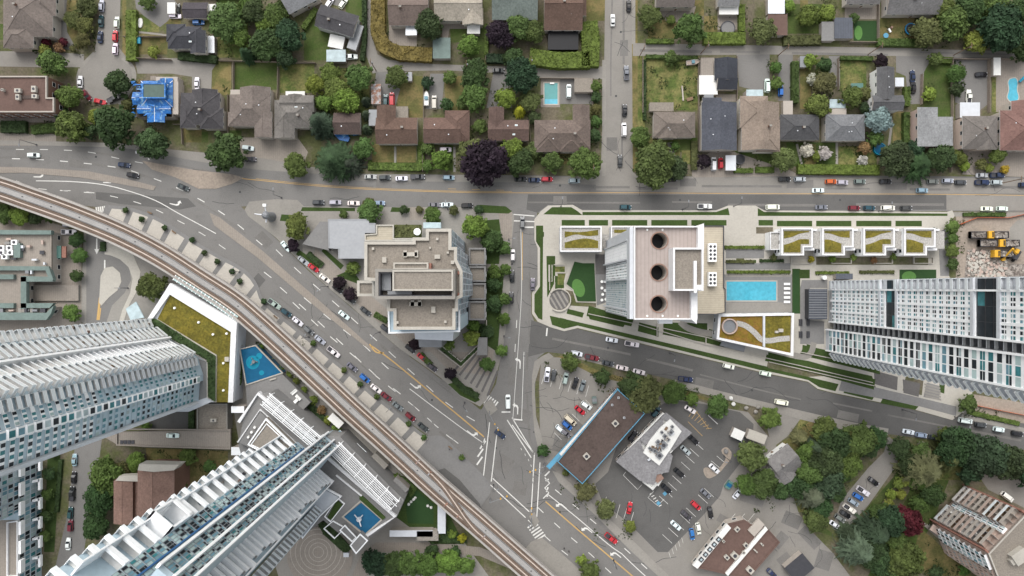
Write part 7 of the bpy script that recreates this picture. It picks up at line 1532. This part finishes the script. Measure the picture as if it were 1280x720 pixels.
for y in (375.5, 388.6): 
    for z0, z1 in ((3,37.6),(46,81.6),(90.2,ZD)): fin(t, P(1034.6,y).xy, Vector((-1, 0)), .55, .8, z0, z1)
for z0 in (36.6, 46.2, 80.6, 90.2): b = MB(); a, c = edge((1034,351),(1034,402),0); b.prism([a, c, c+Vector((-.6, 0)), a+Vector((-.6, 0))], z0, z0+1.2, bottom=True); b.build('ledge', 'panel_grey', t)
tw.close()
o = shed('dark slatted canopy at the foot of the white gridded tower', 1011,361,1034,399, 'slate_panel', 4, name='canopy', cat='canopy', wall='metal_dark')
for i in range(12):
    b = MB(); b.prism(PP([(1011.5,362+3.1*i),(1033.5,362+3.1*i),(1033.5,363+3.1*i),(1011.5,363+3.1*i)], 4.2), 4.0, 4.2); b.build('slat', 'metal_grey', o)
q = P(1031,347,2); b = MB(); b.cyl(q, .8, .2, 2, 14); tag(b.build('white_planter', 'white_paint', loc=(q.x, q.y, .16)), 'round white planter above the slatted canopy', 'planter'); shed('dark low roof above the white gridded tower', 1045,342,1066,349, 'slate_panel', 3)
# ------------------------------------------------------------------ brick apartment block, lower right
hb = 30
t = thing('apartment_building', 'brick apartment block with crowded balconies at the lower right corner', 'building', P(1260,690,0)); tw = Tower(t)
RB_ = [(1235,692),(1283,641),(1360,680),(1330,790),(1252,735)]
poly = ccw([p.xy for p in PP(RB_, hb)]); b = MB(); b.walls(poly, 0, hb); b.build('wall', 'stucco_pink', t)
b = MB(); b.sheet(inset(poly, .3), hb-.5); ro = b.build('roof', 'gravel_roof', t); b = MB(); b.ring(poly, .45, hb-.8, hb+.3); b.build('parapet', 'concrete_light', t)
b = MB(); b.box(P(1272,694,hb), 5, 4, hb-.5, hb+1.6, .6); b.box(P(1266,700,hb), 2.5, 2, hb-.5, hb+1, .6); b.build('roof_plant', 'concrete_light', ro)
e0, e1 = P(1235,692,hb).xy, P(1283,641,hb).xy
def fe(t0, t1): return e0+(e1-e0)*t0, e0+(e1-e0)*t1
s0, s1 = P(1235,692,hb).xy, P(1252,735,hb).xy; n0, n1 = P(1283,641,hb).xy, P(1360,680,hb).xy
z = 2.6; k = 0; rb_ = random.Random(8); sl_ = ['stucco_pink', 'balcony_grey', 'balcony_grey', 'stucco', 'concrete_grey', 'wood']; rl_ = ['stucco', 'balcony_grey', 'frosted', 'stucco_pink', 'stucco']
while z < hb-1.5:
    balcony(tw, *fe(.06,.44), z, 2.4, slab=rb_.choice(sl_), edge_='stucco', rail=rb_.choice(rl_), div=2); band(tw, *fe(.45,.57), z-.3, 2.2, 3, (0,4,1,3,2,2), .35, off=.8); balcony(tw, *fe(.58,.95), z, 2.4, slab=rb_.choice(sl_), edge_='stucco', rail=rb_.choice(rl_), div=2)
    band(tw, s0+(s1-s0)*.06, s0+(s1-s0)*.5, z-.3, 2.0, 4, (0,4,1,3,2,1), .35, off=.9); band(tw, s0+(s1-s0)*.55, s1, z-.3, 1.5, 5, (0,4,1,3,2,1), .8, off=.3, frame='stucco_pink')
    band(tw, n0+(n1-n0)*.04, n0+(n1-n0)*.6, z-.3, 2.0, 6, (0,4,1,3,2,1), .35, off=1.2); z += 2.72; k += 1
for f in (.02, .98): fin(t, e0+(e1-e0)*f, facing(e0, e1), 1.6, .6, 0, hb, 'brick_red', 'brick_pier')
for i in range(14):
    p = fe(rb_.choice([rb_.uniform(.08,.4), rb_.uniform(.6,.93)]), 1)[0]+facing(e0, e1)*rb_.uniform(.8,1.8); zz = 2.6+2.72*rb_.randrange(9); b = MB(); b.box(p, rb_.uniform(.5,1.1), rb_.uniform(.5,.9), zz, zz+.7, rb_.random()); b.build('balcony_chair', rb_.choice(['wood','white_paint','metal_dark','terracotta']), t)
tw.close()
b = MB(); a = [P(x, y).xy for x, y in [(1158,655),(1210,690),(1250,722),(1270,740)]]; b.strip(offset_line(a, 1.2), offset_line(a, -1.2), 3, 0); tag(b.build('brick_walkway', 'stucco_pink', loc=(0,0,0)), 'pink canopied walkway along the brick apartment block', 'walkway roof')
# ------------------------------------------------------------------ backyard things
t = thing('swimming_pool', 'rectangular turquoise backyard pool beside the white van', 'pool', P(688,117)); b = MB(); b.prism(PP(rect(680.5,104,697,130)), 0, .06); b.build('water', 'pool_teal', t); b = MB(); b.ring(PP(rect(679,102.5,698.5,131.5)), .45, 0, .12); b.build('pool_edge', 'concrete_light', t); b = MB(); b.box(P(690,104.5), 1.6, .5, .1, .5); b.build('diving_board', 'white_paint', t); b = MB(); b.prism(PP(rect(681,124,697,130)), .05, .09); b.build('pool_step', 'pool_water', t)
t = thing('kidney_pool', 'kidney shaped bright blue pool at the right edge', 'pool', P(1266,112)); k_ = [P(x, y).xy for x, y in smooth([(1262,98),(1270,97),(1273,104),(1272,112),(1274,122),(1270,128),(1263,128),(1258,122),(1260,112),(1259,103)], 5, True)]; b = MB(); b.prism(k_, 0, .06); b.build('water', 'pool_water', t); b = MB(); b.ring(k_, .35, 0, .12); b.build('pool_edge', 'concrete_light', t); b = MB(); q = P(1276,98); b.tube((q.x-1.2, q.y-1.6, .9), (q.x+1.2, q.y+1, 1.5), .45, 8); b.build('slide', 'pool_cyan', t)
def round_pool(px, py, r, lab, mat, rim): q = P(px, py, .9); t = thing('round_pool', lab, 'pool', (q.x, q.y, 0)); b = MB(); b.cyl(q, r, 0, .8, 26); b.build('water', mat, t); b = MB(); b.ring([Vector((q.x+(r+.2)*cos(i*pi/14), q.y+(r+.2)*sin(i*pi/14))) for i in range(28)], .28, 0, 1.0); b.build('rim', rim, t)
round_pool(910, 35, 2.5, 'round grey covered pool above the long lime hedge', 'concrete_grey', 'metal_dark'); round_pool(1100, 186, 2.1, 'round dark blue pool below the silvery tree', 'pool_blue', 'pool_cyan'); round_pool(925, 199, 1.7, 'small round dark pool beside the grey shed', 'asphalt_black', 'metal_dark')
q = P(1139,36,1); t = thing('trampoline', 'round black trampoline with a blue rim in the tan yard', 'trampoline', (q.x, q.y, 0)); b = MB(); b.cyl(q, 1.9, .85, .9, 24); b.build('mat', 'black_cover', t); b = MB(); b.ring([Vector((q.x+2.3*cos(i*pi/14), q.y+2.3*sin(i*pi/14))) for i in range(28)], .45, .8, .95); b.build('rim', 'pool_blue', t)
for i in range(4): b = MB(); a = i*pi/2+.4; b.tube((q.x+2*cos(a), q.y+2*sin(a), 0), (q.x+2*cos(a), q.y+2*sin(a), .85), .05); b.build('leg', 'metal_grey', t)
q = P(1108,44,.6); b = MB(); b.cyl(q, .95, 0, .35, 18); tag(b.build('paddling_pool', 'sign_blue', loc=(q.x, q.y, 0)), 'small bright blue paddling pool in the tan yard', 'paddling pool')
q = P(1112,38,.6); t = thing('play_slide', 'small red and white play slide above the paddling pool', 'slide', (q.x, q.y, 0)); b = MB(); b.box(q, .6, 1.6, .3, .8, .5); b.build('chute', 'white_paint', t); b = MB(); b.box(q+Vector((.5, .9, 0)), .7, .7, 0, 1.4); b.build('platform', 'terracotta', t)
q = P(437,162,1); t = thing('tarp_shelter', 'turquoise and blue tarps spread behind the dark garage', 'tarp', (q.x, q.y, 0)); b = MB(); b.prism(PP([(432,157),(443,157),(445,160),(446,168),(433,168)], 2), .2, 2); b.build('turquoise_tarp', 'pool_teal', t); b = MB(); b.prism(PP([(417,167),(433,166),(437,172),(435,177),(424,175)], 1.2), .1, 1.2); b.prism(PP([(443,160),(448,161),(448,168),(441,169)], 1.6), .1, 1.6); b.build('blue_tarp', 'tarp', t)
def boat(px, py, L, W, rot, lab, mat='white_paint'):
    q = P(px, py, 1); t = thing('boat', lab, 'boat', (q.x, q.y, 0)); r = radians(rot); pts = [(-.5,-.42),(.15,-.5),(.42,-.28),(.5,0),(.42,.28),(.15,.5),(-.5,.42)]
    c = [Vector((q.x+x*L*cos(r)-y*W*sin(r), q.y+x*L*sin(r)+y*W*cos(r))) for x, y in pts]; b = MB(); b.prism(c, .5, 1.3, bottom=True); b.build('hull', mat, t); b = MB(); b.ring(c, .18, 1.2, 1.5); b.build('gunwale', 'concrete_light', t); b = MB(); b.box(q, L*.22, W*.6, 1.3, 2.0, r); b.build('windscreen', 'glass_blue', t); b = MB(); b.box(q, L*.7, .8, .15, .5, r); b.build('trailer', 'metal_dark', t)
boat(533,123,5.5,2.1,90,'white motor boat on a trailer in the gravel yard'); boat(866,78,5,1.9,8,'pink and white boat at the top of the weedy plot', 'stucco_pink')
t = thing('garden_bench', 'white wooden plank frame lying on the weedy plot', 'plank', P(853,117)); b = MB(); b.box(P(853,117), .5, 5.6, .1, .5, .08); b.build('plank', 'stucco', t); b = MB(); b.box(P(862,124), 2.4, 1.2, .1, .5, .3); b.build('pallet', 'wood', t)
q = P(173,50,1); b = MB(); b.box(q, 1.5, 2.6, .3, 1.2); tag(b.build('covered_trailer', 'pool_cyan', loc=(q.x, q.y, 0)), 'small blue covered trailer right of the tall lime hedge', 'trailer')
q = P(175,28,.4); b = MB(); b.prism([P(x, y, .5).xy for x, y in smooth([(173,24),(177,23),(178,29),(176,34),(173,33)], 4, True)], .05, .5); tag(b.build('covered_canoe', 'render_white', loc=(q.x, q.y, 0)), 'pale covered canoe on the lawn right of the lime hedge', 'canoe')
q = P(911,606,1); t = thing('waste_skip', 'green waste skip beside the round trees of the lot', 'skip', (q.x, q.y, 0)); b = MB(); b.box(q, 1.8, 3, .05, 1.5, -.6); b.build('bin', 'green_metal', t); b = MB(); b.box(q, 1.9, 1.4, 1.5, 1.62, -.6); b.build('lid', 'pool_blue', t)
q = P(743,500,1); t = thing('dumpster', 'grey green dumpster in the shop lot', 'skip', (q.x, q.y, 0)); b = MB(); b.box(q, 1.6, 2.6, .05, 1.4, .1); b.build('bin', 'green_faded', t); b = MB(); b.box(q, 1.7, 1.2, 1.4, 1.5, .1); b.build('lid', 'metal_grey', t)
b = MB(); rr = random.Random(4)
for i in range(16): p = P(1235+rr.uniform(-4,6)-0, 0) if False else P(rr.uniform(908,922), rr.uniform(492,506), 1); 
# lot island with kerb
b = MB(); b.prism([P(x, y).xy for x, y in smooth([(902,562),(908,559),(914,565),(913,574),(905,584),(898,592),(886,598),(880,592),(880,585),(887,585),(893,590),(903,580),(907,572),(903,567)], 3, True)], 0, .16); kb = b.build('lot_island', 'dirt'); tag(kb, 'kerbed earth island hooking round a stall in the restaurant lot', 'island', kind='structure')
b = MB(); q = P(907,564); ico(b, Vector((q.x, q.y, .5)), .9, .7, R); tag(b.build('boulder', 'concrete_grey', loc=(q.x, q.y, 0)), 'grey boulder at the top of the lot island', 'boulder')
for i, (x, y) in enumerate([(914,498),(917,505),(933,510),(945,515),(948,509)]): q = P(x, y, .6); b = MB(); ico(b, Vector((q.x, q.y, .4)), .8, .6, R); tag(b.build('boulder', 'render_white' if i < 2 else 'concrete', loc=(q.x, q.y, 0)), f'pale boulder, {ORD[i]} from the left at the lane mouth below the side street', 'boulder', 'boulders')
# sculpture on the western plaza
q = P(336,270,3); t = thing('steel_sculpture', 'grey steel sculpture on the paved point left of the mid-rise', 'sculpture', (q.x, q.y, 0)); b = MB(); b.cyl(q, 1.9, 0, 5, 14, 1.1); ico(b, Vector((q.x, q.y, 6)), 1.5, 1.5, R, .1); b.build('body', 'metal_grey', t)
b = MB(); b.tube((q.x, q.y, 5.5), (q.x-4, q.y+.4, 6.5), .35, 8, r2=.15); b.tube((q.x, q.y, 5), (q.x-.5, q.y+3.6, 6), .3, 8, r2=.15); b.tube((q.x, q.y, 5), (q.x-.3, q.y-2.6, 5), .3, 8); b.build('arm', 'metal_light', t); b = MB(); b.box((q.x-.4, q.y+3.6), 1.2, 1.0, 5.6, 6.6); b.build('lamp_head', 'white_paint', t)
# ------------------------------------------------------------------ demolition site
def dump_truck(px, py, L1, L2, rot, lab, rear=True):
    q = P(px, py, 2); r = radians(rot); t = thing('dump_truck', lab, 'truck', (q.x, q.y, .02), 0, 'trucks on the demolition site'); d = Vector((cos(r), sin(r)))
    def bx(o, l, w, z0, z1, n, mat): b = MB(); b.box(Vector((q.x, q.y))+d*o, l, w, z0, z1, r); return b.build(n, mat, t)
    bx(0, 2.0, 2.7, .7, 3.0, 'cab', 'machine_yellow'); bx(.55, .5, 2.0, 2.2, 3.06, 'windscreen', 'glass_dark')
    for o, l in ((-1.4-L1/2, L1), (1.4+L2/2, L2)):
        if l < 1: continue
        b = MB(); c = rrect_w((Vector((q.x, q.y))+d*o), l, 2.5, r); b.walls(c, .9, 2.5); b.ring(c, .15, .9, 2.6); bn = b.build('load_bin', 'metal_dark', t); b = MB(); b.sheet(inset(ccw(c), .16), 2.2)
        for _ in range(14): pp = Vector((q.x, q.y))+d*(o+rr.uniform(-l*.42, l*.42))+Vector((-d.y, d.x))*rr.uniform(-.9, .9); b.box(pp, rr.uniform(.3,.8), rr.uniform(.3,.7), 2.2, 2.2+rr.uniform(.1,.5), rr.random()*3)
        b.build('debris_load', 'rubble', bn)
        for s in (-1, 1):
            for e in (-.3, .3): b = MB(); c0 = Vector((q.x, q.y))+d*(o+l*e); n = Vector((-d.y, d.x))*s; b.tube((*(c0+n*.9), .55), (*(c0+n*1.25), .55), .55, 12); b.build('wheel', 'tyre', t)
dump_truck(1237,293.5,5.8,5.4,0,'yellow cabbed dump truck, topmost of three on the demolition site'); dump_truck(1251,304,6.6,5.3,0,'yellow cabbed dump truck, middle of three on the demolition site'); dump_truck(1244.5,317,0,5.6,0,'yellow cabbed dump truck, lowest of three beside the rubble')
q = P(1270,318,2); t = thing('excavator', 'yellow excavator with its arm out at the edge of the rubble', 'excavator', (q.x, q.y, .05)); r = 1.05; d = Vector((cos(r), sin(r)))
for s in (-1, 1): b = MB(); b.box(Vector((q.x, q.y))+Vector((-d.y, d.x))*s*1.1, 4.6, .7, .05, .95, r); b.build('track', 'tyre', t)
b = MB(); b.box(q, 3.6, 2.5, 1.0, 2.3, r); b.build('body', 'metal_dark', t); b = MB(); b.box(Vector((q.x, q.y))+d*.9+Vector((-d.y, d.x))*.7, 1.6, 1.1, 2.3, 3.2, r); b.build('cab', 'machine_yellow', t)
b = MB(); e = Vector((q.x-3.4, q.y+1.2)); b.tube((q.x, q.y, 2), (e.x+.6, e.y+.8, 4.2), .42, 6); b.build('boom', 'machine_yellow', t); b = MB(); b.tube((e.x+.6, e.y+.8, 4.2), (e.x-.6, e.y-2.6, 1.2), .36, 6); b.build('stick', 'machine_yellow', t); b = MB(); b.box((e.x-.6, e.y-3.0), 1.3, 1.0, .2, 1.3, .3); b.build('bucket', 'machine_yellow', t)
rb2 = MB(); rq = random.Random(12)
for _ in range(420):
    x, y = rq.uniform(1209,1258), rq.uniform(313,350)
    if x > 1240 and y < 326: continue
    p = P(x, y); s = rq.uniform(.25, 1.0); rb2.box(p, s*rq.uniform(.6,1.6), s, .04, .06+s*.5, rq.uniform(0, 3), rq.choice([0, 0, 1, 2]))
tag(rb2.build('rubble', ['concrete_light', 'gravel', 'stucco_pink']), 'heap of pale broken concrete at the demolition site', 'rubble', kind='stuff')
def fence(pts, lab, h=1.7, mat='fence_wood', post=2.5, name='fence', hpx=0):
    a = [P(x, y, h).xy for x, y in pts]; t = thing(name, lab, 'fence', (a[0].x, a[0].y, 0), 0, 'yard fences'); b = MB(); b.strip(offset_line(a, .05), offset_line(a, -.05), h, .1); b.build('panel', mat, t)
    for i, p in enumerate(resample(a, post)[:60]): b = MB(); b.box(p, .16, .16, 0, h+.12); b.build('post', mat, t)
fence([(1202,280),(1222,272),(1262,272),(1290,266)], 'orange netting fence along the top of the demolition site', 1.2, 'orange_net', 4); fence([(1212,505),(1245,512),(1285,520)], 'orange netting fence right of the white gridded tower', 1.2, 'orange_net', 4)
FN = [([(153,45),(209,45)],'across the dry lawn right of the cul-de-sac'),([(273,75),(394,78)],'behind the green and dry lawns of the twins'),([(291,77),(291,119)],'between the dry strip and the green lawn'),([(347,84),(346,122)],'between the green lawn and the dry lawn'),([(406,80),(406,128)],'left of the wild garden'),
      ([(529,95),(529,178)],'left of the boat yard'),([(170,72),(213,74)],'along the upper side of the drive below the lawns'),([(554,94),(554,100)],'x'),([(675,97),(742,98),(741,132)],'around the turquoise pool yard'),([(804,70),(804,140)],'left side of the weedy plot'),([(874,72),(874,188)],'right side of the weedy plot'),
      ([(922,70),(922,125)],'right of the slate garage'),([(984,5),(984,44)],'left of the long lawn'),([(1063,52),(1098,52)],'below the bright turf lawn'),([(1099,0),(1099,52)],'right of the bright turf lawn'),([(1049,72),(1049,112)],'left of the vegetable plot'),([(1192,73),(1192,185)],'right of the green plot'),([(1154,92),(1153,130)],'left of the green plot'),
      ([(1238,73),(1238,140)],'left of the white trailer yard'),([(1180,73),(1240,73)],'along the alley above the paved yard'),([(1253,73),(1290,75)],'along the alley above the kidney pool'),([(608,30),(607,75)],'right of the white sunroom lawn'),([(494,183),(460,183)],'x'),([(662,150),(664,190)],'between the third brown house and the brown complex'),([(216,155),(226,155),(227,180)],'left of the dry patch by the blue tarps'),
      ([(284,118),(284,178)],'between the charcoal house and the twins'),([(1189,185),(1190,215)],'below the flat pale grey house'),([(528,180),(528,214)],'between the brown house front yards'),([(756,205),(740,215)],'x'),([(1000,40),(1030,40)],'x'),([(930,120),(925,190)],'x'),([(185,100),(167,103)],'above the blue tarp house'),([(232,-5),(310,-3)],'along the top edge by the dark garage'),([(455,80),(470,90)],'x')]
for p, w_ in FN:
    if w_ != 'x': fence(p, 'thin timber yard fence '+w_)
# ------------------------------------------------------------------ lamps, poles and small street things
def lamp(px, py, ang, where, h=9):
    q = P(px, py); a = radians(ang); t = thing('street_lamp', 'grey street lamp '+where, 'street lamp', (q.x, q.y, 0), 0, 'street lamps')
    b = MB(); b.cyl(q, .3, 0, .3, 8); b.tube((q.x, q.y, .3), (q.x, q.y, h), .12, 6, r2=.08); b.build('pole', 'metal_dark', t)
    e = (q.x+2.0*cos(a), q.y+2.0*sin(a), h+.25); b = MB(); b.tube((q.x, q.y, h), e, .07, 5); b.build('arm', 'metal_dark', t); b = MB(); b.box(e, .9, .35, h+.15, h+.35, a); b.build('lamp_head', 'metal_grey', t)
for x, y, a, w_ in [(46,181,-90,'at the left end of the western road'),(186,190,-80,'below the roadside trees of the western road'),(352,247,90,'on the paved point by the sculpture'),(560,262,90,'above the mid-rise on the verge'),(701,258,90,'at the corner of the green lawns'),(853,262,90,'on the verge above the three-well tower'),(917,258,90,'at the driveway of the townhouses'),
                    (1098,264,90,'on the verge above the townhouses'),(837,441,-100,'on the kerb of the sloping street'),(1128,512,-100,'on the kerb below the glass tower'),(1193,521,-100,'at the end of the tower pavement'),(636,300,0,'at the top of the cross street'),(630,420,0,'on the cross street by the walled garden'),(581,503,-50,'on the island at the zebra crossing'),
                    (410,358,-130,'on the upper kerb of the diagonal road'),(475,415,-130,'below the mid-rise on the diagonal kerb'),(300,340,45,'by the pale panels near the dark patch'),(386,421,45,'by the pale panels below the white pickup'),(488,510,45,'by the pale panels near the junction'),(617,606,30,'on the corner pavement under the viaduct'),(664,652,120,'on the small crossing island'),(680,580,-150,'at the tip of the blue trimmed shop'),
                    (767,700,120,'on the pavement of the south-east road'),(160,360,0,'in the turning loop island'),(905,570,180,'on the kerbed lot island')]: lamp(x, y, a, w_)
def pole(px, py, where):
    q = P(px, py); t = thing('utility_pole', 'wooden utility pole '+where, 'utility pole', (q.x, q.y, 0), 0, 'utility poles'); b = MB(); b.tube((q.x, q.y, 0), (q.x, q.y, 11), .17, 7, r2=.12); b.build('pole', 'wood', t); b = MB(); b.box(q, .14, 2.2, 9.9, 10.1); b.build('crossarm', 'wood', t)
    b = MB(); b.cyl((q.x+.35, q.y), .25, 8.2, 9.2, 8); b.build('transformer', 'metal_grey', t)
for x, y, w_ in [(799,71,'at the alley mouth by the residential street'),(876,67,'above the slate garage'),(972,70,'where the drive meets the alley left'),(1085,68,'above the vegetable plot on the alley'),(1192,69,'above the green plot on the alley'),(663,85,'at the alley behind the lime hedge'),(470,88,'at the bend of the lane'),(585,90,'above the boat yard on the alley'),(1252,229,'in the row of cars at the far right'),(738,215,'by the hedge of the residential street corner')]: pole(x, y, w_)
def signal(px, py, ang, L, where):
    q = P(px, py); a = radians(ang); t = thing('traffic_light', 'traffic signal on a long arm '+where, 'traffic light', (q.x, q.y, 0), 0, 'traffic lights'); b = MB(); b.tube((q.x, q.y, 0), (q.x, q.y, 6.2), .16, 8); b.build('pole', 'metal_grey', t); e = (q.x+L*cos(a), q.y+L*sin(a), 6.3); b = MB(); b.tube((q.x, q.y, 6), e, .1, 6); b.build('arm', 'metal_grey', t)
    for f in (.6, .95): b = MB(); b.box((q.x+L*f*cos(a), q.y+L*f*sin(a)), .45, .4, 5.3, 6.4, a); b.build('signal_head', 'machine_yellow', t)
signal(612,514,-60,7,'on the island by the zebra crossing'); signal(613,622,20,7,'on the corner under the viaduct'); signal(680,578,200,6,'by the blue trimmed shop tip'); signal(664,648,90,6,'on the small southern island')
def person(px, py, rot, where, top):
    """small standing figure: one skinned body"""
    q = P(px, py); V = [(0,0,.95),(0,0,1.2),(0,0,1.42),(0,0,1.54),(0,.02,1.68),(.1,0,.9),(.11,.03,.5),(.1,0,.08),(.1,.14,.04),(-.1,0,.9),(-.11,-.02,.5),(-.1,-.04,.08),(-.1,.10,.04),(.2,0,1.4),(.25,-.02,1.12),(.24,.08,.88),(-.2,0,1.4),(-.25,-.02,1.12),(-.24,.08,.88)]
    Ed = [(0,1),(1,2),(2,3),(3,4),(0,5),(5,6),(6,7),(7,8),(0,9),(9,10),(10,11),(11,12),(2,13),(13,14),(14,15),(2,16),(16,17),(17,18)]; rad = [.15,.14,.15,.06,.11,.09,.065,.045,.045,.09,.065,.045,.045,.06,.045,.035,.06,.045,.035]
    me = bpy.data.meshes.new('person'); me.from_pydata(V, Ed, []); o = bpy.data.objects.new('person', me); COL.objects.link(o); o.location = (q.x, q.y, .14); o.rotation_euler.z = rot
    m = o.modifiers.new('skin', 'SKIN'); 
    for i, r_ in enumerate(rad): me.skin_vertices[0].data[i].radius = (r_, r_)
    me.skin_vertices[0].data[0].use_root = True; o.modifiers.new('sub', 'SUBSURF').levels = 1; me.materials.append(M('painted')); o.color = (*top, 1); tag(o, where, 'person', 'pedestrians')
    h = MB(); ico(h, Vector((q.x, q.y, .14+1.72)), .125, .10, R, .02); h.build('hair', 'bark', o)
person(705,684,.5,'person in dark clothes waiting on the southern corner pavement, upper left',(.03,.03,.035)); person(711,688,-.6,'person in dark clothes waiting on the southern corner pavement, lower right',(.05,.04,.04)); person(562,561,1.0,'person in dark clothes on the pale panels near the junction',(.03,.03,.04))
def bench(px, py, rot, where): 
    q = P(px, py); r = radians(rot); t = thing('bench', 'dark slatted bench '+where, 'bench', (q.x, q.y, .14), 0, 'benches'); b = MB(); b.box(q, 1.8, .5, .55, .62, r); b.build('seat', 'wood', t)
    for s in (-.7, .7): b = MB(); b.box((q.x+s*cos(r), q.y+s*sin(r)), .1, .45, .14, .55, r); b.build('leg', 'metal_dark', t)
for x, y, r, w_ in [(345,396,-38,'by the second pale panel above the parked row'),(563,559,-38,'beside the person near the junction'),(188,266,-25,'on the upper pale panels'),(218,290,-35,'on the middle pale panels')]: bench(x, y, r, w_)
for i, (x, y) in enumerate([(303,510),(341,474),(315,506)]): q = P(x, y, 5.4); b = MB(); b.box(q, 2.4, .5, 4.98, 5.45, .3); tag(b.build('terrace_bench', 'concrete_light', loc=(q.x, q.y, 5)), f'pale block bench on the grey terrace below the spray pool, {ORD[i]}', 'bench', 'terrace benches')
b = MB(); q = P(433,693,1); b.box(q, 2.0, 1.6, .25, 1.6); tag(b.build('bicycle_locker', 'metal_light', loc=(q.x, q.y, .2)), 'small white and dark cabinet at the edge of the round court', 'cabinet')
q = P(160,553,5); t = thing('skylight_row', 'row of four dark square grilles on the ramp deck', 'grille', (q.x, q.y, 5))
for i in range(4): b = MB(); b.box(P(152.5+4.6*i,552.5,5), 1.1, 1.3, 4.9, 5.25); b.build('grille', 'metal_dark', t)

# low unclipped planting that nobody could count, in the corners of the yards
ug = MB(); ru = random.Random(77)
from mathutils import noise as mnoise
for x0, y0, x1, y1 in [(258,20,272,70),(279,105,287,180),(395,118,412,172),(408,82,464,152),(455,118,463,210),(463,95,471,132),(584,130,612,180),(598,100,642,132),(640,128,670,152),(735,95,750,190),(958,65,972,126),(1008,72,1052,142),(1028,108,1040,142),(1082,75,1097,136),
    (1119,110,1134,182),(1191,75,1206,142),(1154,75,1170,146),(975,178,1046,210),(1048,178,1142,212),(700,188,748,216),(640,178,702,216),(556,188,602,216),(168,143,226,182),(100,128,126,172),(40,48,100,68),(84,0,120,72),(270,0,352,76),(1100,20,1160,54),(1140,28,1280,64),(985,0,1046,20),(880,0,935,36),(798,0,832,52),
    (1200,192,1246,216),(0,150,80,168),(384,192,420,215),(486,56,540,64),(470,40,486,58),(800,140,822,200),(806,70,874,138),(868,174,880,212),(916,188,970,212),(1000,530,1062,612),(1115,575,1165,660),(1080,655,1215,720),(985,560,1010,640),(940,590,985,640),(680,448,745,470),(745,470,800,490),(835,482,875,500),(700,600,735,640),(742,640,790,675),(185,562,284,600),(140,575,170,600),(1205,505,1250,525),(320,425,395,500),(1195,275,1206,345)]:
    a, c = P(x0, y1), P(x1, y0); n = int((c.x-a.x)*(c.y-a.y)*2.6)
    for _ in range(n):
        x, y = ru.uniform(a.x, c.x), ru.uniform(a.y, c.y)
        v = mnoise.noise(Vector((x*.22, y*.22, 3.1)))
        if v < .12: continue
        w = mnoise.noise(Vector((x*.5, y*.5, 9.0)))
        leafq(ug, Vector((x, y, .05+max(0, v)*1.1*ru.random())), (Vector((0, 0, 1))+rdir(ru)*.9).normalized(), ru.uniform(.22, .45), ru); ug.m[-1] = 0 if w < -.05 else 1 if w < .2 else 2
for i, c in enumerate([(.035,.055,.016),(.055,.08,.022),(.10,.105,.04)]):
    mk('undergrowth%d' % i, c, .35, 1.2, .3, .25, rough=.9, spec=.2)
tag(ug.build('undergrowth', ['undergrowth0', 'undergrowth1', 'undergrowth2']), 'low weeds, ivy and garden plants filling the yard corners', 'undergrowth', kind='stuff')
# ------------------------------------------------------------------ camera and light
cam = bpy.data.cameras.new('camera'); co = bpy.data.objects.new('camera', cam); COL.objects.link(co)
co.location = (0, 0, H); co.rotation_euler = (0, 0, 0)
cam.sensor_width = 36; cam.lens = 18*H/(640*S); cam.clip_start = 1; cam.clip_end = 3000
SC.camera = co
w = bpy.data.worlds.new('World'); SC.world = w; w.use_nodes = True
nt = w.node_tree; sky = nt.nodes.new('ShaderNodeTexSky'); sky.sky_type = 'NISHITA'; sky.sun_disc = False
EL, AZ = radians(50), radians(SUN_AZ)     # azimuth clockwise from +Y (the top of the photograph)
sky.sun_elevation = EL; sky.sun_rotation = AZ; sky.air_density = 1.2; sky.dust_density = 4.0; sky.ozone_density = .6
bg = nt.nodes['Background']; bg.inputs['Strength'].default_value = .15
hs = nt.nodes.new('ShaderNodeHueSaturation'); hs.inputs['Saturation'].default_value = .18     # an overcast sky
nt.links.new(sky.outputs[0], hs.inputs['Color']); nt.links.new(hs.outputs[0], bg.inputs['Color'])
sl = bpy.data.lights.new('sun', 'SUN'); sl.energy = .9; sl.angle = radians(55); sl.color = (1, .96, .90)
so = bpy.data.objects.new('sun', sl); COL.objects.link(so)
d = Vector((sin(AZ)*cos(EL), cos(AZ)*cos(EL), sin(EL)))
so.rotation_euler = d.to_track_quat('Z', 'Y').to_euler()
vs = SC.view_settings; vs.view_transform = 'Standard'; vs.look = 'None'; vs.gamma = 1; vs.use_curve_mapping = False
vs.exposure = EXPOSURE
SC.cycles.max_bounces = 5; SC.cycles.diffuse_bounces = 3; SC.cycles.glossy_bounces = 2; SC.cycles.transmission_bounces = 2
SC.cycles.use_denoising = True
for l_, ns in LABELS.items():
    if len(ns) > 1: print('SAME LABEL', len(ns), l_)

for o in SC.objects:
    l_ = o.get('label')
    if l_ and len(l_.split()) > 16: print('LONG', len(l_.split()), l_)
